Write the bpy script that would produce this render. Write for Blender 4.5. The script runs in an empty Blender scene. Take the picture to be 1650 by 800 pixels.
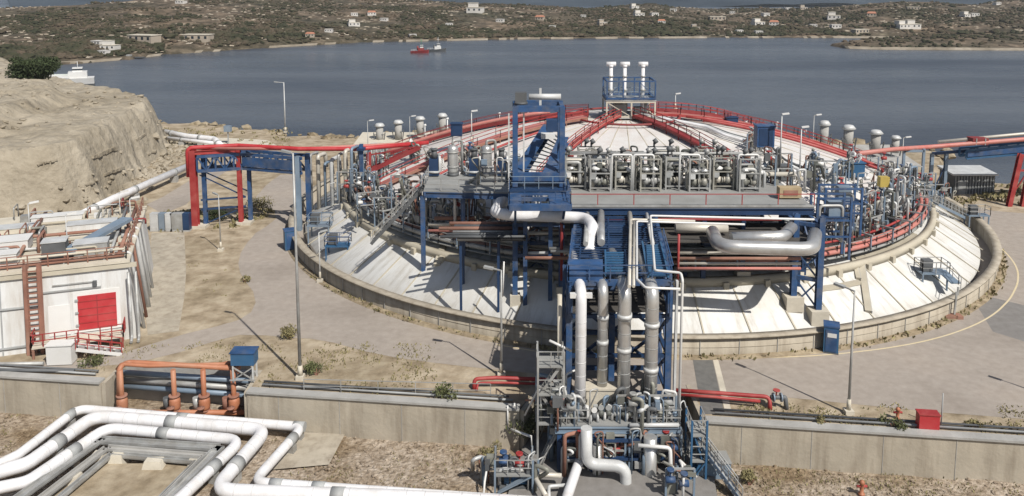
import bpy, math, random
import numpy as np
from mathutils import Vector, Matrix, noise
V = Vector
PI = math.pi
R_ = math.radians
random.seed(7)
scn = bpy.context.scene
C = bpy.data.collections.new('scene')
scn.collection.children.link(C)

# ---------------------------------------------------------------- camera model (real place, survey helper)
F, YH, TH, H = 1300.0, -25.0, 0.12, 30.0
YP = YH + F * math.tan(TH)
def ray(x, y):
    u = (x - 825) / F; v = -(y - YP) / F
    return u, math.cos(TH) + v * math.sin(TH), -math.sin(TH) + v * math.cos(TH)
def G(x, y, z=0.0):
    a, b, c = ray(x, y); t = (z - H) / c
    return V((a * t, b * t, z))
def D(x, y, Y):
    a, b, c = ray(x, y); t = Y / b
    return V((a * t, Y, H + c * t))

# ---------------------------------------------------------------- materials
MATS = {}
def mat(name, col, rough=.6, metal=0., var=.12, scale=.6, bump=.0, dirt=None, dirt_amt=.35, streak=False, spec=.5, dscale=.35):
    if name in MATS: return MATS[name]
    m = bpy.data.materials.new(name); m.use_nodes = True
    nt = m.node_tree; N = nt.nodes; L = nt.links
    b = N['Principled BSDF']
    tc = N.new('ShaderNodeNewGeometry')
    src = tc.outputs['Position']
    if streak:
        mp = N.new('ShaderNodeMapping'); mp.inputs['Scale'].default_value = (1, 1, .12)
        L.new(src, mp.inputs[0]); dsrc = mp.outputs[0]
    else: dsrc = src
    n1 = N.new('ShaderNodeTexNoise'); n1.inputs['Scale'].default_value = scale; n1.inputs['Detail'].default_value = 6
    L.new(src, n1.inputs['Vector'])
    r1 = N.new('ShaderNodeMapRange'); r1.inputs[1].default_value = .25; r1.inputs[2].default_value = .75
    r1.inputs[3].default_value = 1 - var; r1.inputs[4].default_value = 1 + var
    L.new(n1.outputs[0], r1.inputs[0])
    mul = N.new('ShaderNodeMix'); mul.data_type = 'RGBA'; mul.blend_type = 'MULTIPLY'; mul.inputs[0].default_value = 1
    mul.inputs[6].default_value = (*col, 1); L.new(r1.outputs[0], mul.inputs[7])
    out = mul.outputs[2]
    if dirt:
        n2 = N.new('ShaderNodeTexNoise'); n2.inputs['Scale'].default_value = dscale; n2.inputs['Detail'].default_value = 8
        n2.inputs['Roughness'].default_value = .65
        L.new(dsrc, n2.inputs['Vector'])
        r2 = N.new('ShaderNodeMapRange'); r2.inputs[1].default_value = .45; r2.inputs[2].default_value = .72
        r2.inputs[3].default_value = 0; r2.inputs[4].default_value = dirt_amt
        L.new(n2.outputs[0], r2.inputs[0])
        mx = N.new('ShaderNodeMix'); mx.data_type = 'RGBA'
        L.new(r2.outputs[0], mx.inputs[0]); L.new(out, mx.inputs[6]); mx.inputs[7].default_value = (*dirt, 1)
        out = mx.outputs[2]
    L.new(out, b.inputs['Base Color'])
    b.inputs['Roughness'].default_value = rough; b.inputs['Metallic'].default_value = metal
    b.inputs['Specular IOR Level'].default_value = spec
    if bump:
        n3 = N.new('ShaderNodeTexNoise'); n3.inputs['Scale'].default_value = scale * 6; n3.inputs['Detail'].default_value = 5
        L.new(src, n3.inputs['Vector'])
        bp = N.new('ShaderNodeBump'); bp.inputs['Strength'].default_value = bump; bp.inputs['Distance'].default_value = .2
        L.new(n3.outputs[0], bp.inputs['Height']); L.new(bp.outputs[0], b.inputs['Normal'])
    MATS[name] = m
    return m

def ramp_mat(name, stops, scale, rough=.9, detail=8, bump=.4, bscale=None, stops2=None, scale2=.02, bdist=.3, nrough=.6):
    """noise -> colour ramp ground material, optional large-scale second layer"""
    m = bpy.data.materials.new(name); m.use_nodes = True
    nt = m.node_tree; N = nt.nodes; L = nt.links; b = N['Principled BSDF']
    g = N.new('ShaderNodeNewGeometry')
    n = N.new('ShaderNodeTexNoise'); n.inputs['Scale'].default_value = scale; n.inputs['Detail'].default_value = detail
    n.inputs['Roughness'].default_value = nrough
    L.new(g.outputs['Position'], n.inputs['Vector'])
    cr = N.new('ShaderNodeValToRGB')
    el = cr.color_ramp.elements
    while len(el) < len(stops): el.new(.5)
    for e, (p, c) in zip(el, stops): e.position = p; e.color = (*c, 1)
    L.new(n.outputs[0], cr.inputs[0]); out = cr.outputs[0]
    if stops2:
        n2 = N.new('ShaderNodeTexNoise'); n2.inputs['Scale'].default_value = scale2; n2.inputs['Detail'].default_value = 6
        L.new(g.outputs['Position'], n2.inputs['Vector'])
        c2 = N.new('ShaderNodeValToRGB'); e2 = c2.color_ramp.elements
        while len(e2) < len(stops2): e2.new(.5)
        for e, (p, c) in zip(e2, stops2): e.position = p; e.color = (*c, 1)
        L.new(n2.outputs[0], c2.inputs[0])
        mx = N.new('ShaderNodeMix'); mx.data_type = 'RGBA'; mx.blend_type = 'MULTIPLY'; mx.inputs[0].default_value = 1
        L.new(out, mx.inputs[6]); L.new(c2.outputs[0], mx.inputs[7]); out = mx.outputs[2]
    L.new(out, b.inputs['Base Color'])
    b.inputs['Roughness'].default_value = rough; b.inputs['Specular IOR Level'].default_value = .25
    if bump:
        n3 = N.new('ShaderNodeTexNoise'); n3.inputs['Scale'].default_value = bscale or scale * 3; n3.inputs['Detail'].default_value = 6
        L.new(g.outputs['Position'], n3.inputs['Vector'])
        bp = N.new('ShaderNodeBump'); bp.inputs['Strength'].default_value = bump; bp.inputs['Distance'].default_value = bdist
        L.new(n3.outputs[0], bp.inputs['Height']); L.new(bp.outputs[0], b.inputs['Normal'])
    MATS[name] = m
    return m

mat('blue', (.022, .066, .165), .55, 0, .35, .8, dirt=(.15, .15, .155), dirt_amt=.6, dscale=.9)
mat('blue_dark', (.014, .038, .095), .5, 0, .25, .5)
mat('blue_box', (.025, .095, .20), .5, 0, .12, .5, dirt=(.12, .17, .22), dirt_amt=.3)
mat('red', (.30, .030, .030), .55, 0, .25, .6, dirt=(.33, .12, .10), dirt_amt=.55, dscale=.6)
mat('red_bright', (.40, .026, .032), .5, 0, .15, .6, dirt=(.38, .11, .10), dirt_amt=.4, dscale=.6)
mat('red_dark', (.20, .02, .022), .6, 0, .25, .6, dirt=(.22, .10, .08), dirt_amt=.4)
mat('pink', (.46, .19, .16), .55, 0, .2, .5, dirt=(.34, .06, .05), dirt_amt=.7, dscale=.5)
mat('rust', (.25, .12, .085), .8, 0, .3, .8, dirt=(.36, .26, .2), dirt_amt=.5)
mat('orange', (.37, .145, .075), .6, 0, .2, .7, dirt=(.34, .22, .15), dirt_amt=.55)
mat('white', (.62, .62, .61), .45, 0, .06, .4, dirt=(.5, .46, .4), dirt_amt=.25)
mat('white_clad', (.67, .67, .685), .42, 0, .06, .5, dirt=(.40, .36, .30), dirt_amt=.4, dscale=.9)
mat('white_wall', (.60, .61, .61), .6, 0, .07, .3, dirt=(.34, .29, .23), dirt_amt=.65, streak=True, dscale=1.0)
mat('galv', (.36, .365, .36), .5, .25, .3, .9, dirt=(.2, .18, .15), dirt_amt=.6, dscale=.8)
mat('galv_light', (.50, .51, .51), .5, .1, .2, .9, dirt=(.34, .32, .3), dirt_amt=.45)
mat('alu', (.56, .56, .55), .36, .65, .15, .8, dirt=(.36, .33, .29), dirt_amt=.45, dscale=.9)
mat('alu_beige', (.52, .49, .43), .5, .2, .12, .8, dirt=(.40, .34, .27), dirt_amt=.4)
mat('grey', (.30, .31, .31), .6, 0, .2, .6, dirt=(.2, .19, .18), dirt_amt=.4)
mat('grey_dark', (.09, .095, .10), .6, 0, .3, .7)
mat('steel_blue', (.17, .23, .30), .5, .1, .2, .6, dirt=(.3, .3, .3), dirt_amt=.4)
mat('grating', (.27, .275, .27), .7, .1, .15, .5, dirt=(.2, .19, .17), dirt_amt=.4)
mat('concrete', (.37, .33, .265), .9, 0, .15, .5, .15, dirt=(.19, .155, .115), dirt_amt=.75, streak=True, dscale=1.1)
mat('concrete_pale', (.52, .48, .40), .9, 0, .12, .6, .15, dirt=(.32, .28, .22), dirt_amt=.45)
mat('concrete_grey', (.34, .335, .32), .9, 0, .15, .6, .15, dirt=(.2, .19, .17), dirt_amt=.5)
mat('cream', (.42, .385, .31), .85, 0, .12, .5, .1, dirt=(.32, .28, .21), dirt_amt=.6)
mat('white_seam', (.55, .55, .55), .5, 0, .1, .6)
mat('shadow_gap', (.06, .055, .05), .9, 0, .3, .6)  # near-black for plates that stand in for shade
mat('tan', (.36, .28, .17), .7, 0, .15, .8)
mat('yellow', (.42, .32, .08), .6, 0, .15, .8)
mat('glass', (.02, .03, .04), .1, 0, .1, .6)
mat('roof_tile', (.36, .16, .10), .85, 0, .2, .3)
mat('house_white', (.56, .54, .51), .8, 0, .08, .1)
mat('house_beige', (.36, .31, .25), .85, 0, .1, .1)
mat('drain', (.13, .128, .122), .8, 0, .2, 2.)
mat('skid_a', (.22, .22, .19), .55, .15, .3, 1.2, dirt=(.10, .10, .09), dirt_amt=.5)
mat('skid_b', (.34, .33, .29), .5, .2, .3, 1.2, dirt=(.14, .13, .12), dirt_amt=.5)
mat('skid_c', (.10, .105, .095), .6, .1, .3, 1.2)
mat('bush', (.035, .05, .018), .9, 0, .5, .5)
mat('weed', (.20, .175, .085), .9, 0, .5, 1.5)
mat('weed_green', (.095, .105, .042), .9, 0, .45, 1.5)
mat('green_paint', (.03, .22, .12), .5, 0, .1, .5)
mat('line_yellow', (.62, .52, .33), .8, 0, .2, 1.2, dirt=(.40, .36, .30), dirt_amt=.8, dscale=1.2)
mat('skirt', (.59, .59, .575), .6, 0, .06, .25, .05, dirt=(.45, .40, .31), dirt_amt=.45, dscale=.3)
mat('dome', (.60, .59, .575), .55, 0, .05, .25, dirt=(.46, .38, .33), dirt_amt=.6)

# ---------------------------------------------------------------- mesh builder
def fillet(pts, rad, n=6):
    pts = [V(p) for p in pts]
    if len(pts) < 3: return pts
    out = [pts[0]]
    for i in range(1, len(pts) - 1):
        a, b, c = pts[i - 1], pts[i], pts[i + 1]
        d1 = (a - b); d2 = (c - b)
        l1, l2 = d1.length, d2.length
        if l1 < 1e-6 or l2 < 1e-6: continue
        d1 /= l1; d2 /= l2
        ang = d1.angle(d2)
        if ang > PI - .03: out.append(b); continue
        t = min(rad / math.tan(ang / 2), .49 * l1, .49 * l2)
        p0 = b + d1 * t; p1 = b + d2 * t
        for k in range(n + 1):
            s = k / n
            out.append(p0 * (1 - s) ** 2 + b * 2 * s * (1 - s) + p1 * s * s)
    out.append(pts[-1])
    return out

class MB:
    def __init__(s): s.v = []; s.f = []; s.m = []; s.sm = []; s.cur = 0
    def face(s, idx, smooth=False): s.f.append(idx); s.m.append(s.cur); s.sm.append(smooth)
    def quad(s, a, b, c, d):
        n = len(s.v); s.v += [V(a), V(b), V(c), V(d)]; s.face((n, n + 1, n + 2, n + 3))
    def hexa(s, p):   # 8 pts: bottom ccw 4, top ccw 4
        n = len(s.v); s.v += [V(q) for q in p]
        for q in ((3, 2, 1, 0), (4, 5, 6, 7), (0, 1, 5, 4), (1, 2, 6, 5), (2, 3, 7, 6), (3, 0, 4, 7)):
            s.face(tuple(n + k for k in q))
    def box(s, c, d, rz=0.):
        c = V(c); x, y, z = d[0] / 2, d[1] / 2, d[2] / 2
        cr, sr = math.cos(rz), math.sin(rz)
        P = []
        for zz in (-z, z):
            for (a, b) in ((-x, -y), (x, -y), (x, y), (-x, y)):
                P.append((c.x + a * cr - b * sr, c.y + a * sr + b * cr, c.z + zz))
        s.hexa(P)
    def bar(s, p, q, w=.1, h=None):
        p, q = V(p), V(q); h = h or w
        d = q - p
        if d.length < 1e-6: return
        d.normalize()
        up = V((0, 0, 1)) if abs(d.z) < .95 else V((0, 1, 0))
        a = d.cross(up).normalized() * (w / 2); b = a.cross(d).normalized() * (h / 2)
        s.hexa([p - a - b, p + a - b, p + a + b, p - a + b, q - a - b, q + a - b, q + a + b, q - a + b])
    def ibeam(s, p, q, w=.3, h=.4):
        p, q = V(p), V(q); d = (q - p).normalized()
        up = V((0, 0, 1)) if abs(d.z) < .95 else V((0, 1, 0))
        a = d.cross(up).normalized(); b = a.cross(d).normalized()
        t = .12 * h
        s.bar(p + b * (h / 2 - t / 2), q + b * (h / 2 - t / 2), w, t)
        s.bar(p - b * (h / 2 - t / 2), q - b * (h / 2 - t / 2), w, t)
        s.bar(p, q, w * .22, h - 2 * t)
    def tube(s, pts, r, n=10, cap=True):
        pts = [V(p) for p in pts]
        k = len(pts); base = len(s.v)
        prev = None
        rr = r if isinstance(r, (list, tuple)) else [r] * k
        for i in range(k):
            if i == 0: t = pts[1] - pts[0]
            elif i == k - 1: t = pts[-1] - pts[-2]
            else: t = (pts[i + 1] - pts[i]).normalized() + (pts[i] - pts[i - 1]).normalized()
            if t.length < 1e-9: t = V((0, 0, 1))
            t.normalize()
            if prev is None:
                up = V((0, 0, 1)) if abs(t.z) < .9 else V((1, 0, 0))
                a = t.cross(up).normalized()
            else:
                a = prev - t * prev.dot(t)
                if a.length < 1e-6: a = t.cross(V((0, 0, 1)))
                a.normalize()
            prev = a; b = t.cross(a)
            for j in range(n):
                an = 2 * PI * j / n
                s.v.append(pts[i] + (a * math.cos(an) + b * math.sin(an)) * rr[i])
        for i in range(k - 1):
            for j in range(n):
                j2 = (j + 1) % n
                s.face((base + i * n + j, base + i * n + j2, base + (i + 1) * n + j2, base + (i + 1) * n + j), True)
        if cap:
            s.face(tuple(base + j for j in reversed(range(n))))
            s.face(tuple(base + (k - 1) * n + j for j in range(n)))
    def path(s, pts, r, bend=None, n=10):
        s.tube(fillet(pts, bend if bend else r * 3), r, n)
    def cyl(s, p, q, r, r2=None, n=14): s.tube([p, q], [r, r if r2 is None else r2], n)
    def lathe(s, c, prof, n=96, a0=0., a1=360., smooth=True, close=False):
        c = V(c); full = abs(a1 - a0 - 360) < 1e-6
        cnt = n if full else n + 1
        base = len(s.v); k = len(prof)
        for i in range(cnt):
            a = R_(a0 + (a1 - a0) * i / n)
            for (r, z) in prof: s.v.append(c + V((r * math.cos(a), r * math.sin(a), z)))
        kk = k if close else k - 1
        for i in range(n):
            i2 = (i + 1) % cnt
            for j in range(kk):
                j2 = (j + 1) % k
                s.face((base + i * k + j, base + i2 * k + j, base + i2 * k + j2, base + i * k + j2), smooth)
    def prism(s, poly, z0, z1, smooth=False):
        n = len(poly); b = len(s.v)
        for z in (z0, z1):
            for p in poly: s.v.append(V((p[0], p[1], z)))
        s.face(tuple(b + n + i for i in range(n)))
        s.face(tuple(b + i for i in reversed(range(n))))
        for i in range(n):
            j = (i + 1) % n
            s.face((b + i, b + j, b + n + j, b + n + i))
    def rail(s, pts, h=1.1, step=1.6, w=.055, rails=(1., .5), closed=False):
        pts = [V(p) for p in pts]
        if closed: pts = pts + [pts[0]]
        up = V((0, 0, 1))
        for a, b in zip(pts, pts[1:]):
            L = (b - a).length; n = max(1, round(L / step))
            for i in range(n + 1):
                p = a.lerp(b, i / n); s.bar(p, p + up * h, w, w)
            for k in rails: s.bar(a + up * h * k, b + up * h * k, w * .9, w * .9)
    def ico(s, c, r, jit=.25, sq=(1, 1, 1)):
        c = V(c); b = len(s.v)
        t = (1 + 5 ** .5) / 2; k = 1 / math.sqrt(1 + t * t)
        for p in ((-1, t, 0), (1, t, 0), (-1, -t, 0), (1, -t, 0), (0, -1, t), (0, 1, t), (0, -1, -t), (0, 1, -t), (t, 0, -1), (t, 0, 1), (-t, 0, -1), (-t, 0, 1)):
            q = V(p) * k * r * random.uniform(1 - jit, 1 + jit)
            s.v.append(c + V((q.x * sq[0], q.y * sq[1], q.z * sq[2])))
        for f in ((0, 11, 5), (0, 5, 1), (0, 1, 7), (0, 7, 10), (0, 10, 11), (1, 5, 9), (5, 11, 4), (11, 10, 2), (10, 7, 6), (7, 1, 8), (3, 9, 4), (3, 4, 2), (3, 2, 6), (3, 6, 8), (3, 8, 9), (4, 9, 5), (2, 4, 11), (6, 2, 10), (8, 6, 7), (9, 8, 1)):
            s.face(tuple(b + q for q in f))
    def leaves(s, c, rad, n, size, up=.5):
        """leaf-sized faces spread through an ellipsoid"""
        c = V(c)
        for _ in range(n):
            while True:
                q = V((random.uniform(-1, 1), random.uniform(-1, 1), random.uniform(-1, 1)))
                if .25 < q.length < 1: break
            p = c + V((q.x * rad[0], q.y * rad[1], q.z * rad[2]))
            d = V((random.gauss(0, 1), random.gauss(0, 1), random.gauss(0, 1) + up)).normalized()
            e = d.cross(V((random.gauss(0, 1), random.gauss(0, 1), random.gauss(0, 1)))).normalized()
            z = size * random.uniform(.5, 1.3)
            s.quad(p - e * z * .4, p + d * z * .5 - e * z * .1, p + d * z, p + e * z * .4 + d * z * .3)
    def build(s, name, mats, parent=None, loc=None):
        if isinstance(mats, str): mats = [mats]
        me = bpy.data.meshes.new(name)
        if parent is not None:
            o0 = V((0, 0, 0)); q = parent
            while q is not None: o0 = o0 + q.location; q = q.parent
        else: o0 = V(loc) if loc is not None else V((0, 0, 0))
        me.from_pydata([(p - o0)[:] for p in s.v], [], s.f)
        me.polygons.foreach_set('material_index', s.m)
        me.polygons.foreach_set('use_smooth', s.sm)
        for m in mats: me.materials.append(MATS[m])
        me.update()
        o = bpy.data.objects.new(name, me); C.objects.link(o)
        if parent is not None: o.parent = parent
        else: o.location = o0
        return o

def tag(o, label, cat, group=None, kind=None):
    if label: o['label'] = label
    if cat: o['category'] = cat
    if group: o['group'] = group
    if kind: o['kind'] = kind
    return o
def thing(name, label, cat, loc=(0, 0, 0), group=None):
    o = bpy.data.objects.new(name, None); C.objects.link(o)
    o.empty_display_size = .3; o.location = V(loc)
    return tag(o, label, cat, group)
def struct(mb, name, mats):
    o = mb.build(name, mats); o['kind'] = 'structure'; return o
def one(mb, name, mats, label, cat, loc, group=None):
    return tag(mb.build(name, mats, None, loc), label, cat, group)
def copy_tree(src, loc, rz=0., label=None, scale=None):
    r = src.copy(); C.objects.link(r); r.location = V(loc); r.rotation_euler = (0, 0, rz)
    if label: r['label'] = label
    if scale: r.scale = scale if not isinstance(scale, (int, float)) else (scale,) * 3
    def rec(a, b):
        for ch in list(a.children):
            c = ch.copy(); C.objects.link(c); c.parent = b; rec(ch, c)
    rec(src, r)
    return r
def bars(name, m_, parent, lst, w=.15):
    for it in lst:
        mb = MB(); mb.bar(it[0], it[1], *(it[2:] or (w,))); mb.build(name, m_, parent)
def tubes(name, m_, parent, lst, n=10):
    for (pts, r) in lst:
        mb = MB(); mb.path(pts, r, None, n) if len(pts) > 2 else mb.tube(pts, r, n); mb.build(name, m_, parent)
def boxes(name, m_, parent, lst):
    for it in lst:
        mb = MB(); mb.box(*it); mb.build(name, m_, parent)
def fbm(x, y, o=5, f=1.):
    return noise.fractal(V((x * f, y * f, 3.7)), 1., 2., o)
def lerp_tab(tab, x):
    if x <= tab[0][0]: return tab[0][1]
    for (a, b), (c, d) in zip(tab, tab[1:]):
        if x <= c: return b + (d - b) * (x - a) / (c - a)
    return tab[-1][1]

def polar_skirt():
    m = MATS['skirt']; nt = m.node_tree; N = nt.nodes; L = nt.links; b = N['Principled BSDF']
    g = N.new('ShaderNodeNewGeometry'); sp = N.new('ShaderNodeSeparateXYZ'); L.new(g.outputs['Position'], sp.inputs[0])
    def mth(op, a, c):
        n = N.new('ShaderNodeMath'); n.operation = op
        for i, q in enumerate((a, c)):
            if isinstance(q, (int, float)): n.inputs[i].default_value = q
            else: L.new(q, n.inputs[i])
        return n.outputs[0]
    dx = mth('SUBTRACT', sp.outputs[0], 15.04); dy = mth('SUBTRACT', sp.outputs[1], 105.65)
    an = mth('ARCTAN2', dy, dx); rr = mth('SQRT', mth('ADD', mth('MULTIPLY', dx, dx), mth('MULTIPLY', dy, dy)), 0)
    cb = N.new('ShaderNodeCombineXYZ'); L.new(mth('MULTIPLY', an, 40), cb.inputs[0]); L.new(mth('MULTIPLY', rr, .22), cb.inputs[1])
    n = N.new('ShaderNodeTexNoise'); n.inputs['Scale'].default_value = 1.0; n.inputs['Detail'].default_value = 9; n.inputs['Roughness'].default_value = .7; L.new(cb.outputs[0], n.inputs['Vector'])
    mr = N.new('ShaderNodeMapRange'); mr.inputs[1].default_value = .50; mr.inputs[2].default_value = .74; mr.inputs[3].default_value = 0; mr.inputs[4].default_value = .72; L.new(n.outputs[0], mr.inputs[0])
    old = b.inputs['Base Color'].links[0].from_socket
    mx = N.new('ShaderNodeMix'); mx.data_type = 'RGBA'; L.new(mr.outputs[0], mx.inputs[0]); L.new(old, mx.inputs[6]); mx.inputs[7].default_value = (.26, .225, .17, 1)
    L.new(mx.outputs[2], b.inputs['Base Color'])
polar_skirt()
EXPO = 0.32
HAZE = 0.0001
# ================================================================ SETTING
cam = bpy.data.cameras.new('camera'); co = bpy.data.objects.new('camera', cam); C.objects.link(co)
co.location = (0, 0, H); co.rotation_euler = (PI / 2 - TH, 0, 0)
cam.sensor_width = 36; cam.sensor_fit = 'HORIZONTAL'; cam.lens = F / 1650 * 36
cam.shift_y = -(400 - YP) / 1650; cam.clip_start = .5; cam.clip_end = 30000
scn.camera = co
w = bpy.data.worlds.new('World'); scn.world = w; w.use_nodes = True
nt = w.node_tree
sky = nt.nodes.new('ShaderNodeTexSky'); sky.sky_type = 'NISHITA'; sky.sun_disc = False
ELEV = R_(48.5); sky.sun_elevation = ELEV; sky.sun_rotation = R_(143); sky.air_density = 1.0; sky.dust_density = 1.5; sky.altitude = 30
nt.links.new(sky.outputs[0], nt.nodes['Background'].inputs[0]); nt.nodes['Background'].inputs[1].default_value = .055
sl = bpy.data.lights.new('sun', 'SUN'); sl.energy = 4.6; sl.angle = R_(.5); sl.color = (1, .95, .87)
so = bpy.data.objects.new('sun', sl); C.objects.link(so)
sd = V((-.6 * math.cos(ELEV), .8 * math.cos(ELEV), -math.sin(ELEV)))
so.rotation_euler = sd.to_track_quat('-Z', 'Y').to_euler(); so.location = (60, -80, 120)
scn.view_settings.view_transform = 'Standard'; scn.view_settings.look = 'None'
scn.view_settings.exposure = EXPO; scn.view_settings.gamma = 1
SEA = -12.0
CX, CY = 15.04, 105.65
TC = V((CX, CY, 0))
def pol(r, t, z): return V((CX + r * math.cos(R_(t)), CY + r * math.sin(R_(t)), z))

# --- sea
m = bpy.data.materials.new('sea'); m.use_nodes = True; MATS['sea'] = m
nt = m.node_tree; N = nt.nodes; L = nt.links; b = N['Principled BSDF']
b.inputs['Base Color'].default_value = (.048, .053, .062, 1); b.inputs['Roughness'].default_value = .18; b.inputs['IOR'].default_value = 1.33
g = N.new('ShaderNodeNewGeometry')
mp = N.new('ShaderNodeMapping'); mp.inputs['Scale'].default_value = (.10, .22, 1); L.new(g.outputs['Position'], mp.inputs[0])
n = N.new('ShaderNodeTexNoise'); n.inputs['Scale'].default_value = 1.6; n.inputs['Detail'].default_value = 8; L.new(mp.outputs[0], n.inputs['Vector'])
bp = N.new('ShaderNodeBump'); bp.inputs['Strength'].default_value = .55; bp.inputs['Distance'].default_value = .9; L.new(n.outputs[0], bp.inputs['Height']); L.new(bp.outputs[0], b.inputs['Normal'])
mp2 = N.new('ShaderNodeMapping'); mp2.inputs['Scale'].default_value = (.006, .02, 1); L.new(g.outputs['Position'], mp2.inputs[0])
n2 = N.new('ShaderNodeTexNoise'); n2.inputs['Scale'].default_value = 1.; n2.inputs['Detail'].default_value = 5; L.new(mp2.outputs[0], n2.inputs['Vector'])
mr = N.new('ShaderNodeMapRange'); mr.inputs[1].default_value = .35; mr.inputs[2].default_value = .65; mr.inputs[3].default_value = .18; mr.inputs[4].default_value = .34
L.new(n2.outputs[0], mr.inputs[0]); L.new(mr.outputs[0], b.inputs['Roughness'])
n4 = N.new('ShaderNodeTexNoise'); n4.inputs['Scale'].default_value = .7; n4.inputs['Detail'].default_value = 6; n4.inputs['Roughness'].default_value = .6; L.new(mp2.outputs[0], n4.inputs['Vector'])
c4 = N.new('ShaderNodeValToRGB'); c4.color_ramp.elements[0].position = .36; c4.color_ramp.elements[0].color = (.042, .049, .064, 1); c4.color_ramp.elements[1].position = .62; c4.color_ramp.elements[1].color = (.092, .101, .116, 1)
L.new(n4.outputs[0], c4.inputs[0]); L.new(c4.outputs[0], b.inputs['Base Color'])
mb = MB(); mb.quad((-6000, -900, SEA), (6000, -900, SEA), (6000, 6000, SEA), (-6000, 6000, SEA)); struct(mb, 'sea', 'sea')

# --- island plateau with wall notches
def WY(X): return 59.2 - .12245 * (X + 39.6)
NA0, NA1 = G(165, 617).x, G(402, 630).x
NB0, NB1 = G(838, 658).x, 13.4
front = [(-150, WY(-150)), (NA0, WY(NA0)), (NA0, WY(NA0) + 3.2), (NA1, WY(NA1) + 3.2), (NA1, WY(NA1)), (NB0, WY(NB0)), (NB0 + 1.5, 57.6), (NB1, 57.6), (NB1, WY(NB1)), (150, WY(150))]
coast = [(150, 96), (120, 104), (95, 112), (77, 118), (71, 124), (72, 133), (76, 143), (66, 152), (50, 158), (32, 163), (10, 166), (-14, 165), (-31, 157), (-44, 158.5), (-52, 163), (-61, 168), (-77, 173), (-92, 183), (-115, 196), (-150, 205)]
def jag(poly, amp):
    out = []
    for a, b_ in zip(poly, poly[1:]):
        n_ = max(1, int(math.dist(a, b_) / 2.5))
        for i in range(n_):
            t = i / n_; x = a[0] + (b_[0] - a[0]) * t; y = a[1] + (b_[1] - a[1]) * t
            k = amp * fbm(x, y, 4, .12)
            out.append((x + k, y + k * 1.4))
    return out + [poly[-1]]
coastj = jag(coast, 2.2)
SOIL = [(.28, (.19, .15, .10)), (.45, (.32, .26, .185)), (.6, (.42, .355, .265)), (.75, (.47, .41, .32))]
ramp_mat('soil', SOIL, .55, bump=.35, stops2=[(.35, (.75, .74, .70)), (.6, (1, 1, 1))], scale2=.12)
ramp_mat('soil_dark', [(.3, (.13, .10, .065)), (.5, (.25, .20, .135)), (.7, (.36, .30, .21))], .8, bump=.5)
ramp_mat('gravel', [(.28, (.13, .105, .078)), (.42, (.245, .20, .155)), (.55, (.35, .30, .245)), (.72, (.46, .41, .355))], 2.6, bump=.8, bscale=3.5, stops2=[(.36, (.66, .58, .46)), (.52, (1, .97, .93)), (.7, (1.08, 1.07, 1.06))], scale2=.22)
ramp_mat('asphalt', [(.3, (.285, .25, .218)), (.5, (.32, .283, .248)), (.7, (.355, .317, .28))], 1.3, bump=.06, stops2=[(.30, (.82, .81, .80)), (.45, (.96, .96, .96)), (.58, (1, .99, .98)), (.72, (1.08, 1.06, 1.03))], scale2=.10)
ramp_mat('asphalt_patch', [(.3, (.17, .16, .15)), (.7, (.22, .21, .2))], 1.2, bump=.1)
ramp_mat('rock', [(.25, (.17, .145, .11)), (.40, (.28, .245, .19)), (.58, (.355, .315, .25)), (.78, (.42, .38, .31))], .22, bump=.7, bscale=.55, bdist=1.0, stops2=[(.35, (.80, .78, .74)), (.6, (1, 1, 1))], scale2=.05, detail=12, nrough=.7)
ramp_mat('coast_rock', [(.3, (.10, .08, .055)), (.5, (.24, .195, .13)), (.7, (.42, .36, .27))], .35, bump=.7)
mb = MB(); nV = len(front) + len(coastj)
mb.v = [V((x, y, 0)) for x, y in front] + [V((x, y, 0)) for x, y in coastj]
mb.face(tuple(range(nV)))
struct(mb, 'ground', 'soil')
mb = MB()
ring = []
for k, (off, z) in enumerate(((0, 0), (1.6, -2), (3.2, -4.5), (6, -8), (9, -12.6))):
    row = []
    for i, (x, y) in enumerate(coastj):
        a = coastj[max(0, i - 1)]; c = coastj[min(len(coastj) - 1, i + 1)]
        t = V((c[0] - a[0], c[1] - a[1], 0)).normalized(); nn = V((-t.y, t.x, 0)) * -1
        if nn.y < 0 and abs(t.x) > .3: nn = -nn
        if x > 60 and nn.x < 0 and abs(t.y) > .7: nn = -nn
        q = 1 + .5 * fbm(x + k * 7, y, 4, .3)
        row.append(V((x, y, 0)) + nn * off * q + V((0, 0, z * (1 if k in (0, 4) else q))))
    ring.append(row)
nc = len(coastj); mb.v = [p for r in ring for p in r]
for k in range(4):
    for i in range(nc - 1): mb.face((k * nc + i, k * nc + i + 1, (k + 1) * nc + i + 1, (k + 1) * nc + i))
struct(mb, 'coast_slope', 'coast_rock')
# lower yard in front of the retaining wall
LY = -2.8
mb = MB(); nx, ny = 90, 30
for j in range(ny + 1):
    for i in range(nx + 1):
        X = -60 + 120 * i / nx; Y = 20 + (WY(X) + 3.6 - 20) * j / ny
        mb.v.append(V((X, Y, LY + .18 * fbm(X, Y, 4, .35) - .05)))
for j in range(ny):
    for i in range(nx):
        a = j * (nx + 1) + i; mb.face((a, a + 1, a + nx + 2, a + nx + 1), True)
struct(mb, 'gravel_yard', 'gravel')
mb = MB(); mb.quad((-160, -400, -4), (160, -400, -4), (160, 60, -4), (-160, 60, -4)); struct(mb, 'ground_below', 'soil')

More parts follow.
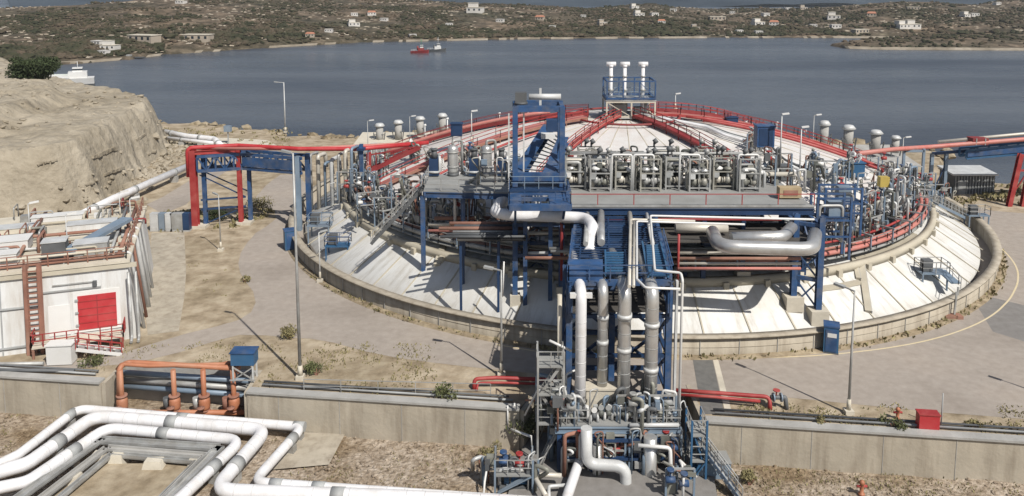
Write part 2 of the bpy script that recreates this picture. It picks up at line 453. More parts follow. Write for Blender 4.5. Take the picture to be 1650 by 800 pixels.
# --- roads (sheets above the ground)
def sheet(name, px, z, m_, zz=0.):
    mb = MB(); pts = [G(x, y, zz) for x, y in px]
    mb.v = [V((p.x, p.y, zz + z)) for p in pts]; mb.face(tuple(range(len(pts))))
    o = mb.build(name, m_); o['kind'] = 'structure'
    if o.data.polygons[0].normal.z < 0: o.data.flip_normals()
    return o
sheet('road', [(1900, 365), (1900, 700), (1655, 676), (1500, 664), (1380, 652), (1260, 640), (1150, 640), (1000, 640), (880, 640), (860, 602), (760, 592), (700, 585), (640, 577), (585, 566), (540, 553), (500, 546), (470, 545), (430, 541), (385, 540), (340, 552), (290, 568), (240, 580), (190, 588), (120, 594), (-60, 600), (-60, 585), (120, 582), (190, 572), (240, 556), (300, 538), (350, 526), (385, 516), (405, 503), (412, 488), (408, 470), (396, 455), (387, 440), (384, 425), (388, 408), (398, 392), (412, 376), (428, 366), (446, 352), (440, 338), (400, 330), (412, 318), (428, 300), (440, 290), (452, 282), (480, 282), (520, 330), (900, 330), (1400, 330), (1530, 326), (1600, 340), (1900, 365)][1:], .010, 'asphalt')
sheet('side_road', [(236, 330), (262, 318), (308, 290), (345, 268), (385, 250), (440, 240), (452, 246), (400, 262), (362, 278), (330, 300), (300, 330), (262, 345)], .012, 'asphalt')
sheet('concrete_pad', [(300, 238), (350, 222), (430, 226), (448, 236), (380, 243), (330, 248)], .014, 'concrete_pale')
sheet('pale_path', [(244, 376), (297, 374), (300, 440), (297, 480), (288, 534), (238, 540), (234, 500)], .016, 'concrete')
sheet('concrete_strip', [(480, 700), (557, 701), (530, 752), (440, 760)], .14, 'concrete', LY)
sheet('drain_grate', [(1115, 572), (1146, 572), (1168, 668), (1131, 668)], .020, 'drain')
sheet('drain_kerb', [(1147, 572), (1155, 572), (1180, 668), (1169, 668)], .020, 'concrete_pale')
sheet('pit_slab', [(850, 700), (1140, 712), (1165, 860), (800, 860)], .20, 'asphalt_patch', LY)  # dark sheet, shade of the tower foot put into its colour
sheet('road_patch', [(1560, 470), (1680, 500), (1680, 560), (1600, 535)], .014, 'asphalt_patch')
# yellow edge line: an arc round the tank wall
mb = MB()
def linestrip(mb, pts, wid, z):
    for a, b_ in zip(pts, pts[1:]):
        d = (b_ - a).normalized(); nn = V((-d.y, d.x, 0)) * wid / 2
        mb.quad(a - nn + V((0, 0, z)), a + nn + V((0, 0, z)), b_ + nn + V((0, 0, z)), b_ - nn + V((0, 0, z)))
ln = [G(x, y) for x, y in [(1150, 577), (1230, 577), (1300, 575), (1360, 570), (1420, 563), (1480, 553), (1530, 540), (1575, 523), (1605, 505), (1628, 482), (1640, 458), (1641, 438), (1632, 420), (1615, 402), (1595, 388)]]
linestrip(mb, fillet(ln, 30, 5), .16, .022); struct(mb, 'road_line', 'line_yellow')
mb = MB(); ln = [G(x, y) for x, y in [(905, 575), (860, 566), (800, 556)]]
linestrip(mb, ln, .14, .022); struct(mb, 'road_line', 'line_yellow')
# tar crack on the road, far right
# --- rock hill on the left
def xb(Y): return lerp_tab([(92, -75), (98, -66), (104, -58), (109, -56.5), (125, -58.5), (143, -61.5), (160, -70), (200, -100)], Y)
def sst(t): t = max(0., min(1., t)); return t * t * (3 - 2 * t)
def hill(X, Y):
    d = xb(Y) + 1.3 * fbm(X, Y, 4, .09) - X
    e = 153 + (-X - 62) * .9 - Y + 2 * fbm(X + 50, Y, 4, .1)
    e2 = Y - 93 + 2 * fbm(X + 50, Y, 4, .1)
    s = min(d / 4.6, e / 9, e2 / 7)
    if s <= 0: return -.3
    h = 8.8 * sst(s) ** .8 + .012 * max(0, d - 5)
    h += 1.8 * sst((d - 14 - .10 * (Y - 110)) / 4)
    h += .5 * fbm(X, Y, 7, .3) * min(1, s * 2) + .9 * fbm(X + 9, Y, 3, .06) * min(1, s)
    rd = 1 - abs(fbm(X * 1.3 + 40, Y + h * .8, 5, .14)) * 2.4
    h -= .9 * max(0, rd - .55) * min(1, s * 3) * (1.2 - .6 * s)
    q = h / 1.5 + .5 * fbm(X, Y, 3, .12); h += 1.5 * .75 * (math.floor(q) + sst((q - math.floor(q)) * 1.8) - q) * (1 if s < 1 else .35)
    return h
mb = MB(); nx, ny = 230, 300
for j in range(ny + 1):
    for i in range(nx + 1):
        u = i / nx; X = -53 - 150 * u ** 1.7; Y = 88 + 130 * j / ny
        mb.v.append(V((X, Y, hill(X, Y))))
for j in range(ny):
    for i in range(nx):
        a = j * (nx + 1) + i
        if max(mb.v[q].z for q in (a, a + 1, a + nx + 1, a + nx + 2)) > -.29: mb.face((a + 1, a, a + nx + 1, a + nx + 2), True)
struct(mb, 'rock_hill', 'rock')

# --- mainland across the strait
COAST = [(-700, 118), (-300, 114), (0, 108), (60, 105), (130, 102), (205, 96), (270, 88), (330, 84), (420, 78), (500, 73), (600, 68), (700, 66), (850, 63), (1000, 62), (1150, 61), (1330, 61), (1500, 61), (2400, 61)]
RIDGE = [(-700, 10), (0, 14), (120, 10), (200, 3), (280, -7), (400, -10), (520, -10), (600, -4), (660, 1), (720, 4), (800, 7), (880, 10), (950, 14), (1010, 9), (1050, 7), (1085, 13), (1150, 15), (1300, 14), (1350, 11), (1400, 6), (1450, 2.5), (1500, 3.5), (1540, 8), (1570, 8), (1610, 1), (1650, -2), (1750, -6), (2400, -8)]
DEPTH = [(-700, 330), (200, 300), (500, 330), (900, 330), (1200, 380), (1400, 260), (1650, 240), (2400, 240)]
def pxx(X, Y): return 825 + F * X / (Y * math.cos(TH) + 35 * math.sin(TH))
def mainland(X, Y):
    xp = pxx(X, Y)
    yc = lerp_tab(COAST, xp); Yc = G(825, yc, SEA).y + 6 * fbm(xp / 40, 0, 4)
    dp = lerp_tab(DEPTH, xp); s = (Y - Yc) / dp
    if s < 0: return SEA - .6 + s * 20
    zr = D(825, lerp_tab(RIDGE, xp), Yc + dp).z
    k = min(1, s) ** .75
    z = SEA + .4 + (zr - SEA) * k
    z += 3.4 * fbm(X, Y, 6, .012) * min(1, s * 5) * (1 if s < .8 else max(.2, 1 - (s - .8) * 4))
    if s > 1: z -= (s - 1) * 30
    return z
ramp_mat('mainland', [(.30, (.028, .027, .017)), (.43, (.060, .050, .034)), (.52, (.105, .085, .061)), (.62, (.18, .145, .11)), (.74, (.36, .30, .24))], .10, bump=.5, bscale=.12, bdist=2., detail=10, nrough=.72, stops2=[(.32, (.55, .62, .52)), (.5, (.95, .92, .88)), (.66, (1.3, 1.2, 1.1))], scale2=.011)
mb = MB(); cols = list(range(-500, 2300, 7)); rows = 64
for xp in cols:
    a = (xp - 825) / F
    yc = lerp_tab(COAST, xp); Yc = G(825, yc, SEA).y; dp = lerp_tab(DEPTH, xp)
    for r in range(rows + 1):
        Y = Yc - 12 + (dp * 1.35 + 12) * (r / rows) ** 1.25
        X = a * (Y * math.cos(TH) + 35 * math.sin(TH))
        mb.v.append(V((X, Y, mainland(X, Y))))
for i in range(len(cols) - 1):
    for r in range(rows):
        a = i * (rows + 1) + r; mb.face((a, a + rows + 1, a + rows + 2, a + 1), True)
struct(mb, 'mainland', 'mainland')
# headland spit on the right
SP0 = G(1340, 75, SEA); 
def spit(X, Y):
    xp = pxx(X, Y)
    t = (xp - 1338) / 60
    front_y = G(825, lerp_tab([(1338, 74), (1365, 79), (1420, 80.5), (1650, 82), (2400, 84)], xp), SEA).y
    back_y = front_y + lerp_tab([(1338, 4), (1400, 55), (1480, 90), (1650, 110), (2400, 120)], xp)
    if t < 0: return SEA - 1 + t
    u = (Y - front_y) / (back_y - front_y)
    if u < 0 or u > 1: return SEA - 1
    prof = min(1, u * 3, (1 - u) * 4) * min(1, t + .15)
    return SEA - .3 + 5.0 * prof ** .7 + 1.2 * fbm(X, Y, 5, .03) * prof
mb = MB(); cols2 = list(range(1330, 2300, 6)); rows2 = 26
for xp in cols2:
    a = (xp - 825) / F; fy = G(825, lerp_tab([(1338, 74), (1365, 79), (1420, 80.5), (1650, 82), (2400, 84)], xp), SEA).y
    for r in range(rows2 + 1):
        Y = fy - 3 + 130 * (r / rows2) ** 1.3
        X = a * (Y * math.cos(TH) + 35 * math.sin(TH)); mb.v.append(V((X, Y, spit(X, Y))))
for i in range(len(cols2) - 1):
    for r in range(rows2):
        a = i * (rows2 + 1) + r; mb.face((a, a + rows2 + 1, a + rows2 + 2, a + 1), True)
struct(mb, 'headland', 'mainland')
# pale beach along the far shore
mb = MB(); rb = random.Random(3)
for xp in range(-300, 2300, 6):
    if fbm(xp / 28, 8, 4) < -.10 and xp < 1340: continue
    pts = []
    for q in (xp, xp + 6):
        for yo in ((1.0, 1.), (-.6, 3.5)):
            yc = lerp_tab(COAST, q) + 1.0
            p = G(q, yc, SEA); pts.append(V((p.x, p.y - 1 + yo[1] * 1.4, SEA + .1 + (yo[1] - 1) * .5)))
    mb.quad(pts[0], pts[2], pts[3], pts[1])
    if xp > 1355:
        pts = []
        for q in (xp, xp + 6):
            p = G(q, lerp_tab([(1338, 74), (1365, 79), (1420, 80.5), (1650, 82), (2400, 84)], q), SEA)
            pts += [V((p.x, p.y - 1.5, SEA + .1)), V((p.x, p.y + 2.2, SEA + 1.6))]
        mb.quad(pts[0], pts[2], pts[3], pts[1])
ramp_mat('beach', [(.3, (.16, .135, .10)), (.55, (.27, .235, .185)), (.75, (.40, .36, .30))], .09, bump=.2)
struct(mb, 'beach', 'beach')
# scrub and trees covering the far hills: reads as one mass
ramp_mat('scrub', [(.3, (.022, .025, .013)), (.45, (.040, .041, .021)), (.55, (.065, .054, .034)), (.68, (.11, .082, .058))], .05, bump=0)
mb = MB(); rs = random.Random(5); random.seed(11)
n_ = 0
while n_ < 21000:
    xp = rs.uniform(-120, 1780); s = rs.random() ** 1.15
    yc = lerp_tab(COAST, xp); Yc = G(825, yc, SEA).y; dp = lerp_tab(DEPTH, xp)
    Y = Yc + 6 + dp * s; X = (xp - 825) / F * (Y * math.cos(TH) + 35 * math.sin(TH))
    dens = .42 + 1.6 * fbm(X, Y, 5, .016) + .25 * (1 - s)
    if rs.random() > dens: continue
    r = rs.uniform(.4, 1.25) * (1.35 if s < .2 else 1.) * (1.9 if rs.random() < .05 else 1)
    mb.ico((X, Y, mainland(X, Y) + r * .35), r, .3, (1.25, 1.25, .8)); n_ += 1
for _ in range(620):
    xp = rs.uniform(1355, 1800); Y0 = G(825, 81, SEA).y; Y = Y0 + rs.uniform(4, 95)
    X = (xp - 825) / F * (Y * math.cos(TH) + 35 * math.sin(TH)); z = spit(X, Y)
    if z < SEA + .8: continue
    r = rs.uniform(.6, 1.7); mb.ico((X, Y, z + r * .3), r, .3, (1.2, 1.2, .8))
o = mb.build('scrub', 'scrub'); tag(o, 'dark green and brown scrub dotted over the far hills across the water', 'scrub', None, 'stuff')
ramp_mat('outcrop', [(.3, (.22, .18, .135)), (.5, (.36, .31, .24)), (.7, (.50, .45, .38))], .05, bump=0)
mb = MB(); n_ = 0
while n_ < 1900:
    xp = rs.uniform(-120, 1780); s = rs.random()
    yc = lerp_tab(COAST, xp); Yc = G(825, yc, SEA).y; dp = lerp_tab(DEPTH, xp)
    Y = Yc + 6 + dp * s; X = (xp - 825) / F * (Y * math.cos(TH) + 35 * math.sin(TH))
    if fbm(X + 300, Y, 4, .02) < -.02: continue
    r = rs.uniform(.3, 1.0); mb.ico((X, Y, mainland(X, Y) + r * .15), r, .35, (2.2, 1.6, .6)); n_ += 1
o = mb.build('outcrops', 'outcrop'); tag(o, 'pale rock outcrops and terraces scattered over the far hills', 'rocks', None, 'stuff')
# ledges and cracks of the rock face, rubble at its foot
def hillhit(px, py):
    Y = 92.
    while Y < 200:
        p = D(px, py, Y)
        if p.z < hill(p.x, p.y): return p
        Y += .15
    return None
mb = MB(); rl = random.Random(12)
led = [(148, 254, 187, 239, .55), (166, 282, 197, 270, .4), (217, 226, 233, 217, .4), (236, 250, 250, 243, .25), (60, 266, 92, 258, .2), (130, 300, 150, 294, .2)]
for (xa, ya, xb2, yb2, th_) in led:
    k_n = 6
    pr = None
    for k in range(k_n + 1):
        f = k / k_n; p = hillhit(xa + (xb2 - xa) * f, ya + (yb2 - ya) * f + rl.uniform(-1, 1))
        if p is None: continue
        q = p + V((-.12, .1, rl.uniform(-.05, .05)))
        if pr is not None and (q - pr).length < 6: mb.bar(pr, q, 1.0 * rl.uniform(.7, 1.2), th_ * rl.uniform(.6, 1.2))
        pr = q
struct(mb, 'rock_ledge', 'rock')
mb = MB()
for _ in range(420):
    Y = rl.uniform(100, 152); X = xb(Y) + rl.gauss(1.2, 1.3); r = rl.uniform(.12, .5) * (1.8 if rl.random() < .06 else 1); mb.ico((X, Y, max(0, hill(X, Y)) + r * .25), r, .35, (1.1, 1.1, .8))
for _ in range(220):
    X, Y = rl.uniform(-110, -63), rl.uniform(104, 165); r = rl.uniform(.15, .5); z = hill(X, Y)
    if z > 1: mb.ico((X, Y, z + r * .2), r, .35, (1.2, 1.1, .7))
o = mb.build('fallen_rocks', 'rock'); tag(o, 'broken rocks lying along the foot of the cut rock face', 'rocks', None, 'stuff')
# far mountain, blue of the distance haze put into its colour
ramp_mat('mountain', [(.35, (.03, .042, .055)), (.6, (.055, .072, .09)), (.8, (.10, .115, .125))], .004, bump=0)
mb = MB(); cols3 = 90; rows3 = 24
for i in range(cols3 + 1):
    a = -.62 + 1.5 * i / cols3
    for r in range(rows3 + 1):
        Y = 1500 + 3200 * (r / rows3) ** 1.5; X = a * Y
        z = SEA - 1 + 320 * (r / rows3) ** 1.5 * (1 + .5 * fbm(X, Y, 5, .0009)) + 10 * fbm(X, Y, 5, .004)
        mb.v.append(V((X, Y, z)))
for i in range(cols3):
    for r in range(rows3):
        a = i * (rows3 + 1) + r; mb.face((a, a + rows3 + 1, a + rows3 + 2, a + 1), True)
struct(mb, 'mountain', 'mountain')
# haze
if HAZE:
    m = bpy.data.materials.new('haze'); m.use_nodes = True; MATS['haze'] = m
    nt = m.node_tree; nt.nodes.remove(nt.nodes['Principled BSDF'])
    pv = nt.nodes.new('ShaderNodeVolumePrincipled'); pv.inputs['Color'].default_value = (.80, .88, 1, 1); pv.inputs['Density'].default_value = HAZE
    pv.inputs['Anisotropy'].default_value = .2
    nt.links.new(pv.outputs[0], nt.nodes['Material Output'].inputs['Volume'])
    mb = MB(); mb.box((0, 2550, 353), (12400, 7300, 734)); o = mb.build('haze', 'haze'); o['kind'] = 'stuff'
    o['label'] = 'thin pale blue sea haze filling the air'; o['category'] = 'haze'
# ================================================================ TANK
tank = thing('storage_tank', 'huge round white domed gas storage tank with a sloping white panelled skirt', 'storage tank', TC)
mb = MB()
prof = [(33.4 * k / 16, 12.5 - 6.9 * (k / 16) ** 2) for k in range(17)]
mb.lathe(TC, list(reversed(prof)), 120)
mb.cur = 1
for k in range(40):      # radial laps and ring laps of the dome sheets
    t = k * 9 + 3
    pts = [pol(r, t, 12.52 - 6.9 * (r / 33.4) ** 2) for r in (3, 9, 15, 20, 25, 29, 33.2)]
    for a, b in zip(pts, pts[1:]): mb.bar(a, b, .10, .10)
mb.build('dome_roof', ['dome', 'cream'], tank)
mb = MB(); mb.lathe(TC, [(33.35, 4.1), (33.35, 5.75), (33.75, 5.75), (33.75, 4.1)], 120); mb.build('dome_kerb', 'concrete_grey', tank)
mb = MB(); mb.lathe(TC, [(41.5, .2), (41.5, .78), (36.4, 3.78), (33.4, 4.12)], 144)
mb.cur = 1
rp = random.Random(2)
for k in range(64):
    t = k * 360 / 64 + 1.4
    a, b = pol(41.8, t, .66), pol(36.5, t, 3.76); mb.bar(a, b, .13, .07)
for rr, zz in ((39.4, 2.03),):
    pass
mb.build('skirt', ['skirt', 'cream'], tank)
mb = MB(); mb.lathe(TC, [(36.45, 3.55), (37.05, 3.4), (37.05, 4.15), (36.45, 4.15)], 144, close=True)
for k in range(60): mb.box(pol(37.2, k * 6, 3.5), (.35, .5, .7), R_(k * 6))
mb.build('ring_beam', 'cream', tank)
mb = MB(); mb.lathe(TC, [(33.9, 4.55), (36.2, 4.55), (36.2, 4.67), (33.9, 4.67)], 120, close=True); mb.build('ring_walkway', 'grating', tank)
# ring wall round the skirt
rw = thing('ring_wall', 'low curved concrete wall ringing the white tank skirt', 'wall', TC)
mb = MB(); mb.lathe(TC, [(43.2, -.2), (43.2, 1.5), (42.75, 1.5), (42.75, .0), (41.4, .0)], 160)
mb.build('wall', 'concrete', rw)
mb = MB(); mb.lathe(TC, [(43.45, 1.5), (43.45, 1.64), (42.62, 1.64), (42.62, 1.5)], 160, close=True); mb.build('coping', 'concrete', rw)
mb = MB(); mb.lathe(TC, [(43.22, .68), (43.22, .74), (43.19, .74), (43.19, .68)], 160, close=True); mb.build('string_course', 'concrete', rw)
mb = MB(); mb.lathe(TC, [(43.2, .09), (43.95, .07), (44.0, -.1)], 160); mb.build('footing', 'soil_dark', rw)
boxes('joint', 'concrete_grey', rw, [(pol(43.23, 180 + k * 4.3, .78), (.05, .05, 1.4), R_(180 + k * 4.3)) for k in range(44)])
# cable troughs on the skirt
def skz(r): return .62 + (41.5 - r) / 5.1 * 3.0 + .14
def trough(name, label, pts, wd=.5, m_='cream', group=None):
    mb = MB()
    for a, b in zip(pts, pts[1:]):
        mb.bar(a, b, wd, .34)
        d = (b - a); d.z = 0; d.normalize(); nn = V((-d.y, d.x, 0)) * wd * .52
        mb.cur = 1; mb.bar(a + nn + V((0, 0, -.05)), b + nn + V((0, 0, -.05)), .10, .36); mb.cur = 0
    return one(mb, name, [m_, 'concrete_grey'], label, 'trough', pts[0], group)
def sk(r, t, up=.12): return pol(r, t, skz(r) + up)
def skpx(x, y, up=.15):
    z = 2.
    for _ in range(20):
        p = G(x, y, z); r = math.hypot(p.x - CX, p.y - CY); z = .5 * z + .5 * (skz(min(41.8, max(36.4, r))) + up)
    return G(x, y, z)
trough('cable_trough', 'pale concrete trough running down the white skirt right of the blue legs', [skpx(1387, 420), skpx(1392, 455), skpx(1399, 503)], .55)
trough('cable_trough', 'straight concrete trough crossing the skirt behind the right blue legs', [skpx(1318, 466), skpx(1350, 462), skpx(1384, 455)], .45)
trough('cable_trough', 'curved concrete trough under the pink pipes on the right skirt', [skpx(1378, 420), skpx(1410, 410), skpx(1440, 398), skpx(1474, 379)], .5)
trough('cable_trough', 'short slanting concrete trough left of the longest trough on the right skirt', [skpx(1362, 398), skpx(1376, 420), skpx(1383, 450)], .4)
trough('cable_trough', 'pale concrete trough standing on the left skirt below the deck', [skpx(704, 428), skpx(712, 405), skpx(720, 380)], .6)

# --- ring pipes
def ring_pipe(label, R, z, r, a0, a1, m_):
    mb = MB(); n = int(abs(a1 - a0) / 2.5) + 1
    mb.tube([pol(R, a0 + (a1 - a0) * i / n, z) for i in range(n + 1)], r, 8)
    one(mb, 'ring_pipe', m_, label, 'pipe', pol(R, a0, z), 'pipes curving round the tank')
ring_pipe('outermost faded pink pipe curving round the right of the tank', 36.05, 5.15, .23, -82, -22, 'pink')
ring_pipe('inner faded pink pipe beside the outermost one on the right', 35.45, 5.3, .2, -84, -20, 'pink')
ring_pipe('thin red pipe above the two faded pink ring pipes', 35.0, 5.75, .12, -86, -16, 'red')
ring_pipe('dull grey ring pipe on the left edge of the tank', 36.0, 5.1, .26, 172, 268, 'galv')
ring_pipe('brown ring pipe inside the grey one on the left', 35.4, 5.25, .2, 176, 270, 'rust')
ring_pipe('pale lagged ring pipe highest of those on the left', 34.8, 5.65, .24, 170, 266, 'alu_beige')
ring_pipe('dark grey ring pipe lowest against the dome on the left', 34.3, 5.2, .2, 168, 272, 'grey_dark')
ring_pipe('pale ring pipe running behind the deck legs at the front', 34.5, 5.3, .22, 236, 306, 'alu_beige')
ring_pipe('brown ring pipe in the shade below the valve deck', 35.6, 5.2, .22, 232, 300, 'rust')
# supports of the ring pipes
k_ = thing('pipe_support', 'small grey steel frame carrying the ring pipes round the tank', 'pipe support', pol(35.3, 0, 4.67), 'ring pipe supports')
k_.rotation_euler = (0, 0, 0)
for dx in (-1.1, 1.1): bars('post', 'steel_blue', k_, [(pol(35.3, 0, 4.67) + V((dx, 0, 0)), pol(35.3, 0, 6.15) + V((dx, 0, 0)))], .13)
for zz in (4.93, 6.15): bars('crossbar', 'grey', k_, [(pol(35.3 - 1.25, 0, zz), pol(35.3 + 1.25, 0, zz))], .14)
first = True
for t in list(range(170, 360, 6)) + [0, 6]:
    if first: k_.location = pol(35.3, t, 4.67); k_.rotation_euler = (0, 0, R_(t)); first = False
    else: copy_tree(k_, pol(35.3, t, 4.67), R_(t))
# railing round the ring walkway
rr_ = thing('walkway_railing', 'long curved steel railing round the rim of the tank', 'railing', pol(36.2, 270, 4.67))
mb = MB(); mb.rail([pol(36.2, t, 4.67) for t in range(166, 376, 3)], 1.15, 1.9, .07); mb.build('rails', 'galv', rr_)

# --- radial walkways over the dome
def domez(r): return 12.5 - 6.9 * (r / 33.4) ** 2
def walkway(label, t, r0, r1, wd, m_deck, m_rail, h=.9, girder='red_dark', gh=.45):
    th = thing('roof_walkway', label, 'walkway', pol(r1, t, domez(r1)), 'walkways climbing the dome')
    n = 9; rs_ = [r0 + (r1 - r0) * i / n for i in range(n + 1)]
    side = V((-math.sin(R_(t)), math.cos(R_(t)), 0)) * wd / 2
    c = [pol(r, t, domez(r) + .75) for r in rs_]
    mb = MB()
    for a, b in zip(c, c[1:]): mb.hexa([a - side - V((0, 0, .06)), a + side - V((0, 0, .06)), b + side - V((0, 0, .06)), b - side - V((0, 0, .06)), a - side, a + side, b + side, b - side])
    mb.build('deck', m_deck, th)
    mb = MB()
    for s in (-1.04, 1.04):
        for a, b in zip(c, c[1:]): mb.bar(a + side * s - V((0, 0, gh / 2 + .05)), b + side * s - V((0, 0, gh / 2 + .05)), .14, gh)
        for a in c: mb.bar(a + side * s, pol(math.hypot(a.x - CX, a.y - CY), t, domez(math.hypot(a.x - CX, a.y - CY)) - .05) + side * s, .12)
    mb.build('girder', girder, th)
    mb = MB()
    for s in (-1.12, 1.12): mb.rail([p + side * s for p in c], h, 2.2, .075)
    mb.build('handrail', m_rail, th)
    return th
walkway('red railed walkway climbing the right flank of the dome', 4, 4, 33, 1.1, 'pink', 'red_dark', girder='red', gh=.35)
walkway('faded pink walkway climbing the left flank of the dome', 202, 6, 33.2, 1.4, 'pink', 'red', girder='rust', gh=.3)
walkway('walkway with reddish railing running up the far left of the dome', 168, 5, 33, 1.2, 'red_dark', 'red_dark')
walkway('dark red walkway descending the dome front right of the apex', -64, 2.5, 24, 1.1, 'red_dark', 'red_dark', girder='red_dark', gh=.3)
walkway('thin red walkway descending the dome front left of the apex', 240, 2.5, 24, .7, 'pink', 'red', h=.7, gh=.2, girder='red')
t = thing('dome_railing', 'thin red railing stretching across the dome face behind the valves', 'railing', pol(19, 270, domez(19)))
mb = MB(); mb.rail([pol(19, t_, domez(19)) for t_ in range(236, 308, 4)], 1.1, 1.4, .05); mb.rail([pol(23, t_, domez(23)) for t_ in range(236, 300, 4)], 1.1, 1.4, .05); mb.build('rails', 'red_dark', t)
walkway('red walkway disappearing over the far right of the dome', 38, 4, 33, 1.2, 'red', 'red')
# fire water mains over the dome
def pipe(label, pts, r, m_, bend=None, name='pipe', group=None, cat='pipe', n=10):
    mb = MB(); mb.path(pts, r, bend, n); return one(mb, name, m_, label, cat, pts[0], group)
def dome_pipe(label, t, r0, r1, up, r, m_):
    n = 10; pipe(label, [pol(r0 + (r1 - r0) * i / n, t, domez(r0 + (r1 - r0) * i / n) + up) for i in range(n + 1)], r, m_, .2, 'fire_main', 'fire water mains on the dome')
dome_pipe('bright red fire main lying along the right dome walkway', -3, 8, 34, .55, .2, 'red')
dome_pipe('second red fire main nearer the camera on the right dome', -9, 10, 34, .5, .2, 'red')
dome_pipe('pinkish white fire main along the left dome skyline', 176, 10, 33, 1.25, .22, 'pink')
dome_pipe('slim red fire main on the left face of the dome', 212, 12, 33.5, .5, .14, 'red')
mb = MB(); mb.tube([pol(7, t, domez(7) + .5) for t in range(0, 361, 8)], .14, 8); one(mb, 'spray_ring', 'red_dark', 'red spray ring circling just below the dome apex', 'pipe', pol(9.2, 270, 11))
# white vent line and cable tray running down to the right
for k, (dy, r, m_, lb) in enumerate(((0, .2, 'white_clad', 'white vapour line curving down the dome right of the apex'), (.7, .16, 'galv_light', 'grey line beside the white vapour line on the dome'), (1.3, .14, 'grey_dark', 'dark cable run beside the vapour lines on the dome'))):
    pts = [pol(1.5, -30, 13.1)]
    for r_, t_ in ((6, -36), (11, -33), (14, -40), (19, -38), (22, -48), (28, -47)): pts.append(pol(r_ , t_ + dy * 4, domez(r_) + .55))
    pipe(lb, pts, r, m_, 1.5)

# --- vent platform at the apex
vp = thing('vent_platform', 'blue framed vent platform on a pale frame at the dome apex', 'platform', (CX, CY, 12.3))
x0, x1, y0, y1 = CX - 2.75, CX + 3.5, CY - 2.2, CY + 2.2
mb = MB()
for x in (x0, x0 + 3.2, x1):
    for y in (y0, y1): mb.bar((x, y, 12.0), (x, y, 14.9), .2)
for z in (12.9, 14.85):
    for y in (y0, y1): mb.bar((x0, y, z), (x1, y, z), .22)
    for x in (x0, x1): mb.bar((x, y0, z), (x, y1, z), .22)
mb.bar((x0, y0, 14.8), (x0 + 3.2, y0, 12.9), .1)
mb.build('support_frame', 'concrete_pale', vp)
mb = MB(); mb.box(((x0 + x1) / 2, CY, 15.02), (x1 - x0 + .3, 4.7, .14)); mb.box((CX, CY, 12.75), (6.6, 5, .12)); mb.build('deck', 'galv', vp)
mb = MB()
for x in (x0, x0 + 2.1, x0 + 4.2, x1):
    for y in (y0, y1): mb.bar((x, y, 15.0), (x, y, 17.6), .17)
for z in (15.3, 17.55):
    for y in (y0, y1): mb.bar((x0, y, z), (x1, y, z), .24 if z < 16 else .16)
    for x in (x0, x1): mb.bar((x, y0, z), (x, y1, z), .2)
mb.bar((x0, y0, 15.4), (x0 + 2.1, y0, 17.5), .08); mb.bar((x1, y0, 15.4), (x1 - 2.1, y0, 17.5), .08)
mb.build('upper_frame', 'blue', vp)
mb = MB(); mb.rail([(x0, y0, 15.1), (x1, y0, 15.1), (x1, y1, 15.1), (x0, y1, 15.1)], 1.1, 1.4, .06, closed=True); mb.build('railing', 'steel_blue', vp)
boxes('valve_block', 'concrete_grey', vp, [((CX - .8, CY, 13.6), (1.6, 2, 1.5)), ((CX + 1.6, CY - .5, 13.4), (1.1, 1.3, 1.1))])
tubes('riser', 'galv', vp, [([(CX + 2.6, CY, 12.8), (CX + 2.6, CY, 14.8)], .3)])
for i, (px, lb) in enumerate(((983, 'leftmost of the three white vent stacks on the dome'), (1005, 'middle one of the three white vent stacks on the dome'), (1034, 'rightmost of the three white vent stacks on the dome'))):
    p = D(px, 180, CY)
    vs = thing('vent_stack', lb, 'vent stack', (p.x, CY - .4, 12.6), 'white vent stacks')
    mb = MB(); mb.cyl((p.x, CY - .4, 12.6), (p.x, CY - .4, 19.5), .24); mb.build('pipe', 'white_clad', vs)
    mb = MB(); mb.cyl((p.x - .62, CY - .4, 19.62), (p.x + .62, CY - .4, 19.62), .30); mb.cyl((p.x, CY - .4, 19.1), (p.x, CY - .4, 19.5), .24, .38); mb.build('vent_head', 'white_clad', vs)
    mb = MB(); mb.cyl((p.x, CY - .4, 16.0), (p.x, CY - .4, 16.35), .36); mb.cyl((p.x, CY - .4, 17.9), (p.x, CY - .4, 18.1), .34); mb.build('flange', 'galv', vs)

# --- blue cabinets on the dome rim
def cabinet(label, px, py, Y, wd, dp, ht, m_='blue', leg=.8, name='switch_cabinet', cat='cabinet', group='blue boxes on the dome'):
    p = D(px, py, Y); c = thing(name, label, cat, p, group)
    mb = MB(); mb.box(p + V((0, 0, leg + ht / 2)), (wd, dp, ht)); mb.build('case', m_, c)
    mb = MB(); mb.box(p + V((0, 0, leg + ht + .05)), (wd + .2, dp + .2, .1)); mb.build('lid', m_, c)
    bars('leg', 'galv', c, [(p + V((a * wd * .4, b * dp * .4, -.6)), p + V((a * wd * .4, b * dp * .4, leg))) for a in (-1, 1) for b in (-1, 1)], .1)
    mb = MB(); mb.box(p + V((0, -dp / 2 - .02, leg + ht * .5)), (wd * .8, .04, ht * .8)); mb.build('door', 'blue_dark' if m_ == 'blue' else m_, c)
    return c
cabinet('blue box on legs beside the red walkway right of the apex', 1230, 250, 88, 1.9, 1.4, 2.3, 'blue', 1.0)
cabinet('rounded blue box at the bottom right of the dome', 1375, 300, 92, 1.9, 1.4, 1.6, 'blue_box', 1.2)
cabinet('small dark blue box on the left skyline of the dome', 736, 226, 100, 1.4, 1.2, 1.5, 'blue_dark', .6)
cabinet('small dark blue box on the right skyline of the dome', 1178, 205, 106, 1.5, 1.2, .9, 'blue_dark', .4)
cabinet('dark box on the dome edge behind the right valves', 1262, 300, 84, 1.3, 1.2, 1.6, 'grey_dark', .6)

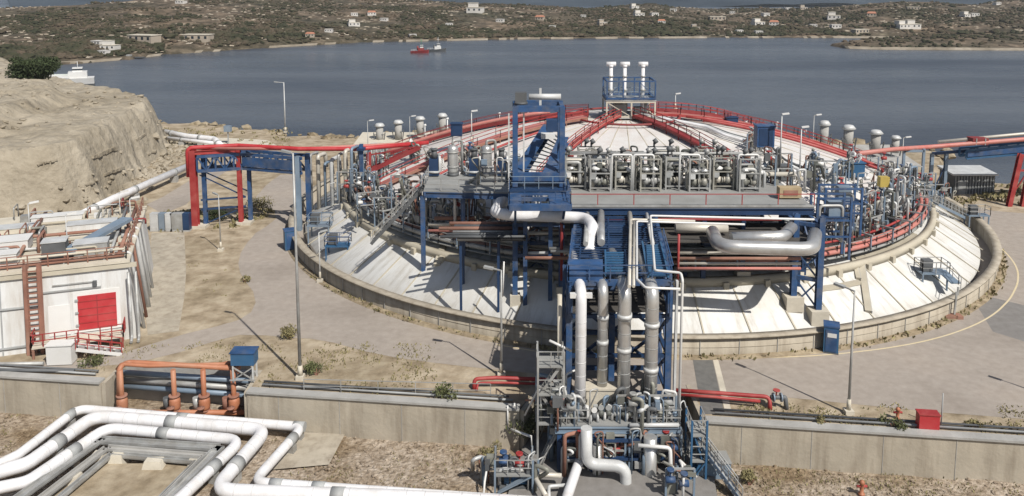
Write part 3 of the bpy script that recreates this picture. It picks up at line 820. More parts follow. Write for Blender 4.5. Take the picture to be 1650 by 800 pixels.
# --- lamp posts
def lamp(label, base, h, arm=(-.9, 0), m_='galv', r=.09, group='tall lamp posts', head='grey', shade=1.):
    base = V(base); t = thing('lamp_post', label, 'lamp post', base, group)
    mb = MB(); mb.cyl(base, base + V((0, 0, h)), r * 1.35, r * .7, 10); mb.build('pole', m_, t)
    a = V((arm[0], arm[1], .12)); top = base + V((0, 0, h - .05))
    mb = MB(); mb.bar(top, top + a, .09); mb.build('arm', m_, t)
    d = V((arm[0], arm[1], 0)).normalized()
    mb = MB(); mb.bar(top + a - d * .1 + V((0, 0, -.03)), top + a + d * .65 + V((0, 0, .06)), .32 * shade, .16); mb.build('lamp_head', head, t)
    mb = MB(); mb.box(base + V((0, 0, .15)), (.6, .6, .34)); mb.cyl(base + V((0, 0, .3)), base + V((0, 0, 1.1)), r * 2, r * 1.7, 10); mb.build('base', 'concrete_pale', t)
    return t
lamp('tallest grey lamp post beside the soil strip on the left', G(484, 611), 17.6, (-.3, .1), 'galv', .10, shade=.8)
lamp('grey lamp post between the tank and the left red pipe', G(808, 607), 8.5, (-.7, .2), 'galv', .08)
lamp('slender lamp post on the soil strip right of the red pipes', G(1367, 667), 9.0, (-.55, .6), 'galv', .08)
mb = MB(); p = G(1516, 690); mb.cyl(p, p + V((0, 0, 2.5)), .05, .04); one(mb, 'post', 'grey', 'thin grey post beside the red fire hose box', 'post', p)
lamp('lone lamp post by the sea at the far left', G(460, 214), 10.3, (-1.3, 0), 'galv_light', .12)
lamp('thin lamp post before the two white pipes left of the tank', G(356, 405), 6.5, (-.3, .2), 'galv', .06, shade=.6)
lamp('thin post standing at the left foot of the ring wall', G(516, 455), 5.2, (.2, .1), 'galv_light', .06, shade=.5)
lamp('lamp post beyond the right edge whose shadow crosses the road', (42.6, 51.5, 0), 9.0, (-.55, .6), 'galv', .1)
for x, y, yt, Y, lb in ((1257, 262, 185, 86, 'white lamp post rising from the dome rim right of the blue box'), (1288, 290, 206, 84, 'lamp post on the tank rim second from the right'), (1088, 178, 152, 118, 'tiny white lamp post behind the dome apex'), (760, 235, 180, 98, 'thin lamp post near the left skyline of the dome')):
    b = D(x, y, Y); top = D(x, yt, Y); lamp(lb, b, top.z - b.z, (.1, 0), 'galv_light', .07, 'lamp posts on the dome rim', 'white', .9)
for x, Y, yt, lb in ((1456, 112, 222, 'thin mast right of the row of grey drums'), (592, 128, 195, 'thin mast left of the row of grey drums'), (1312, 116, 186, 'mast at the left end of the right drums'), (660, 132, 188, 'thin mast between the left grey drums')):
    top = D(x, yt, Y); b = V((top.x, Y, 0)); lamp(lb, b, top.z, (.4, 0), 'galv', .06, 'masts behind the tank', 'white', .8)

# --- capped drums behind the tank
def drum(label, px, ytop, ybase, Y, wpx, group):
    a = D(px, ybase, Y); b = D(px, ytop, Y); r = wpx / 2 * (Y / F); h = b.z - a.z
    t = thing('capped_drum', label, 'drum', (a.x, Y, a.z), group)
    c = V((a.x, Y, a.z))
    mb = MB(); mb.lathe(c, [(0, 0), (r * .8, 0), (r * .8, h * .78), (0, h * .78)], 20); mb.build('barrel', 'concrete_grey', t)
    mb = MB(); mb.lathe(c + V((0, 0, h * .8)), [(r * .8, 0), (r * 1.2, h * .06), (r * .7, h * .2), (0, h * .22)], 20); mb.build('cap', 'galv_light', t)
    mb = MB()
    for q in (-1, 1): mb.bar(c + V((q * r * .9, -r * .4, -.5)), c + V((q * r * 1.25, -r * .4, h * .5)), .16)
    mb.bar(c + V((-r * 1.3, -r * .6, h * .4)), c + V((r * 1.3, -r * .6, h * .4)), .1); mb.build('bracket', 'grey_dark', t)
for i, (x, yt, yb) in enumerate(((612, 199, 228), (642, 194, 224), (677, 188, 218), (713, 183, 214))):
    drum(['leftmost of four grey drums behind the dome', 'second from left of the grey drums left of the dome', 'third from left of the grey drums left of the dome', 'grey drum nearest the dome on its left'][i], x, yt, yb, 146, 15, 'grey drums left of the dome')
for i, (x, yt, yb) in enumerate(((1327, 195, 236), (1366, 202, 240), (1410, 210, 246), (1442, 219, 246))):
    drum(['first of four capped grey drums right of the dome', 'second of the capped grey drums right of the dome', 'third of the capped grey drums right of the dome', 'smallest capped drum at the right end of the row'][i], x, yt, yb, 128, [17, 19, 19, 15][i], 'grey drums right of the dome')
def shedbox(name, label, cat, a, b, dy, z0, z1, wallm, roofm, slope=.3):
    t = thing(name, label, cat, ((a + b) / 2, dy[0], z0))
    mb = MB(); mb.hexa([(a, dy[0], z0), (b, dy[0], z0), (b, dy[1], z0), (a, dy[1], z0), (a, dy[0], z1), (b, dy[0], z1), (b, dy[1], z1 + slope), (a, dy[1], z1 + slope)]); mb.build('wall', wallm, t)
    mb = MB(); mb.hexa([(a - .3, dy[0] - .3, z1 + .02), (b + .3, dy[0] - .3, z1 + .02), (b + .3, dy[1] + .3, z1 + slope + .02), (a - .3, dy[1] + .3, z1 + slope + .02), (a - .3, dy[0] - .3, z1 + .25), (b + .3, dy[0] - .3, z1 + .25), (b + .3, dy[1] + .3, z1 + slope + .25), (a - .3, dy[1] + .3, z1 + slope + .25)]); mb.build('roof', roofm, t)
    return t
a, b = D(1275, 250, 126).x, D(1470, 250, 126).x
shedbox('plant_building', 'low grey roofed plant building under the right drums', 'building', a, b, (124, 134), 0, 1.6, 'grey', 'concrete_grey', 1.2)
a, b = D(575, 225, 144).x, D(735, 225, 144).x
shedbox('plant_building', 'low pale plant building under the left drums', 'building', a, b, (142, 151), 0, 1.2, 'grey', 'concrete_pale', .6)
a, b = D(1540, 300, 113).x, D(1606, 300, 113).x
s = shedbox('seaside_shed', 'dark corrugated shed with a pale roof by the sea', 'shed', a, b, (113.5, 117.5), -.1, 2.7, 'grey_dark', 'galv_light', .3)
mb = MB()
for k in range(14): mb.bar((a + (b - a) * (k + .5) / 14, 113.46, 0), (a + (b - a) * (k + .5) / 14, 113.46, 2.6), .12, .06)
mb.build('cladding_rib', 'grey', s)
mb = MB(); mb.box((a + 1.2, 113.42, 1.0), (1.0, .08, 2.0)); mb.build('door', 'grey', s)
# ================================================================ STEEL STRUCTURES
def braced_leg(name, label, p, ztop, w=.42, m_='blue', plinth=True, group=None, z0=None):
    pass
def skirt_z(x, y):
    r = math.hypot(x - CX, y - CY); return skz(max(36.4, min(41.8, r))) if r > 33.4 else domez(r)
# --- blue gantry tower at the front left of the valve deck
gx0, gx1, gy0, gy1 = D(830, 480, 69).x, D(904, 480, 69).x, 69.0, 72.4
gt = thing('gantry_tower', 'tall blue steel gantry tower with sloping beams left of the valve deck', 'tower', ((gx0 + gx1) / 2, (gy0 + gy1) / 2, 2))
GZ = 19.5
for x in (gx0, gx1):
    for y in (gy0, gy1):
        mb = MB(); mb.ibeam((x, y, skirt_z(x, y) - .3), (x, y, GZ), .46, .46); mb.build('leg', 'blue', gt)
        mb = MB(); mb.box((x, y, skirt_z(x, y) + .1), (.9, .9, 1.2)); mb.build('plinth', 'concrete_pale', gt)
for z in (6.2, 9.0, 12.0, GZ - .2):
    mb = MB()
    for y in (gy0, gy1): mb.bar((gx0, y, z), (gx1, y, z), .34, .5 if z in (12., GZ - .2) else .3)
    for x in (gx0, gx1): mb.bar((x, gy0, z), (x, gy1, z), .34, .4)
    mb.build('beam_frame', 'blue', gt)
mb = MB()
for x in (gx0, gx1):
    for a, b in ((2.6, 6.2), (9., 12.), (12.2, 16.)):
        mb.bar((x, gy0, a), (x, gy1, b), .14); mb.bar((x, gy1, a), (x, gy0, b), .14)
for a, b in ((6.4, 9.0), (2.6, 6.2)): mb.bar((gx0, gy1, a), (gx1, gy1, b), .13); mb.bar((gx1, gy1, a), (gx0, gy1, b), .13)
mb.build('bracing', 'blue_dark', gt)
mb = MB(); mb.box(((gx0 + gx1) / 2, gy0 + 1.4, 12.3), (gx1 - gx0 + .9, 4.2, .12)); mb.build('landing', 'blue_dark', gt)
mb = MB(); fx0, fx1, fy = gx0 - .5, gx1 + .5, 65.0
for z in (11.7,):
    mb.bar((fx0, fy, z), (fx1, fy, z), .55, .5); mb.bar((fx0, fy + 2.6, z), (fx1, fy + 2.6, z), .5, .3)
    for x in (fx0 + .2, fx1 - .2): mb.bar((x, fy, z), (x, gy0 + .2, z), .6, .5)
mb.box((fx1 - .9, fy + 2.0, 11.98), (1.7, 4.0, .1)); mb.box((fx0 + .5, fy + 2.0, 11.98), (1.0, 4.0, .1)); mb.box(((fx0 + fx1) / 2, fy + 3.4, 11.99), (fx1 - fx0, 1.4, .1)); mb.build('front_landing', 'blue', gt)
for x in (D(846, 480, 69).x, D(886, 480, 69).x): bars('inner_leg', 'blue', gt, [((x, 68.6, skirt_z(x, 68.6) - .2), (x, 68.6, 11.5), .36)])
mb = MB(); mb.box(((gx0 + gx1) / 2 + .6, gy0 + 2.2, 9.3), (gx1 - gx0 + 1.6, 5.2, .1)); mb.build('shade_floor', 'grey_dark', gt)  # floor added to throw more shade behind the gantry legs
mb = MB(); mb.rail([(fx0, gy0, 12.0), (fx0, fy, 12.0), (fx1, fy, 12.0), (fx1, gy0, 12.0)], 1.05, 1.2, .06); mb.build('front_rail', 'blue', gt)
bars('knee_brace', 'blue', gt, [((x, fy + .2, 11.5), (x, gy0, 8.6), .2) for x in (gx0, gx1)])
mb = MB(); mb.rail([(gx0 - .4, gy1, 12.36), (gx0 - .4, gy0 - .6, 12.36), (gx1 + .4, gy0 - .6, 12.36), (gx1 + .4, gy1, 12.36)], 1.1, 1.2, .06); mb.build('landing_rail', 'steel_blue', gt)
# two sloping blue beams seen from above
a0, a1 = D(834, 284, 69.2), D(884, 206, 80)
b0, b1 = D(884, 284, 69.2), D(908, 226, 78)
for p, q in ((a0, a1), (b0, b1)):
    mb = MB(); mb.ibeam(p, q, 1.05, .7); mb.build('sloping_beam', 'blue', gt)
mb = MB()
for k in range(12): 
    f = (k + .5) / 12; mb.bar(a0.lerp(a1, f), b0.lerp(b1, f), .22, .06)
mb.build('stair_tread', 'grey_dark', gt)
mb = MB(); mb.bar((gx0, gy0, 13.3), (gx1, gy0, 13.3), .4, .75); mb.build('head_beam', 'blue', gt)
mb = MB(); mb.box(D(893, 202, 76), (1.5, 1.2, 1.1)); mb.build('winch_house', 'blue_dark', gt)
mb = MB(); mb.box(D(883, 219, 75), (1.3, .9, .45)); mb.build('hatch', 'white', gt)
mb = MB(); mb.box((gx0 + .5, gy0 + .8, GZ + .7), (1.0, .8, .9)); mb.cyl((gx0 + .5, gy0 + .8, GZ + .1), (gx0 + .5, gy0 + .8, GZ + .3), .6); mb.build('hoist', 'grey_dark', gt)
mb = MB(); mb.cyl((gx0 + 1.2, gy0 + .8, GZ + .75), (gx1 - .1, gy0 + .8, GZ + .75), .26); mb.bar((gx0 + 2.2, gy0 + .8, GZ), (gx0 + 2.2, gy0 + .8, GZ + 1.5), .2); mb.build('jib_arm', 'galv_light', gt)
mb = MB(); mb.bar((gx0 - .55, gy0, 11.9), (gx0 - .55, gy0, 18.9), .13); mb.bar((gx0 + .75, gy0 + .3, 12.4), (gx0 + .75, gy0 + .3, 18.9), .13)
for k in range(18): mb.bar((gx0 - .55, gy0, 12.2 + k * .37), (gx0 - .1, gy0, 12.2 + k * .37), .06)
mb.build('ladder', 'galv_light', gt)

# --- valve deck over the front of the dome
DZ = 10.5
def deckpt(x, y): return G(x, y, DZ)
p0, p1, p2, p3 = deckpt(905, 334), deckpt(1312, 334), deckpt(1296, 297), deckpt(905, 297)
vd = thing('valve_deck', 'long grey valve deck on blue beams across the front of the dome', 'platform', (p0 + p1) / 2 - V((0, 0, DZ)))
YF, YB = p0.y, p2.y
xl, xr = p0.x, p1.x
mb = MB(); mb.hexa([(xl, YF, DZ - .12), (xr, YF, DZ - .12), (xr, YB + 2, DZ - .12), (xl, YB + 2, DZ - .12), (xl, YF, DZ), (xr, YF, DZ), (xr, YB + 2, DZ), (xl, YB + 2, DZ)]); mb.build('deck_plate', 'grating', vd)
mb = MB()
for y in (YF + .1, YB - 1, YB + 1.6): mb.ibeam((xl, y, DZ - .42), (xr, y, DZ - .42), .3, .58)
for k in range(10):
    x = xl + .2 + (xr - xl - .4) * k / 9; mb.bar((x, YF + .1, DZ - .4), (x, YB + 1.8, DZ - .4), .2, .36)
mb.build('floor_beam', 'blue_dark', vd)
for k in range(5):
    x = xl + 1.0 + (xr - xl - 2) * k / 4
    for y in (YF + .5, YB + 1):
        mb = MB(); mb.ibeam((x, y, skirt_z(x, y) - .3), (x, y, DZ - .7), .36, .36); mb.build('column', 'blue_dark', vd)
mb = MB(); mb.rail([(xl, YF + .05, DZ), (xr, YF + .05, DZ)], 1.15, 3.3, .075, rails=(1.,)); mb.build('handrail', 'red', vd)
mb = MB(); mb.bar((xl, YF - .02, DZ + .1), (xr, YF - .02, DZ + .1), .06, .2); mb.build('toe_board', 'galv', vd)
# left deck
q0, q1 = G(682, 307, DZ), G(826, 312, DZ)
ld = thing('side_deck', 'smaller grey deck on blue columns left of the gantry tower', 'platform', (q0.x, q0.y, 0))
mb = MB(); mb.hexa([(q0.x, q0.y, DZ - .14), (q1.x, q0.y - .8, DZ - .14), (q1.x, q0.y + 6.5, DZ - .14), (q0.x, q0.y + 6.5, DZ - .14), (q0.x, q0.y, DZ), (q1.x, q0.y - .8, DZ), (q1.x, q0.y + 6.5, DZ), (q0.x, q0.y + 6.5, DZ)]); mb.build('deck_plate', 'grating', ld)
mb = MB()
mb.ibeam((q0.x, q0.y + .1, DZ - .42), (q1.x, q0.y - .7, DZ - .42), .3, .55); mb.ibeam((q0.x, q0.y + 6.3, DZ - .42), (q1.x, q0.y + 6.3, DZ - .42), .3, .55)
for k in range(5): x = q0.x + .15 + (q1.x - q0.x - .3) * k / 4; mb.bar((x, q0.y - .1, DZ - .4), (x, q0.y + 6.3, DZ - .4), .2, .36)
mb.build('floor_beam', 'blue', ld)
for x in (D(681, 350, q0.y).x, D(746, 350, q0.y).x, q1.x - .3):
    for y in (q0.y + .2, q0.y + 6):
        mb = MB(); mb.ibeam((x, y, skirt_z(x, y) - .3), (x, y, DZ - .6), .42, .42); mb.build('column', 'blue', ld)
mb = MB(); mb.rail([(q0.x, q0.y + 6.4, DZ), (q0.x, q0.y, DZ), (q1.x, q0.y - .8, DZ)], 1.15, 1.8, .07); mb.build('handrail', 'galv', ld)
st = thing('stairway', 'steep dark stairway climbing to the left deck from the ring walkway', 'stairs', (q0.x - 4, q0.y, 5))
A = V((q0.x - 5.2, q0.y + .6, 5.0)); B = V((q0.x - .1, q0.y + .8, DZ))
for s in (0, 1.0): bars('stringer', 'grey_dark', st, [(A + V((0, s, 0)), B + V((0, s, 0)), .1, .3)])
mb = MB()
for k in range(16): c = A.lerp(B, (k + .5) / 16) + V((0, .5, 0)); mb.box(c, (.28, 1.0, .05))
mb.build('treads', 'galv', st); st.children[-1]['kind'] = 'stuff'
for s in (0, 1.0): 
    mb = MB(); mb.rail([A + V((0, s, 0)), B + V((0, s, 0))], 1.0, 1.4, .06); mb.build('handrail', 'galv', st)
# vertical vessels on the left deck
for i, (px, lb) in enumerate(((730, 'shiny upright vessel on the left deck farther from the gantry'), (784, 'shiny upright vessel on the left deck nearer the gantry'))):
    p = G(px, 283, DZ); h = 3.1
    t = thing('vessel', lb, 'vessel', p, 'upright vessels on the side deck')
    mb = MB(); mb.lathe(p, [(0, .3), (.5, .3), (.56, .6), (.56, h - .35), (.48, h - .1), (.25, h + .05), (0, h + .1)], 20); mb.build('shell', 'alu', t)
    for z in (.9, h - .7): 
        mb = MB(); mb.cyl(p + V((0, 0, z)), p + V((0, 0, z + .12)), .63); mb.build('band', 'galv', t)
    mb = MB(); mb.path([p + V((0, 0, h)), p + V((0, 0, h + .5)), p + V((.9, .6, h + .5)), p + V((.9, .6, 0))], .14); mb.build('outlet_pipe', 'galv', t)
    mb = MB(); mb.cyl(p + V((0, 0, 0)), p + V((0, 0, .32)), .62, .55); mb.build('base', 'grey_dark', t)
for px, Y, lb in ((700, 78, 'navy blue pump box at the left end of the side deck'), (764, 79, 'dark blue pump box between the two upright vessels'), (808, 80, 'tall dark pump box beside the gantry tower')):
    p = G(px, 284, DZ)
    c = thing('pump_unit', lb, 'pump', p, 'dark pump units on the side deck')
    mb = MB(); mb.box(p + V((0, 0, 1.0)), (1.0, .9, 1.7)); mb.build('case', 'blue_dark', c)
    mb = MB(); mb.cyl(p + V((0, 0, 1.85)), p + V((0, 0, 2.7)), .33, .28); mb.cyl(p + V((0, 0, 2.7)), p + V((0, 0, 2.85)), .38); mb.build('motor', 'grey_dark', c)
    mb = MB(); mb.path([p + V((-.9, -.3, .5)), p + V((0, -.5, .5)), p + V((.6, -.5, .5)), p + V((.6, -.5, 2.2))], .12); mb.build('pipework', 'galv_light', c)

# --- valve skids
rv = random.Random(21)
def valve_skid(label, px, w_, seed, py=303):
    r = random.Random(seed); p = G(px, py, DZ); t = thing('valve_skid', label, 'valve skid', p, 'valve skids on the deck')
    h = 3.2; hw = w_ / 2; dp = 1.5
    fr = r.choice(['skid_b', 'galv', 'skid_b'])
    mb = MB()
    for x in (-hw, hw):
        for y in (-dp * .5, dp * .5): mb.bar(p + V((x, y, 0)), p + V((x, y, h)), .15)
    for z in (.35, h * .55, h - .08):
        for y in (-dp * .5, dp * .5): mb.bar(p + V((-hw, y, z)), p + V((hw, y, z)), .11)
        for x in (-hw, hw): mb.bar(p + V((x, -dp * .5, z)), p + V((x, dp * .5, z)), .11)
    mb.build('frame', fr, t)
    for k in range(2):       # control valves
        c = p + V((-hw * .45 + k * hw * .95, -dp * .2 + r.uniform(-.2, .2), .75 + r.uniform(0, .3)))
        mb = MB(); mb.lathe(c - V((0, 0, .35)), [(0, 0), (.25, .05), (.34, .35), (.25, .65), (0, .7)], 12); mb.cyl(c + V((-.6, 0, 0)), c + V((.6, 0, 0)), .17); mb.cyl(c + V((-.62, 0, 0)), c + V((-.52, 0, 0)), .3); mb.cyl(c + V((.52, 0, 0)), c + V((.62, 0, 0)), .3)
        v = mb.build('valve_body', r.choice(['skid_b', 'alu_beige', 'skid_a', 'galv']), t)
        mb = MB(); mb.cyl(c + V((0, 0, .3)), c + V((0, 0, .95)), .08); mb.lathe(c + V((0, 0, .95)), [(0, 0), (.4, .05), (.45, .2), (.2, .35), (0, .36)], 14); mb.build('actuator', r.choice(['skid_a', 'skid_c', 'alu', 'grey_dark', 'white']), v)
    for k in range(3):       # pipe runs
        y = r.uniform(-.6, .7); z1, z2 = r.uniform(.4, 1.3), r.uniform(1.7, 3.0); xa, xb_ = -hw * r.uniform(.4, 1.1), hw * r.uniform(.4, 1.1)
        mb = MB(); mb.path([p + V((xa, y, 0)), p + V((xa, y, z2)), p + V((xb_, y, z2)), p + V((xb_, y, z1)), p + V((xb_, y + 1.2, z1))], r.choice([.10, .14, .19]), .3, 9); mb.build('pipework', r.choice(['skid_b', 'alu_beige', 'galv', 'skid_a', 'grey', 'white']), t)
    for k in range(5):
        c = p + V((r.uniform(-hw, hw), r.uniform(-.6, .7), r.uniform(.3, 2.9))); mb = MB()
        if r.random() < .5: mb.cyl(c, c + V((r.uniform(-.6, .6), 0, r.uniform(-.1, .5))), r.uniform(.12, .3))
        else: mb.box(c, (r.uniform(.2, .6), r.uniform(.2, .6), r.uniform(.2, .6)))
        mb.build('fitting', r.choice(['skid_c', 'skid_a', 'skid_c', 'grey_dark', 'skid_b', 'galv_light']), t)
    for k in range(2):       # tops
        c = p + V((r.uniform(-hw, hw) * .8, r.uniform(-.4, .4), h)); mb = MB(); mb.cyl(c, c + V((0, 0, .5)), .1); mb.cyl(c + V((-.05, 0, .5)), c + V((.3, 0, .75)), .25); mb.build('limit_switch', 'grey_dark' if r.random() < .5 else 'galv', t)
    c = p + V((r.uniform(-.5, .5) * hw, dp * .35, 1.9)); mb = MB(); mb.cyl(c + V((-.6, 0, 0)), c + V((.6, 0, 0)), .3); mb.lathe(c + V((.0, -.35, 0)), [(0, -.1), (.28, -.1), (.28, .1), (0, .1)], 12); mb.build('drum_valve', r.choice(['skid_a', 'grey_dark', 'skid_c']), t)
    mb = MB(); mb.box(p + V((0, dp * .62, 1.3)), (w_ * .9, .1, 2.0)); mb.build('back_panel', 'skid_c', t)
    c = p + V((-hw * .7, -dp * .45, 1.5)); mb = MB(); mb.box(c, (.5, .25, .6)); mb.build('junction_box', r.choice(['grey', 'galv_light', 'white']), t)
names_ = ['leftmost tangled valve skid on the deck beside the gantry', 'second valve skid from the gantry tower', 'third valve skid from the gantry tower', 'middle valve skid of the row on the deck', 'fifth valve skid from the gantry tower', 'third valve skid from the right end of the deck', 'second valve skid from the right end of the deck', 'rightmost valve skid on the deck next to the tan cabinet']
for i, px in enumerate((926, 966, 1006, 1046, 1086, 1124, 1162, 1204)): valve_skid(names_[i], px, 1.9, 40 + i, 303 + (i % 2) * 3)
bk = ['low valve skid behind the gantry side skids', 'low valve skid behind the middle of the row', 'low valve skid behind the right of the row']
for i, px in enumerate((950, 1064, 1140)): valve_skid(bk[i], px, 2.3, 70 + i, 288)
# tall white goal-post frames between the skids
for i, (px, lb) in enumerate(((985, 'pale pipe arch over the second skid on the valve deck'), (1020, 'pale pipe arch over the third skid on the valve deck'), (1094, 'pale pipe arch left of the deck middle'), (1188, 'pale pipe arch towards the right end of the deck'))):
    p = G(px, 308, DZ); mb = MB(); mb.path([p, p + V((0, 0, 3.5)), p + V((1.9, 0, 3.5)), p + V((1.9, 0, 0))], .10, .25); one(mb, 'pipe_arch', 'white', lb, 'pipe', p, 'pale pipe arches on the valve deck')
p = G(1232, 262, DZ)
pipe('long grey header pipe behind the valve skids', [G(908, 296, DZ) + V((0, 0, 3.0)), G(1225, 296, DZ) + V((0, 0, 3.0))], .16, 'galv', name='header_pipe')
pipe('pale header pipe at knee height behind the skids', [G(908, 297, DZ) + V((0, 0, 1.0)), G(1280, 297, DZ) + V((0, 0, 1.0))], .22, 'alu_beige', name='header_pipe')
cb = G(1271, 320, DZ); c = thing('control_box', 'tan control box standing at the right end of the valve deck', 'cabinet', cb)
mb = MB(); mb.box(cb + V((0, 0, .62)), (2.0, .9, .95)); mb.build('case', 'tan', c); bars('foot', 'galv', c, [(cb + V((s, 0, 0)), cb + V((s, 0, .2))) for s in (-.8, .8)], .12)
mb = MB(); mb.box(cb + V((0, -.47, .62)), (1.3, .04, .5)); mb.build('panel', 'rust', c)
cb = D(1423, 300, 86); c = thing('yellow_cabinet', 'small yellow cabinet among the pipes right of the deck', 'cabinet', cb)
mb = MB(); mb.box(cb + V((0, 0, .5)), (1.0, .8, 1.1)); mb.build('case', 'yellow', c); bars('leg', 'galv', c, [(cb + V((s, 0, -1.6)), cb + V((s, 0, 0))) for s in (-.35, .35)], .1)

# --- equipment crowding the rim right and left of the deck
def manifold(label, c, seed, h=2.2, wd=2.0, t0=0, group='pipe manifolds on the tank rim', n=6):
    r = random.Random(seed); t = thing('pipe_manifold', label, 'manifold', c, group)
    ux = V((math.cos(t0), math.sin(t0), 0)); uy = V((-math.sin(t0), math.cos(t0), 0))
    q = lambda a, b, z: c + ux * a + uy * b + V((0, 0, z))
    bars('post', 'steel_blue', t, [(q(-wd / 2, 0, -.4), q(-wd / 2, 0, h)), (q(wd / 2, 0, -.4), q(wd / 2, 0, h))], .13)
    bars('crossbar', 'galv', t, [(q(-wd / 2, 0, h), q(wd / 2, 0, h)), (q(-wd / 2, 0, h * .5), q(wd / 2, 0, h * .5))], .11)
    for k in range(n):
        a, b = r.uniform(-wd * .6, wd * .6), r.uniform(-.7, .7); z1, z2 = r.uniform(.2, .9), r.uniform(1., h + .6)
        mb = MB(); mb.path([q(a, b, -.5), q(a, b, z2), q(a + r.uniform(-1, 1), b + r.uniform(-.8, .8), z2), q(a + r.uniform(-1.2, 1.2), b + .5, z1)], r.choice([.05, .07, .09, .14]), .25, 7)
        mb.build('pipework', r.choice(['galv_light', 'galv', 'steel_blue', 'skid_a', 'skid_b', 'white', 'grey_dark', 'rust', 'skid_c']), t)
    for k in range(3):
        z = q(r.uniform(-wd * .5, wd * .5), r.uniform(-.5, .5), r.uniform(.1, h)); mb = MB(); mb.box(z, (r.uniform(.25, .7), r.uniform(.2, .5), r.uniform(.25, .8)), t0); mb.build('fitting', r.choice(['skid_c', 'grey_dark', 'skid_a', 'steel_blue', 'galv']), t)
    for k in range(2):
        z = q(r.uniform(-wd * .4, wd * .4), r.uniform(-.4, .4), r.uniform(.5, h)); mb = MB(); mb.cyl(z - ux * .3, z + ux * .3, .22); mb.cyl(z, z + V((0, 0, .7)), .07); mb.cyl(z + V((0, 0, .6)), z + V((0, 0, .72)), .24); mb.build('valve', r.choice(['red', 'grey', 'white', 'blue', 'galv']), t)
lbl_r = ['pipe manifold on the right rim %s' % s for s in ('just past the deck end', 'by the rightmost blue leg', 'under the rounded blue box', 'below the yellow cabinet', 'beside the yellow cabinet', 'where the pink pipes bend away', 'at the far right bend', 'in front of the dark shed')]
for i, t in enumerate((-68, -60, -52, -44, -36, -28, -20, -12)): manifold(lbl_r[i], pol(34.7, t, 4.7), 100 + i, 2.3, 2.2, R_(t + 90))
for i, (t, lb) in enumerate(((-56, 'tangled manifold against the dome foot right of the deck'), (-46, 'second manifold against the dome foot on the right'), (-37, 'third manifold against the dome foot on the right'), (-27, 'fourth manifold against the dome foot on the right'), (-17, 'manifold against the dome foot under the right red bridge'))): manifold(lb, pol(32.4, t, 6.1), 130 + i, 2.0, 2.4, R_(t + 90))
lbl_l = ['pipe manifold on the left rim %s' % s for s in ('below the red bridge end', 'beside the blue bridge post', 'above the blue skirt stair', 'left of the dark stairway', 'under the dark stairway', 'behind the side deck columns', 'in the shade of the side deck', 'near the foot of the gantry')]
for i, t in enumerate((176, 186, 195, 204, 213, 222, 231, 240)): manifold(lbl_l[i], pol(34.7, t, 4.7), 160 + i, 2.4, 2.2, R_(t + 90))
for i, (t, lb) in enumerate(((183, 'tall manifold against the dome foot at the far left'), (193, 'manifold against the dome foot left of the pink walkway'), (214, 'manifold against the dome foot right of the pink walkway'), (225, 'manifold against the dome foot near the dark stairway'))): manifold(lb, pol(32.2, t, 6.1), 190 + i, 2.4, 2.2, R_(t + 90))
# tall grey uprights between the left bridge and the tank
ul = ['grey upright pipe %s the left red bridge' % s for s in ('first behind', 'second behind', 'third behind', 'fourth behind', 'fifth behind', 'sixth behind', 'last behind')]
for i, (px, yb, yt) in enumerate(((500, 300, 250), (512, 318, 252), (523, 310, 264), (534, 316, 258), (545, 318, 250), (556, 312, 244), (566, 310, 240))):
    Y = 101 - i; a = D(px, yt, Y); b = V((a.x, a.y, -.1))
    mb = MB(); mb.path([b, V((a.x, a.y, a.z)), a + V((.5, 1.8, 0)), a + V((.6, 2.0, -1.8))], .26 if i % 2 else .18, .4)
    one(mb, 'upright_pipe', ['galv', 'alu_beige', 'steel_blue', 'galv_light'][i % 4], ul[i], 'pipe', b, 'grey upright pipes at the left rim')

# --- right blue trestle under the silver loop
tr = thing('blue_trestle', 'blue braced trestle on two concrete plinths carrying the silver pipe loop', 'trestle', (25, 67, 1))
TL = [D(1278, 485, 67.5), D(1314, 487, 66.5)]
ztop = 10.4
cols = []
for (px, Y) in ((1278, 67.6), (1319, 66.6)):
    x = D(px, 470, Y).x; z0 = skirt_z(x, Y)
    mb = MB(); mb.ibeam((x, Y, z0 + .7), (x, Y, ztop), .5, .5); mb.build('column', 'blue', tr); cols.append((x, Y, z0))
    mb = MB(); mb.box((x, Y, z0 + .35), (1.5, 1.4, 1.3)); mb.build('plinth', 'concrete_pale', tr)
    x2 = x + .1; z2 = skirt_z(x2, Y + 4); mb = MB(); mb.ibeam((x2, Y + 4, z2 - .2), (x2, Y + 4, ztop), .4, .4); mb.build('column', 'blue_dark', tr)
mb = MB()
(xa, ya, za), (xb_, yb, zb) = cols
for z1, z2 in ((2.2, 4.8), (4.8, 7.2)): mb.bar((xa, ya, z1), (xb_, yb, z2), .13); mb.bar((xb_, yb, z1), (xa, ya, z2), .13)
for z in (4.8, 7.2, 9.6): mb.bar((xa, ya, z), (xb_, yb, z), .3)
for x, y in ((xa, ya), (xb_, yb)):
    mb.bar((x, y, 9.6), (x, y + 4, 9.6), .3); mb.bar((x, y, 5), (x, y + 4, 8.5), .13)
mb.build('bracing', 'blue', tr)
xm = D(1140, 420, 67.5).x
mb = MB(); mb.ibeam((xm - .4, 67.2, 7.9), (xb_, 67.0, 7.9), .3, .5); mb.ibeam((xm - .4, 70.8, 7.9), (xb_, 70.8, 7.9), .3, .5); mb.build('girder', 'blue_dark', tr)
x = xm; z0 = skirt_z(x, 69)
mb = MB(); mb.ibeam((x, 69, z0 - .2), (x, 69, 9.6), .4, .4); mb.build('column', 'blue_dark', tr)
x = D(1195, 460, 70).x; z0 = skirt_z(x, 70); mb = MB(); mb.ibeam((x, 70, z0 + .5), (x, 70, 8), .4, .4); mb.build('column', 'blue_dark', tr)
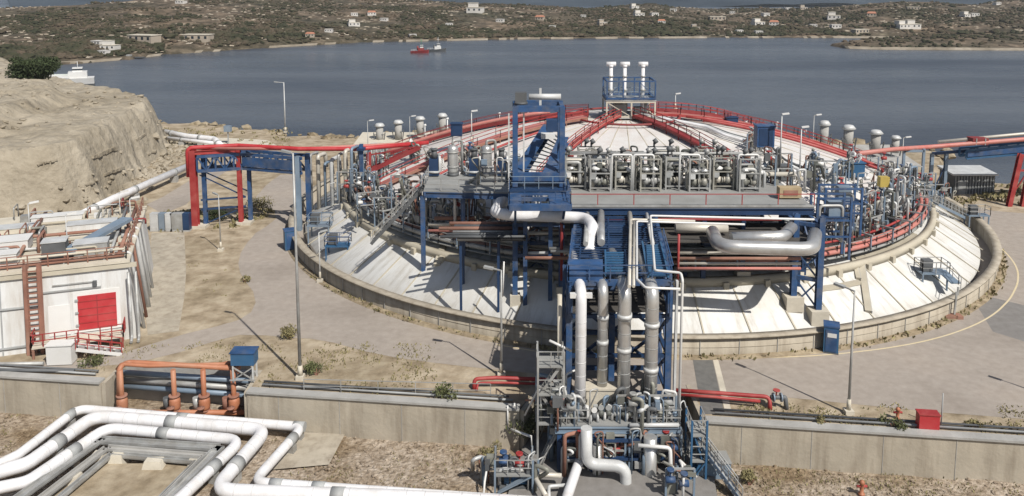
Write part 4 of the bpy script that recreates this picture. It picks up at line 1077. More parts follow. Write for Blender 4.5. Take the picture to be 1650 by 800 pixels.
mb = MB(); mb.box((x, 70, z0 + .3), (1.2, 1.2, .9)); mb.build('plinth', 'concrete_pale', tr)
rk = thing('shading_pipe_rack', 'lower rack of pipes under the valve deck with dark trays added for shade', 'pipe rack', (20, 70, 7))
X0, X1 = xl + .6, xb_ + .4
mb = MB(); mb.box(((X0 + X1) / 2, 73.8, 7.25), (X1 - X0, 5.2, .12)); mb.box(((X0 + X1) / 2 + 1, 69.0, 6.6), (X1 - X0 - 2.5, 3.4, .12)); mb.box((19.3, 68.9, 8.3), (12.8, 5.4, .1)); mb.build('tray', 'shadow_gap', rk)  # near-black trays stand in for deep shade, added to darken the skirt
mb = MB()
for k in range(8): x = X0 + (X1 - X0) * (k + .5) / 8; mb.bar((x, 67.4, 6.45), (x, 76.4, 6.45), .2, .26); mb.bar((x, 71.2, 6.4), (x, 71.2, 9.9), .2)
mb.build('bearer', 'blue_dark', rk)
rq = random.Random(3)
for k in range(11):
    y = 67.6 + k * .62; z = 6.9 if y < 70.8 else 7.55
    mb = MB(); r_ = rq.uniform(.1, .24); mb.cyl((X0 - rq.uniform(0, 3), y, z + r_), (X1 - rq.uniform(0, 5), y, z + r_), r_, n=9); mb.build('run', rq.choice(['alu_beige', 'galv', 'rust', 'galv', 'grey']), rk)
# silver loop pipes
pipe('fat silver pipe bent in a U in front of the valve deck', [G(1148, 374, 9), G(1158, 398, 9), G(1310, 402, 9), G(1322, 384, 9) + V((0, 1.2, 0))], .56, 'alu', 1.6, 'silver_pipe', n=16)
pipe('second silver pipe curving behind the fat U shaped one', [G(1178, 384, 9.2), G(1262, 382, 9.2), G(1278, 364, 9.2)], .5, 'alu', 1.5, 'silver_pipe', n=16)
pipe('pale lagged pipe under the deck left of the silver loop', [G(1088, 368, 9), G(1172, 368, 9)], .42, 'alu_beige', name='silver_pipe')
for i, (y, z, m_, lb, r) in enumerate(((408, 7.2, 'alu_beige', 'highest of the thin lagged pipes crossing under the deck', .13), (417, 7.2, 'rust', 'brown pipe crossing under the deck below the silver loop', .14), (425, 7.2, 'alu_beige', 'pale pipe just below the brown one under the deck', .12), (433, 7.2, 'pink', 'reddish lowest pipe crossing under the deck', .12))):
    pipe(lb, [G(1092, y, z), G(1290, y, z)], r, m_, name='crossing_pipe', group='thin pipes crossing under the deck')
for i, (x0_, x1_, y, z, m_, r, lb) in enumerate(((850, 925, 376, 8, 'alu_beige', .16, 'pale pipe passing behind the gantry legs'), (850, 930, 408, 6.5, 'galv_light', .14, 'thin light pipe low behind the gantry legs'), (846, 930, 416, 6.5, 'rust', .15, 'brown pipe low behind the gantry legs'), (700, 830, 352, 7, 'rust', .2, 'brown pipe under the side deck'), (690, 830, 362, 6.5, 'alu_beige', .16, 'pale pipe under the side deck'), (690, 826, 372, 6, 'pink', .13, 'reddish pipe lowest under the side deck'))):
    pipe(lb, [G(x0_, y, z), G(x1_, y, z)], r, m_, name='crossing_pipe', group='pipes passing under the side deck')
pipe('red sprinkler main hung under the front edge of the deck', [V((xl, YF - .4, DZ - 1.0)), V((xr - 3, YF - .4, DZ - 1.0))], .13, 'red_dark', name='fire_main')

# --- white loop pipe round the gantry
pipe('white insulated pipe looping from the gantry to the blue bridge', [G(812, 326, 10.2) + V((0, 2, -.5)), G(806, 326, 10.2), G(797, 343, 10.2), G(820, 347, 10.2), G(945, 351, 10.2), G(955, 366, 10.2), G(952, 385, 9.6), G(950, 410, 9.4)], .48, 'white_clad', 1.4, 'white_pipe', n=16)

# --- pipe bridge and drop tower
bx0, bx1 = 4.0, 11.0
bt = thing('pipe_bridge', 'blue steel pipe bridge ending in a braced tower over the road', 'bridge', (7.5, 57, 0))
BZ = 9.7; by0, by1 = 53.6, 69.2
mb = MB()
for x in (bx0, 5.9, 9.1, bx1): mb.ibeam((x, by0, BZ - .3), (x, by1, BZ - .3), .32, .5)
for k in range(9): y = by0 + .2 + (by1 - by0 - .4) * k / 8; mb.bar((bx0, y, BZ - .2), (bx1, y, BZ - .2), .26, .4)
mb.build('floor_beam', 'blue', bt)
mb = MB()
for x in (bx0, bx1):
    mb.bar((x, by0, BZ - 2.6), (x, by1, BZ - 2.6), .26)
    for k in range(8):
        y = by0 + (by1 - by0) * k / 8; y2 = by0 + (by1 - by0) * (k + 1) / 8
        mb.bar((x, y, BZ - 2.6), (x, y, BZ - .4), .18); mb.bar((x, y, BZ - 2.6 if k % 2 else BZ - .4), (x, y2, BZ - .4 if k % 2 else BZ - 2.6), .14)
mb.build('side_truss', 'blue', bt)
mb = MB(); mb.box((5.05, 55.0, BZ + .62), (2.5, 2.2, .1)); mb.box((5.05, 53.85, BZ - .05), (2.5, .12, 1.3)); mb.build('panel', 'blue', bt)
mb = MB()
for k in range(9): mb.bar((6.5, 54.3 + k * .55, BZ + .25), (8.0, 54.3 + k * .55, BZ + .25), .22, .08)
for k in range(14): mb.bar((9.4, 53.9 + k * .5, BZ + .25), (10.8, 53.9 + k * .5, BZ + .25), .24, .08)
mb.bar((9.4, 53.7, BZ + .3), (9.4, 61, BZ + .3), .14, .25); mb.bar((10.8, 53.7, BZ + .3), (10.8, 61, BZ + .3), .14, .25); mb.bar((6.5, 53.9, BZ + .28), (6.5, 59.1, BZ + .28), .12, .2); mb.bar((8.0, 53.9, BZ + .28), (8.0, 59.1, BZ + .28), .12, .2)
mb.build('grid_tray', 'blue_box', bt)
mb = MB()
for k in range(27): mb.bar((bx0 + .1, 54.4 + k * .55, BZ + .06), (bx1 - .1, 54.4 + k * .55, BZ + .06), .13, .06)
for x in (4.6, 6.8, 8.6, 10.4): mb.bar((x, 54.2, BZ + .02), (x, 69, BZ + .02), .12, .06)
mb.build('deck_slats', 'blue_dark', bt)
mb = MB(); mb.box((7.5, 61.6, BZ - 2.45), (6.6, 15, .08)); mb.build('shade_plate', 'shadow_gap', bt)  # dark plate added to cast the road shadow and read as shade
mb = MB(); mb.rail([(bx0 - .1, 62.0, BZ), (bx0 - .1, 53.6, BZ), (bx1 + .1, 53.6, BZ), (bx1 + .1, 62.0, BZ)], 1.1, 1.5, .075); mb.build('handrail', 'blue', bt)
for x in (bx0, 7.5, bx1):
    for y in (54.2, 58.0):
        if x == 7.5 and y < 55: continue
        mb = MB(); mb.ibeam((x, y, -3.0 if y < 57 else -.1), (x, y, BZ - .5), .44, .44); mb.build('column', 'blue', bt)
mb = MB()
for z in (1.2, 4.0, 6.9):
    mb.bar((bx0, 58, z), (bx1, 58, z), .28); mb.bar((bx0, 54.2, z), (bx0, 58, z), .24); mb.bar((bx1, 54.2, z), (bx1, 58, z), .24); mb.bar((bx0, 54.2, z), (bx1, 54.2, z), .24)
for (z1, z2) in ((1.2, 4.), (4., 6.9), (6.9, 9.2)):
    mb.bar((bx0, 58.1, z1), (7.5, 58.1, z2), .2); mb.bar((bx1, 58.1, z1), (7.5, 58.1, z2), .2)
    mb.bar((bx0, 58.1, z2), (7.5, 58.1, z1), .2); mb.bar((bx1, 58.1, z2), (7.5, 58.1, z1), .2)
    for x in (bx0, bx1): mb.bar((x, 54.2, z1), (x, 58, z2), .18); mb.bar((x, 58, z1), (x, 54.2, z2), .18)
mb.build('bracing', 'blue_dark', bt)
for ch in bt.children:
    for v in ch.data.vertices:
        yy = v.co.y + 57 - 54
        if yy > 0 and ch.name.split('.')[0] not in ('column', 'bracing'): v.co.x += .11 * yy
# plates hung on the front right columns
boxes('cable_tray', 'galv_light', bt, [((bx1 + .45, 53.9, 3.5), (.16, .3, 12.2))])
# vertical pipes of the tower
def drop_pipe(label, px, ytop, r, m_, Y=52.7, zb=-2.4, bands=()):
    x = D(px, 540, Y).x; zt = BZ - .3
    t = thing('drop_pipe', label, 'pipe', (x, Y, zb), 'pipes dropping down the blue tower')
    mb = MB(); mb.path([V((x, Y + 7.5, zt)), V((x, Y, zt)), V((x, Y, zb))], r, r * 1.9, 18); mb.cur = 1; z = zb + .4
    while z < zt - 1.2: mb.cyl((x, Y, z), (x, Y, z + .05), r * 1.02, n=18); z += .95
    mb.build('run', [m_, 'white_seam' if m_ == 'white_clad' else 'grey'], t)
    for z in bands:
        mb = MB(); mb.cyl((x, Y, z), (x, Y, z + .3), r * 1.13, n=18); mb.build('collar', 'galv_light' if m_ != 'white_clad' else m_, t)
    return x
xw = drop_pipe('white pipe dropping down the left of the blue tower', 936, 418, .37, 'white_clad', 52.2, -1.6)
mb = MB(); mb.bar((xw - .75, 52.35, BZ - .55), (xw + .75, 52.35, BZ - .55), .35, .3); tag(mb.build('pipe_saddle', 'white', None, (xw, 52.2, BZ - .5)), 'white saddle under the top elbow of the white tower pipe', 'saddle')
xA = drop_pipe('slimmest silver pipe dropping down the blue tower', 971, 462, .36, 'alu', 53.0, 2.3, (5.4, 7.2))
xB = drop_pipe('middle silver pipe dropping down the blue tower', 1006, 466, .45, 'alu', 52.7, -2.6, (5.0, .6, 7.4))
xC = drop_pipe('rightmost silver pipe dropping down the blue tower', 1050, 472, .46, 'alu', 52.7, -2.7, (3.6, 6.8, .9))
# small bore white lines on top of the bridge
pipe('thin white line stepping along the bridge top and down its right', [G(1312, 354, 10.8), G(1048, 348, 10.8), G(1055, 436, 10.8), G(1097, 440, 10.8), G(1097, 440, 10.8) + V((0, -.6, -.3)), G(1097, 440, 10.8) + V((0, -.6, -12.4))], .09, 'white', .25, 'white_line', n=8)
pipe('second thin white line left of the stepped one on the bridge', [G(1200, 362, 10.6), G(1026, 357, 10.6), G(1026, 450, 10.6), G(1040, 464, 10.6), G(1096, 466, 10.6)], .085, 'white', .3, 'white_line', n=8)
pipe('pale lagged line running down the bridge centre', [G(1120, 357, 10.5), G(1016, 354, 10.5), G(1014, 462, 10.5)], .12, 'alu_beige', .4, 'lagged_line', n=8)
pipe('second pale lagged line beside the bridge centre line', [G(1022, 358, 10.5), G(1021, 462, 10.5)], .10, 'alu_beige', .4, 'lagged_line', n=8)
pipe('pale upright line at the left edge of the blue tower', [V((3.3, 53.6, BZ - 1)), V((3.3, 53.6, -2.5))], .16, 'concrete_pale', name='upright_pipe')
pipe('red stand pipe at the right edge of the blue bridge', [G(1094, 378, 10), G(1094, 378, 10) + V((0, 0, -4))], .10, 'red', name='stand_pipe')
pipe('mauve conduit on the gantry side of the bridge', [D(905, 330, 67.8), D(905, 452, 67.8)], .14, 'red_dark', name='conduit')
# thin white lamp rods at gantry foot
pipe('thin white post beside the foot of the gantry', [D(812, 422, 66), D(810, 478, 66)], .07, 'white', name='post', cat='post')

# --- left portal bridge (red columns, blue truss)
lp = thing('red_blue_portal', 'red and blue steel pipe portal left of the tank', 'pipe bridge', (-36, 97, 0))
P1, P2, P3 = G(316, 368), G(389, 362), G(483, 372)
ZT = 9.3
for (p, w_) in ((P1, .75), (P2, .5)):
    mb = MB(); mb.ibeam(p - V((0, 0, .1)), V((p.x, p.y, ZT + .5)), w_, w_); mb.build('red_column', 'red', lp)
    mb = MB(); mb.ibeam(p + V((.95, .8, -.1)), V((p.x + .95, p.y + .8, ZT)), .45, .45); mb.build('blue_column', 'blue', lp)
    mb = MB(); mb.box(p + V((.3, .3, .12)), (2.0, 1.6, .5)); mb.build('plinth', 'concrete_pale', lp)
for dx, dy in ((0, 0), (.8, 1.6)):
    mb = MB(); mb.ibeam(P3 + V((dx, dy, -.1)), V((P3.x + dx, P3.y + dy, ZT)), .55, .55); mb.build('blue_column', 'steel_blue' if dx == 0 else 'blue', lp)
T = lambda p, z: V((p.x + .5, p.y + .6, z))
mb = MB()
for off in (V((0, -.6, 0)), V((0, 1.4, 0))):
    for a, b in ((P1, P2), (P2, P3)):
        for z in (7.2, 9.0): mb.bar(T(a, z) + off, T(b, z) + off, .3, .36)
        n = 5
        for k in range(n):
            s = T(a, 0).lerp(T(b, 0), k / n); e = T(a, 0).lerp(T(b, 0), (k + 1) / n)
            mb.bar(s + off + V((0, 0, 7.2)), s + off + V((0, 0, 9)), .18); mb.bar(s + off + V((0, 0, 7.2 if k % 2 else 9)), e + off + V((0, 0, 9 if k % 2 else 7.2)), .16)
mb.build('truss', 'blue', lp)
mb = MB(); mb.bar(T(P2, 8.1) + V((0, -.8, 0)), T(P3, 8.1) + V((0, -.8, 0)), .12, 1.2); mb.build('side_panel', 'blue', lp)
mb = MB(); mb.bar(T(P1, 6.6), T(P2, 3.4), .14); mb.bar(T(P1, 6.9) + V((0, .9, 0)), T(P2, 3.9) + V((0, .9, 0)), .14); mb.bar(T(P1, 3.4), T(P2, 3.4), .2); mb.bar(T(P1, 2.2), T(P2, 2.2), .2); mb.bar(T(P1, .2), T(P2, 2.2), .14); mb.build('bracing', 'blue_dark', lp)
mb = MB(); mb.ibeam(P1 + V((0, 0, ZT + .2)), P2 + V((0, 0, ZT + .2)), .4, .5); mb.build('head_beam', 'red', lp)
pipe('long red fire main crossing the left portal to the tank', [V((P1.x - .6, P1.y, 6.5)), V((P1.x - .6, P1.y, 10.1)), V((P2.x, P2.y, 10.1)), V((P3.x, P3.y + .5, 10.1)), V((D(580, 236, 97).x, 97, 10.0)), V((D(690, 231, 101).x, 101, 10.0))], .28, 'red_bright', .7, 'fire_main')
pipe('pinkish pipe beside the red main on the left portal', [V((P1.x + .2, P1.y + .8, 9.9)), V((P3.x, P3.y + 1.4, 9.9)), V((D(690, 236, 102).x, 102, 9.8))], .2, 'pink', .7, 'fire_main')
mb = MB(); p = D(582, 240, 96)
t = thing('blue_post', 'blue post holding up the red main at the tank edge', 'post', (p.x, 96, 0))
mb.ibeam((p.x, 96, 0), (p.x, 96, 10.8), .45, .45); mb.build('shaft', 'blue', t); mb = MB(); mb.box((p.x, 96, 10.2), (.9, 1.2, .25)); mb.build('saddle', 'blue_dark', t)
t = thing('strut_tower', 'dark red tower of struts below the red main left of the dome', 'frame', D(640, 262, 97))
a, b = D(592, 278, 96.5), D(676, 238, 99)
mb = MB(); mb.bar(a, b, .25, .5); mb.bar(a + V((0, 1.5, 0)), b + V((0, 1.5, 0)), .25, .5); mb.bar(D(596, 250, 96.5), D(676, 236, 99), .15); 
for k in range(7): q = a.lerp(b, k / 6); mb.bar(q, q + V((0, 1.5, 0)), .12); mb.bar(q, q + V((0, 0, max(.1, 9.6 - q.z))), .12)
mb.build('struts', 'red_dark', t)
bars('leg', 'red', t, [(D(596, 246, 96.5), D(596, 290, 96.5))], .3)

# --- right pipe bridge
rb_ = thing('pipe_truss', 'long blue truss carrying pale pipes over the right shore', 'pipe bridge', (62, 108, 0))
A0 = D(1558, 243, 108); B0 = D(1800, 222, 107)
dz = V((0, 0, 1.1))
mb = MB()
for off in (V((0, 0, 0)), V((0, 1.8, 0))):
    mb.bar(A0 + off, B0 + off, .28, .3); mb.bar(A0 + off - dz, B0 + off - dz, .28, .3)
    n = 10
    for k in range(n):
        s, e = A0.lerp(B0, k / n) + off, A0.lerp(B0, (k + 1) / n) + off; mb.bar(s, s - dz, .22); mb.bar(s if k % 2 else s - dz, e - dz if k % 2 else e, .16)
mb.build('truss', 'blue_box', rb_)
mb = MB(); mb.bar(A0 + V((0, -.2, -.5)), B0 + V((0, -.2, -.5)), .08, .7); mb.build('side_plate', 'blue', rb_)
for px in (1525, 1502):
    Y = 110; q = D(px, 250, Y); mb = MB(); mb.ibeam((q.x, Y, -.1), (q.x, Y, q.z + .2), .42, .42); mb.build('column', 'steel_blue', rb_)
Y = 110; a, b = D(1502, 248, Y), D(1560, 243, Y); mb = MB(); mb.bar(a, b, .3, .4); mb.bar(D(1502, 312, Y), D(1525, 262, Y), .14); mb.build('link_beam', 'blue_dark', rb_)
for px0, px1 in ((1645, 1626), (1664, 1648)):
    q0, q1 = D(px0, 248, 107), D(px1, 333, 106.9); mb = MB(); mb.ibeam(q0, V((q1.x, 107, -.1)), .6, .6); mb.build('red_leg', 'red', rb_)
mb = MB(); mb.bar(D(1640, 275, 107), D(1660, 275, 107), .25); mb.bar(D(1634, 310, 107), D(1660, 270, 107), .14); mb.build('leg_brace', 'red', rb_)
pipe('long pinkish white pipe on the right truss reaching the dome', [D(1382, 248, 96), D(1440, 241, 102), D(1500, 237, 107), D(1660, 224, 107), D(1800, 212, 107)], .30, 'pink', 1, 'truss_pipe')
pipe('whiter pipe behind the pinkish one on the right truss', [D(1512, 229, 108.2), D(1650, 216, 108.2), D(1800, 204, 108.2)], .22, 'alu_beige', 1, 'truss_pipe')
mb = MB(); p = D(1575, 227, 107.6); t = thing('pipe_clamp_box', 'dark red clamp box on the pale truss pipes', 'clamp', p); mb.box(p, (2.1, 1.6, .9)); mb.build('case', 'red_dark', t)
bars('strap', 'grey', t, [(p + V((s, -.84, -.45)), p + V((s, -.84, .45)), .15, .05) for s in (-.6, .6)])
t = thing('pipe_gallows', 'grey post frame below the pinkish pipe at the dome edge', 'frame', D(1455, 300, 104)); q = D(1457, 240, 104)
bars('post', 'steel_blue', t, [((q.x, 104, 0), (q.x, 104, q.z)), ((q.x + 2.6, 104, 0), (q.x + 2.6, 104, q.z))], .3); bars('beam', 'steel_blue', t, [((q.x, 104, q.z - .3), (q.x + 2.6, 104, q.z - .3))], .3)
# clutter at the right shoulder of the tank
for i, (px, py, Y, lb) in enumerate(((1430, 275, 99, 'grey manifold under the pinkish pipe at the right shoulder'), (1470, 290, 101, 'grey manifold left of the blue truss column'), (1492, 300, 103, 'grey manifold at the foot of the blue truss column'), (1505, 318, 104, 'low manifold behind the right access stairs'))):
    p = D(px, py, Y); manifold(lb, V((p.x, Y, max(.5, p.z - 1.5))), 220 + i, 3.2, 2.4, 0)

# --- access platforms on the skirt
def access(label, p, wd, dp, hleg, m_, mr):
    t = thing('access_platform', label, 'platform', p)
    mb = MB(); mb.box(p + V((0, 0, hleg)), (wd, dp, .14)); mb.build('deck', m_, t)
    mb = MB(); x, y = wd / 2, dp / 2; z = hleg + .07
    mb.rail([p + V((-x, -y, z)), p + V((x, -y, z)), p + V((x, y, z)), p + V((-x, y, z))], 1.05, 1.1, .06, closed=True); mb.build('railing', mr, t)
    bars('leg', m_, t, [(p + V((a * x * .9, b * y * .9, -1.2)), p + V((a * x * .9, b * y * .9, hleg))) for a in (-1, 1) for b in (-1, 1)], .13)
    mb = MB(); mb.box(p + V((-.2 * wd, 0, hleg + .65)), (.9, .7, 1.1)); mb.build('box', 'grey_dark', t)
    return t
p = skpx(1500, 452, 0); t = access('dark grey access platform on the right skirt', p, 2.6, 1.6, .9, 'steel_blue', 'galv')
e = G(1540, 462, 2.0); e2 = G(1537, 512)
mb = MB(); mb.bar(p + V((1.0, .2, .95)), e + V((0, 0, .3)), .9, .1); mb.build('gangway', 'steel_blue', t)
bars('leg', 'galv', t, [(e2, e2 + V((.1, 0, 2.4))), (e2 + V((.9, 1.2, 0)), e2 + V((.9, 1.2, 2.4)))], .14)
mb = MB(); mb.rail([p + V((1.3, -.3, 1.0)), e + V((0, -.4, .35)), e2 + V((.9, .8, 2.4))], 1., 1.2, .05); mb.build('gangway_rail', 'galv', t)
mb = MB(); mb.box(e2 + V((-.2, -.1, .15)), (1.6, .8, .3)); mb.build('foot_slab', 'rust', t)
p = skpx(545, 405, 0); access('blue access platform on the left skirt', p, 2.6, 1.4, .7, 'blue_box', 'blue')
p = skpx(516, 378, 0); access('blue grey stair platform where the left skirt meets the wall', p, 2.6, 1.8, 1.2, 'steel_blue', 'steel_blue')
p = G(1580, 372); t = access('grey gate platform on the ring wall at the far right', V((p.x - .6, p.y, 1.6)), 2.6, 1.2, .4, 'steel_blue', 'galv')
t = thing('stair', 'grey steel stair climbing the ring wall to the right rim', 'stairs', G(1530, 345, 3))
A, B = G(1512, 330, 4.6), G(1556, 352, 1.6)
for s in (0, 1): bars('stringer', 'steel_blue', t, [(A + V((0, s, 0)), B + V((0, s, 0)), .12, .3)])
mb = MB()
for k in range(12): mb.box(A.lerp(B, k / 12) + V((0, .5, .1)), (.3, 1, .05))
mb.build('treads', 'galv', t); t.children[-1]['kind'] = 'stuff'
for s in (0, 1):
    mb = MB(); mb.rail([A + V((0, s, 0)), B + V((0, s, 0))], 1, 1, .06); mb.build('handrail', 'galv', t)

# --- portable blue cabinets
def toilet(label, p, rz, face):
    t = thing('blue_cabin', label, 'cabin', p, 'blue cabins by the ring wall'); t.rotation_euler = (0, 0, 0)
    q = lambda x, y, z: p + V((x * math.cos(rz) - y * math.sin(rz), x * math.sin(rz) + y * math.cos(rz), z))
    mb = MB(); mb.box(q(0, 0, 1.15), (1.15, 1.15, 2.15), rz); mb.build('body', 'blue_box', t)
    mb = MB(); mb.box(q(0, 0, 2.3), (1.25, 1.25, .12), rz); mb.build('roof', 'blue', t)
    mb = MB(); mb.box(q(0, -.6, 1.15), (.85, .05, 1.85), rz); mb.build('door', 'blue', t)
    mb = MB(); mb.box(q(0, 0, .06), (1.2, 1.2, .12), rz); mb.build('base', 'grey_dark', t)
    if face: mb = MB(); mb.box(q(.05, -.64, 1.6), (.7, .02, .35), rz); mb.build('notice', 'white', t)
toilet('blue cabin with a pale notice beside the ring wall', G(1338, 566), R_(-20), True)
toilet('blue cabin at the left foot of the ring wall', G(467, 402), R_(25), False)

# blue framework between the deck end and the trestle, and more clutter
for i, (px, py, Y, w_, h, lb) in enumerate(((1336, 388, 70.5, 3.0, 4.2, 'blue framework beside the top of the braced trestle'), (1352, 350, 74, 3.4, 3.0, 'second blue framework just right of the deck end'))):
    p = D(px, py, Y); t = thing('blue_framework', lb, 'frame', p, 'blue frames at the deck end')
    bars('post', 'blue', t, [(p + V((a * w_ / 2, b * .8, -1.5)), p + V((a * w_ / 2, b * .8, h))) for a in (-1, 1) for b in (-1, 1)], .2)
    bars('rail', 'blue', t, [(p + V((-w_ / 2, b * .8, z)), p + V((w_ / 2, b * .8, z))) for b in (-1, 1) for z in (.6, h * .5, h - .1)], .16)
    mb = MB(); mb.box(p + V((0, 0, h * .55)), (w_, 1.5, .1)); mb.build('floor', 'blue_dark', t)
    mb = MB(); mb.box(p + V((.3, 0, h * .55 + .7)), (1.2, .8, 1.3)); mb.build('case', 'steel_blue', t)
    mb = MB(); mb.path([p + V((-w_ * .4, -.5, 0)), p + V((-w_ * .4, -.5, h * .8)), p + V((w_ * .3, -.4, h * .8)), p + V((w_ * .3, -.4, 0))], .14); mb.build('pipework', 'galv', t)
for i, (px, py, Y, h, lb) in enumerate(((1322, 300, 80, 2.6, 'tall manifold on the dome foot just past the tan box'), (1345, 305, 83, 2.4, 'manifold on the dome foot second past the tan box'), (1398, 312, 88, 2.4, 'manifold on the dome foot left of the yellow cabinet'), (1448, 312, 95, 2.6, 'manifold on the dome foot right of the yellow cabinet'), (1480, 330, 97, 2.4, 'manifold where the right rim meets the stair'), (1520, 335, 106, 2.6, 'manifold by the foot of the blue truss column'))):
    p = D(px, py, Y); manifold(lb, p, 400 + i, h, 3.0, rv.uniform(-.4, .8))
for i, (px, py, Y, h, lb) in enumerate(((600, 350, 86, 2.8, 'tall tangle of pipes left of the dark stairway top'), (628, 360, 84, 2.8, 'tall tangle of pipes under the dark stairway'), (655, 330, 84, 3.2, 'tall tangle of pipes at the left end of the side deck'), (715, 352, 80, 3.0, 'tangle of pipes under the left half of the side deck'), (772, 356, 79, 3.0, 'tangle of pipes under the right half of the side deck'), (565, 318, 93, 3.0, 'tall tangle of pipes below the blue post'), (800, 300, 78, 2.6, 'tangle of pipes beside the gantry on the side deck'), (860, 330, 77, 2.4, 'tangle of pipes behind the gantry landing'))):
    p = D(px, py, Y); manifold(lb, p, 440 + i, h, 3.2, rv.uniform(-.6, .6))
# darker equipment behind the lower rack
for i, (px, py, Y, lb) in enumerate(((1000, 400, 72, 'shaded manifold under the deck behind the bridge'), (1120, 402, 73, 'shaded manifold under the deck behind the silver loop'), (1190, 408, 74, 'shaded manifold under the deck in its middle'), (1250, 405, 73, 'shaded manifold under the deck near the trestle'), (880, 400, 74, 'shaded manifold behind the gantry legs'))):
    p = D(px, py, Y); manifold(lb, p, 470 + i, 2.4, 3.0, 0)
for i, (x_, r_, m_, lb) in enumerate(((5.0, .2, 'galv', 'grey pipe lying along the left of the bridge deck'), (6.2, .3, 'alu', 'silver pipe lying along the bridge deck left of the middle'), (8.7, .22, 'alu_beige', 'beige pipe lying along the bridge deck right of the middle'), (10.2, .16, 'white', 'thin white pipe lying along the right of the bridge deck'))):
    pipe(lb, [V((x_ + .7, 60.5, BZ + .15 + r_)), V((x_ + 1.6, 68.8, BZ + .15 + r_))], r_, m_, name='deck_pipe', group='pipes along the bridge deck')

side_ = ['first', 'second', 'third', 'fourth', 'fifth', 'sixth', 'seventh', 'eighth', 'ninth', 'tenth', 'eleventh', 'twelfth']
for i in range(9):
    t_ = -70 + i * 6.2; manifold('tall dense pipe cluster, %s from the deck end along the right rim' % side_[i], pol(33.6 + (i % 3) * .5, t_, 5.2), 600 + i, 3.2 + (i % 2) * .7, 2.6, R_(t_ + 90), 'dense pipe clusters on the right rim', 9)
for i in range(10):
    t_ = 240 - i * 6.6; manifold('tall dense pipe cluster, %s from the gantry along the left rim' % side_[i], pol(33.9 + (i % 3) * .5, t_, 5.0), 640 + i, 2.8 + (i % 2) * .9, 2.8, R_(t_ + 90), 'dense pipe clusters on the left rim', 9)
for i, (px, py, lb) in enumerate(((938, 292, 'dark pipe cluster behind the leftmost skids'), (1010, 292, 'dark pipe cluster behind the second and third skids'), (1090, 294, 'dark pipe cluster behind the middle skids'), (1165, 294, 'dark pipe cluster behind the right skids'), (1222, 300, 'dark pipe cluster left of the tan control box'), (1248, 296, 'dark pipe cluster behind the tan control box'))):
    manifold(lb, G(px, py, DZ), 680 + i, 3.0, 3.2, 0, 'dark pipe clusters on the valve deck', 9)

rk2 = thing('shading_pipe_rack', 'low rack of pipes and a dark tray added to shade the skirt left of the gantry', 'pipe rack', (-2, 70, 7))
mb = MB(); mb.box((-1.8, 70.2, 7.9), (6.0, 4.6, .1)); mb.build('tray', 'shadow_gap', rk2)  # dark tray added to cast shade on the left front of the skirt
for k in range(6):
    y = 68.3 + k * .75; r_ = rq.uniform(.09, .2); mb = MB(); mb.cyl((-4.6 - rq.uniform(0, 2), y, 7.98 + r_), (1.2, y, 7.98 + r_), r_, n=9); mb.build('run', rq.choice(['galv', 'rust', 'skid_a', 'alu_beige', 'grey_dark']), rk2)
bars('post', 'blue_dark', rk2, [((x, y, skirt_z(x, y) - .2), (x, y, 7.85)) for x in (-4.5, -1.2) for y in (68.4, 72.2)], .22)
# masts and small vents bristling along the dome skyline
for i in range(14):
    t_ = 150 - i * 9.5; z0 = 5.7; h = rv.uniform(1.2, 3.2); p = pol(32.8, t_, z0)
    t = thing('vent_pipe', 'slim vent pipe on the back rim of the dome, %s from the left' % (side_ + ['thirteenth', 'fourteenth'])[i], 'vent', p, 'slim vents along the back rim')
    mb = MB(); mb.cyl(p, p + V((0, 0, h)), .09, n=8); mb.build('pipe', rv.choice(['galv_light', 'galv', 'white']), t)
    mb = MB(); mb.cyl(p + V((-.2, 0, h)), p + V((.2, 0, h + .12)), .16, n=8); mb.build('cap', 'white', t)
for i, (t_, r_, lb) in enumerate(((206, 27, 'grey pipe cluster lying on the left flank of the dome'), (214, 24, 'grey pipe cluster lower on the left flank of the dome'), (222, 27, 'grey pipe cluster on the dome behind the left vessel'), (230, 24, 'grey pipe cluster on the dome behind the gantry'), (190, 28, 'grey pipe cluster high on the left flank of the dome'), (-40, 25, 'grey pipe cluster on the dome below the blue box'), (-30, 28, 'grey pipe cluster on the dome right of the blue box'), (-50, 27, 'grey pipe cluster on the dome behind the tan box'), (-20, 28, 'grey pipe cluster on the dome near the rounded blue box'), (-60, 24, 'grey pipe cluster on the dome behind the right skids'), (-42, 18, 'grey pipe cluster beside the vapour lines on the dome'))):
    manifold(lb, pol(r_, t_, domez(r_) + .3), 720 + i, 1.9, 3.0, R_(t_ + 90), 'pipe clusters standing on the dome', 9)
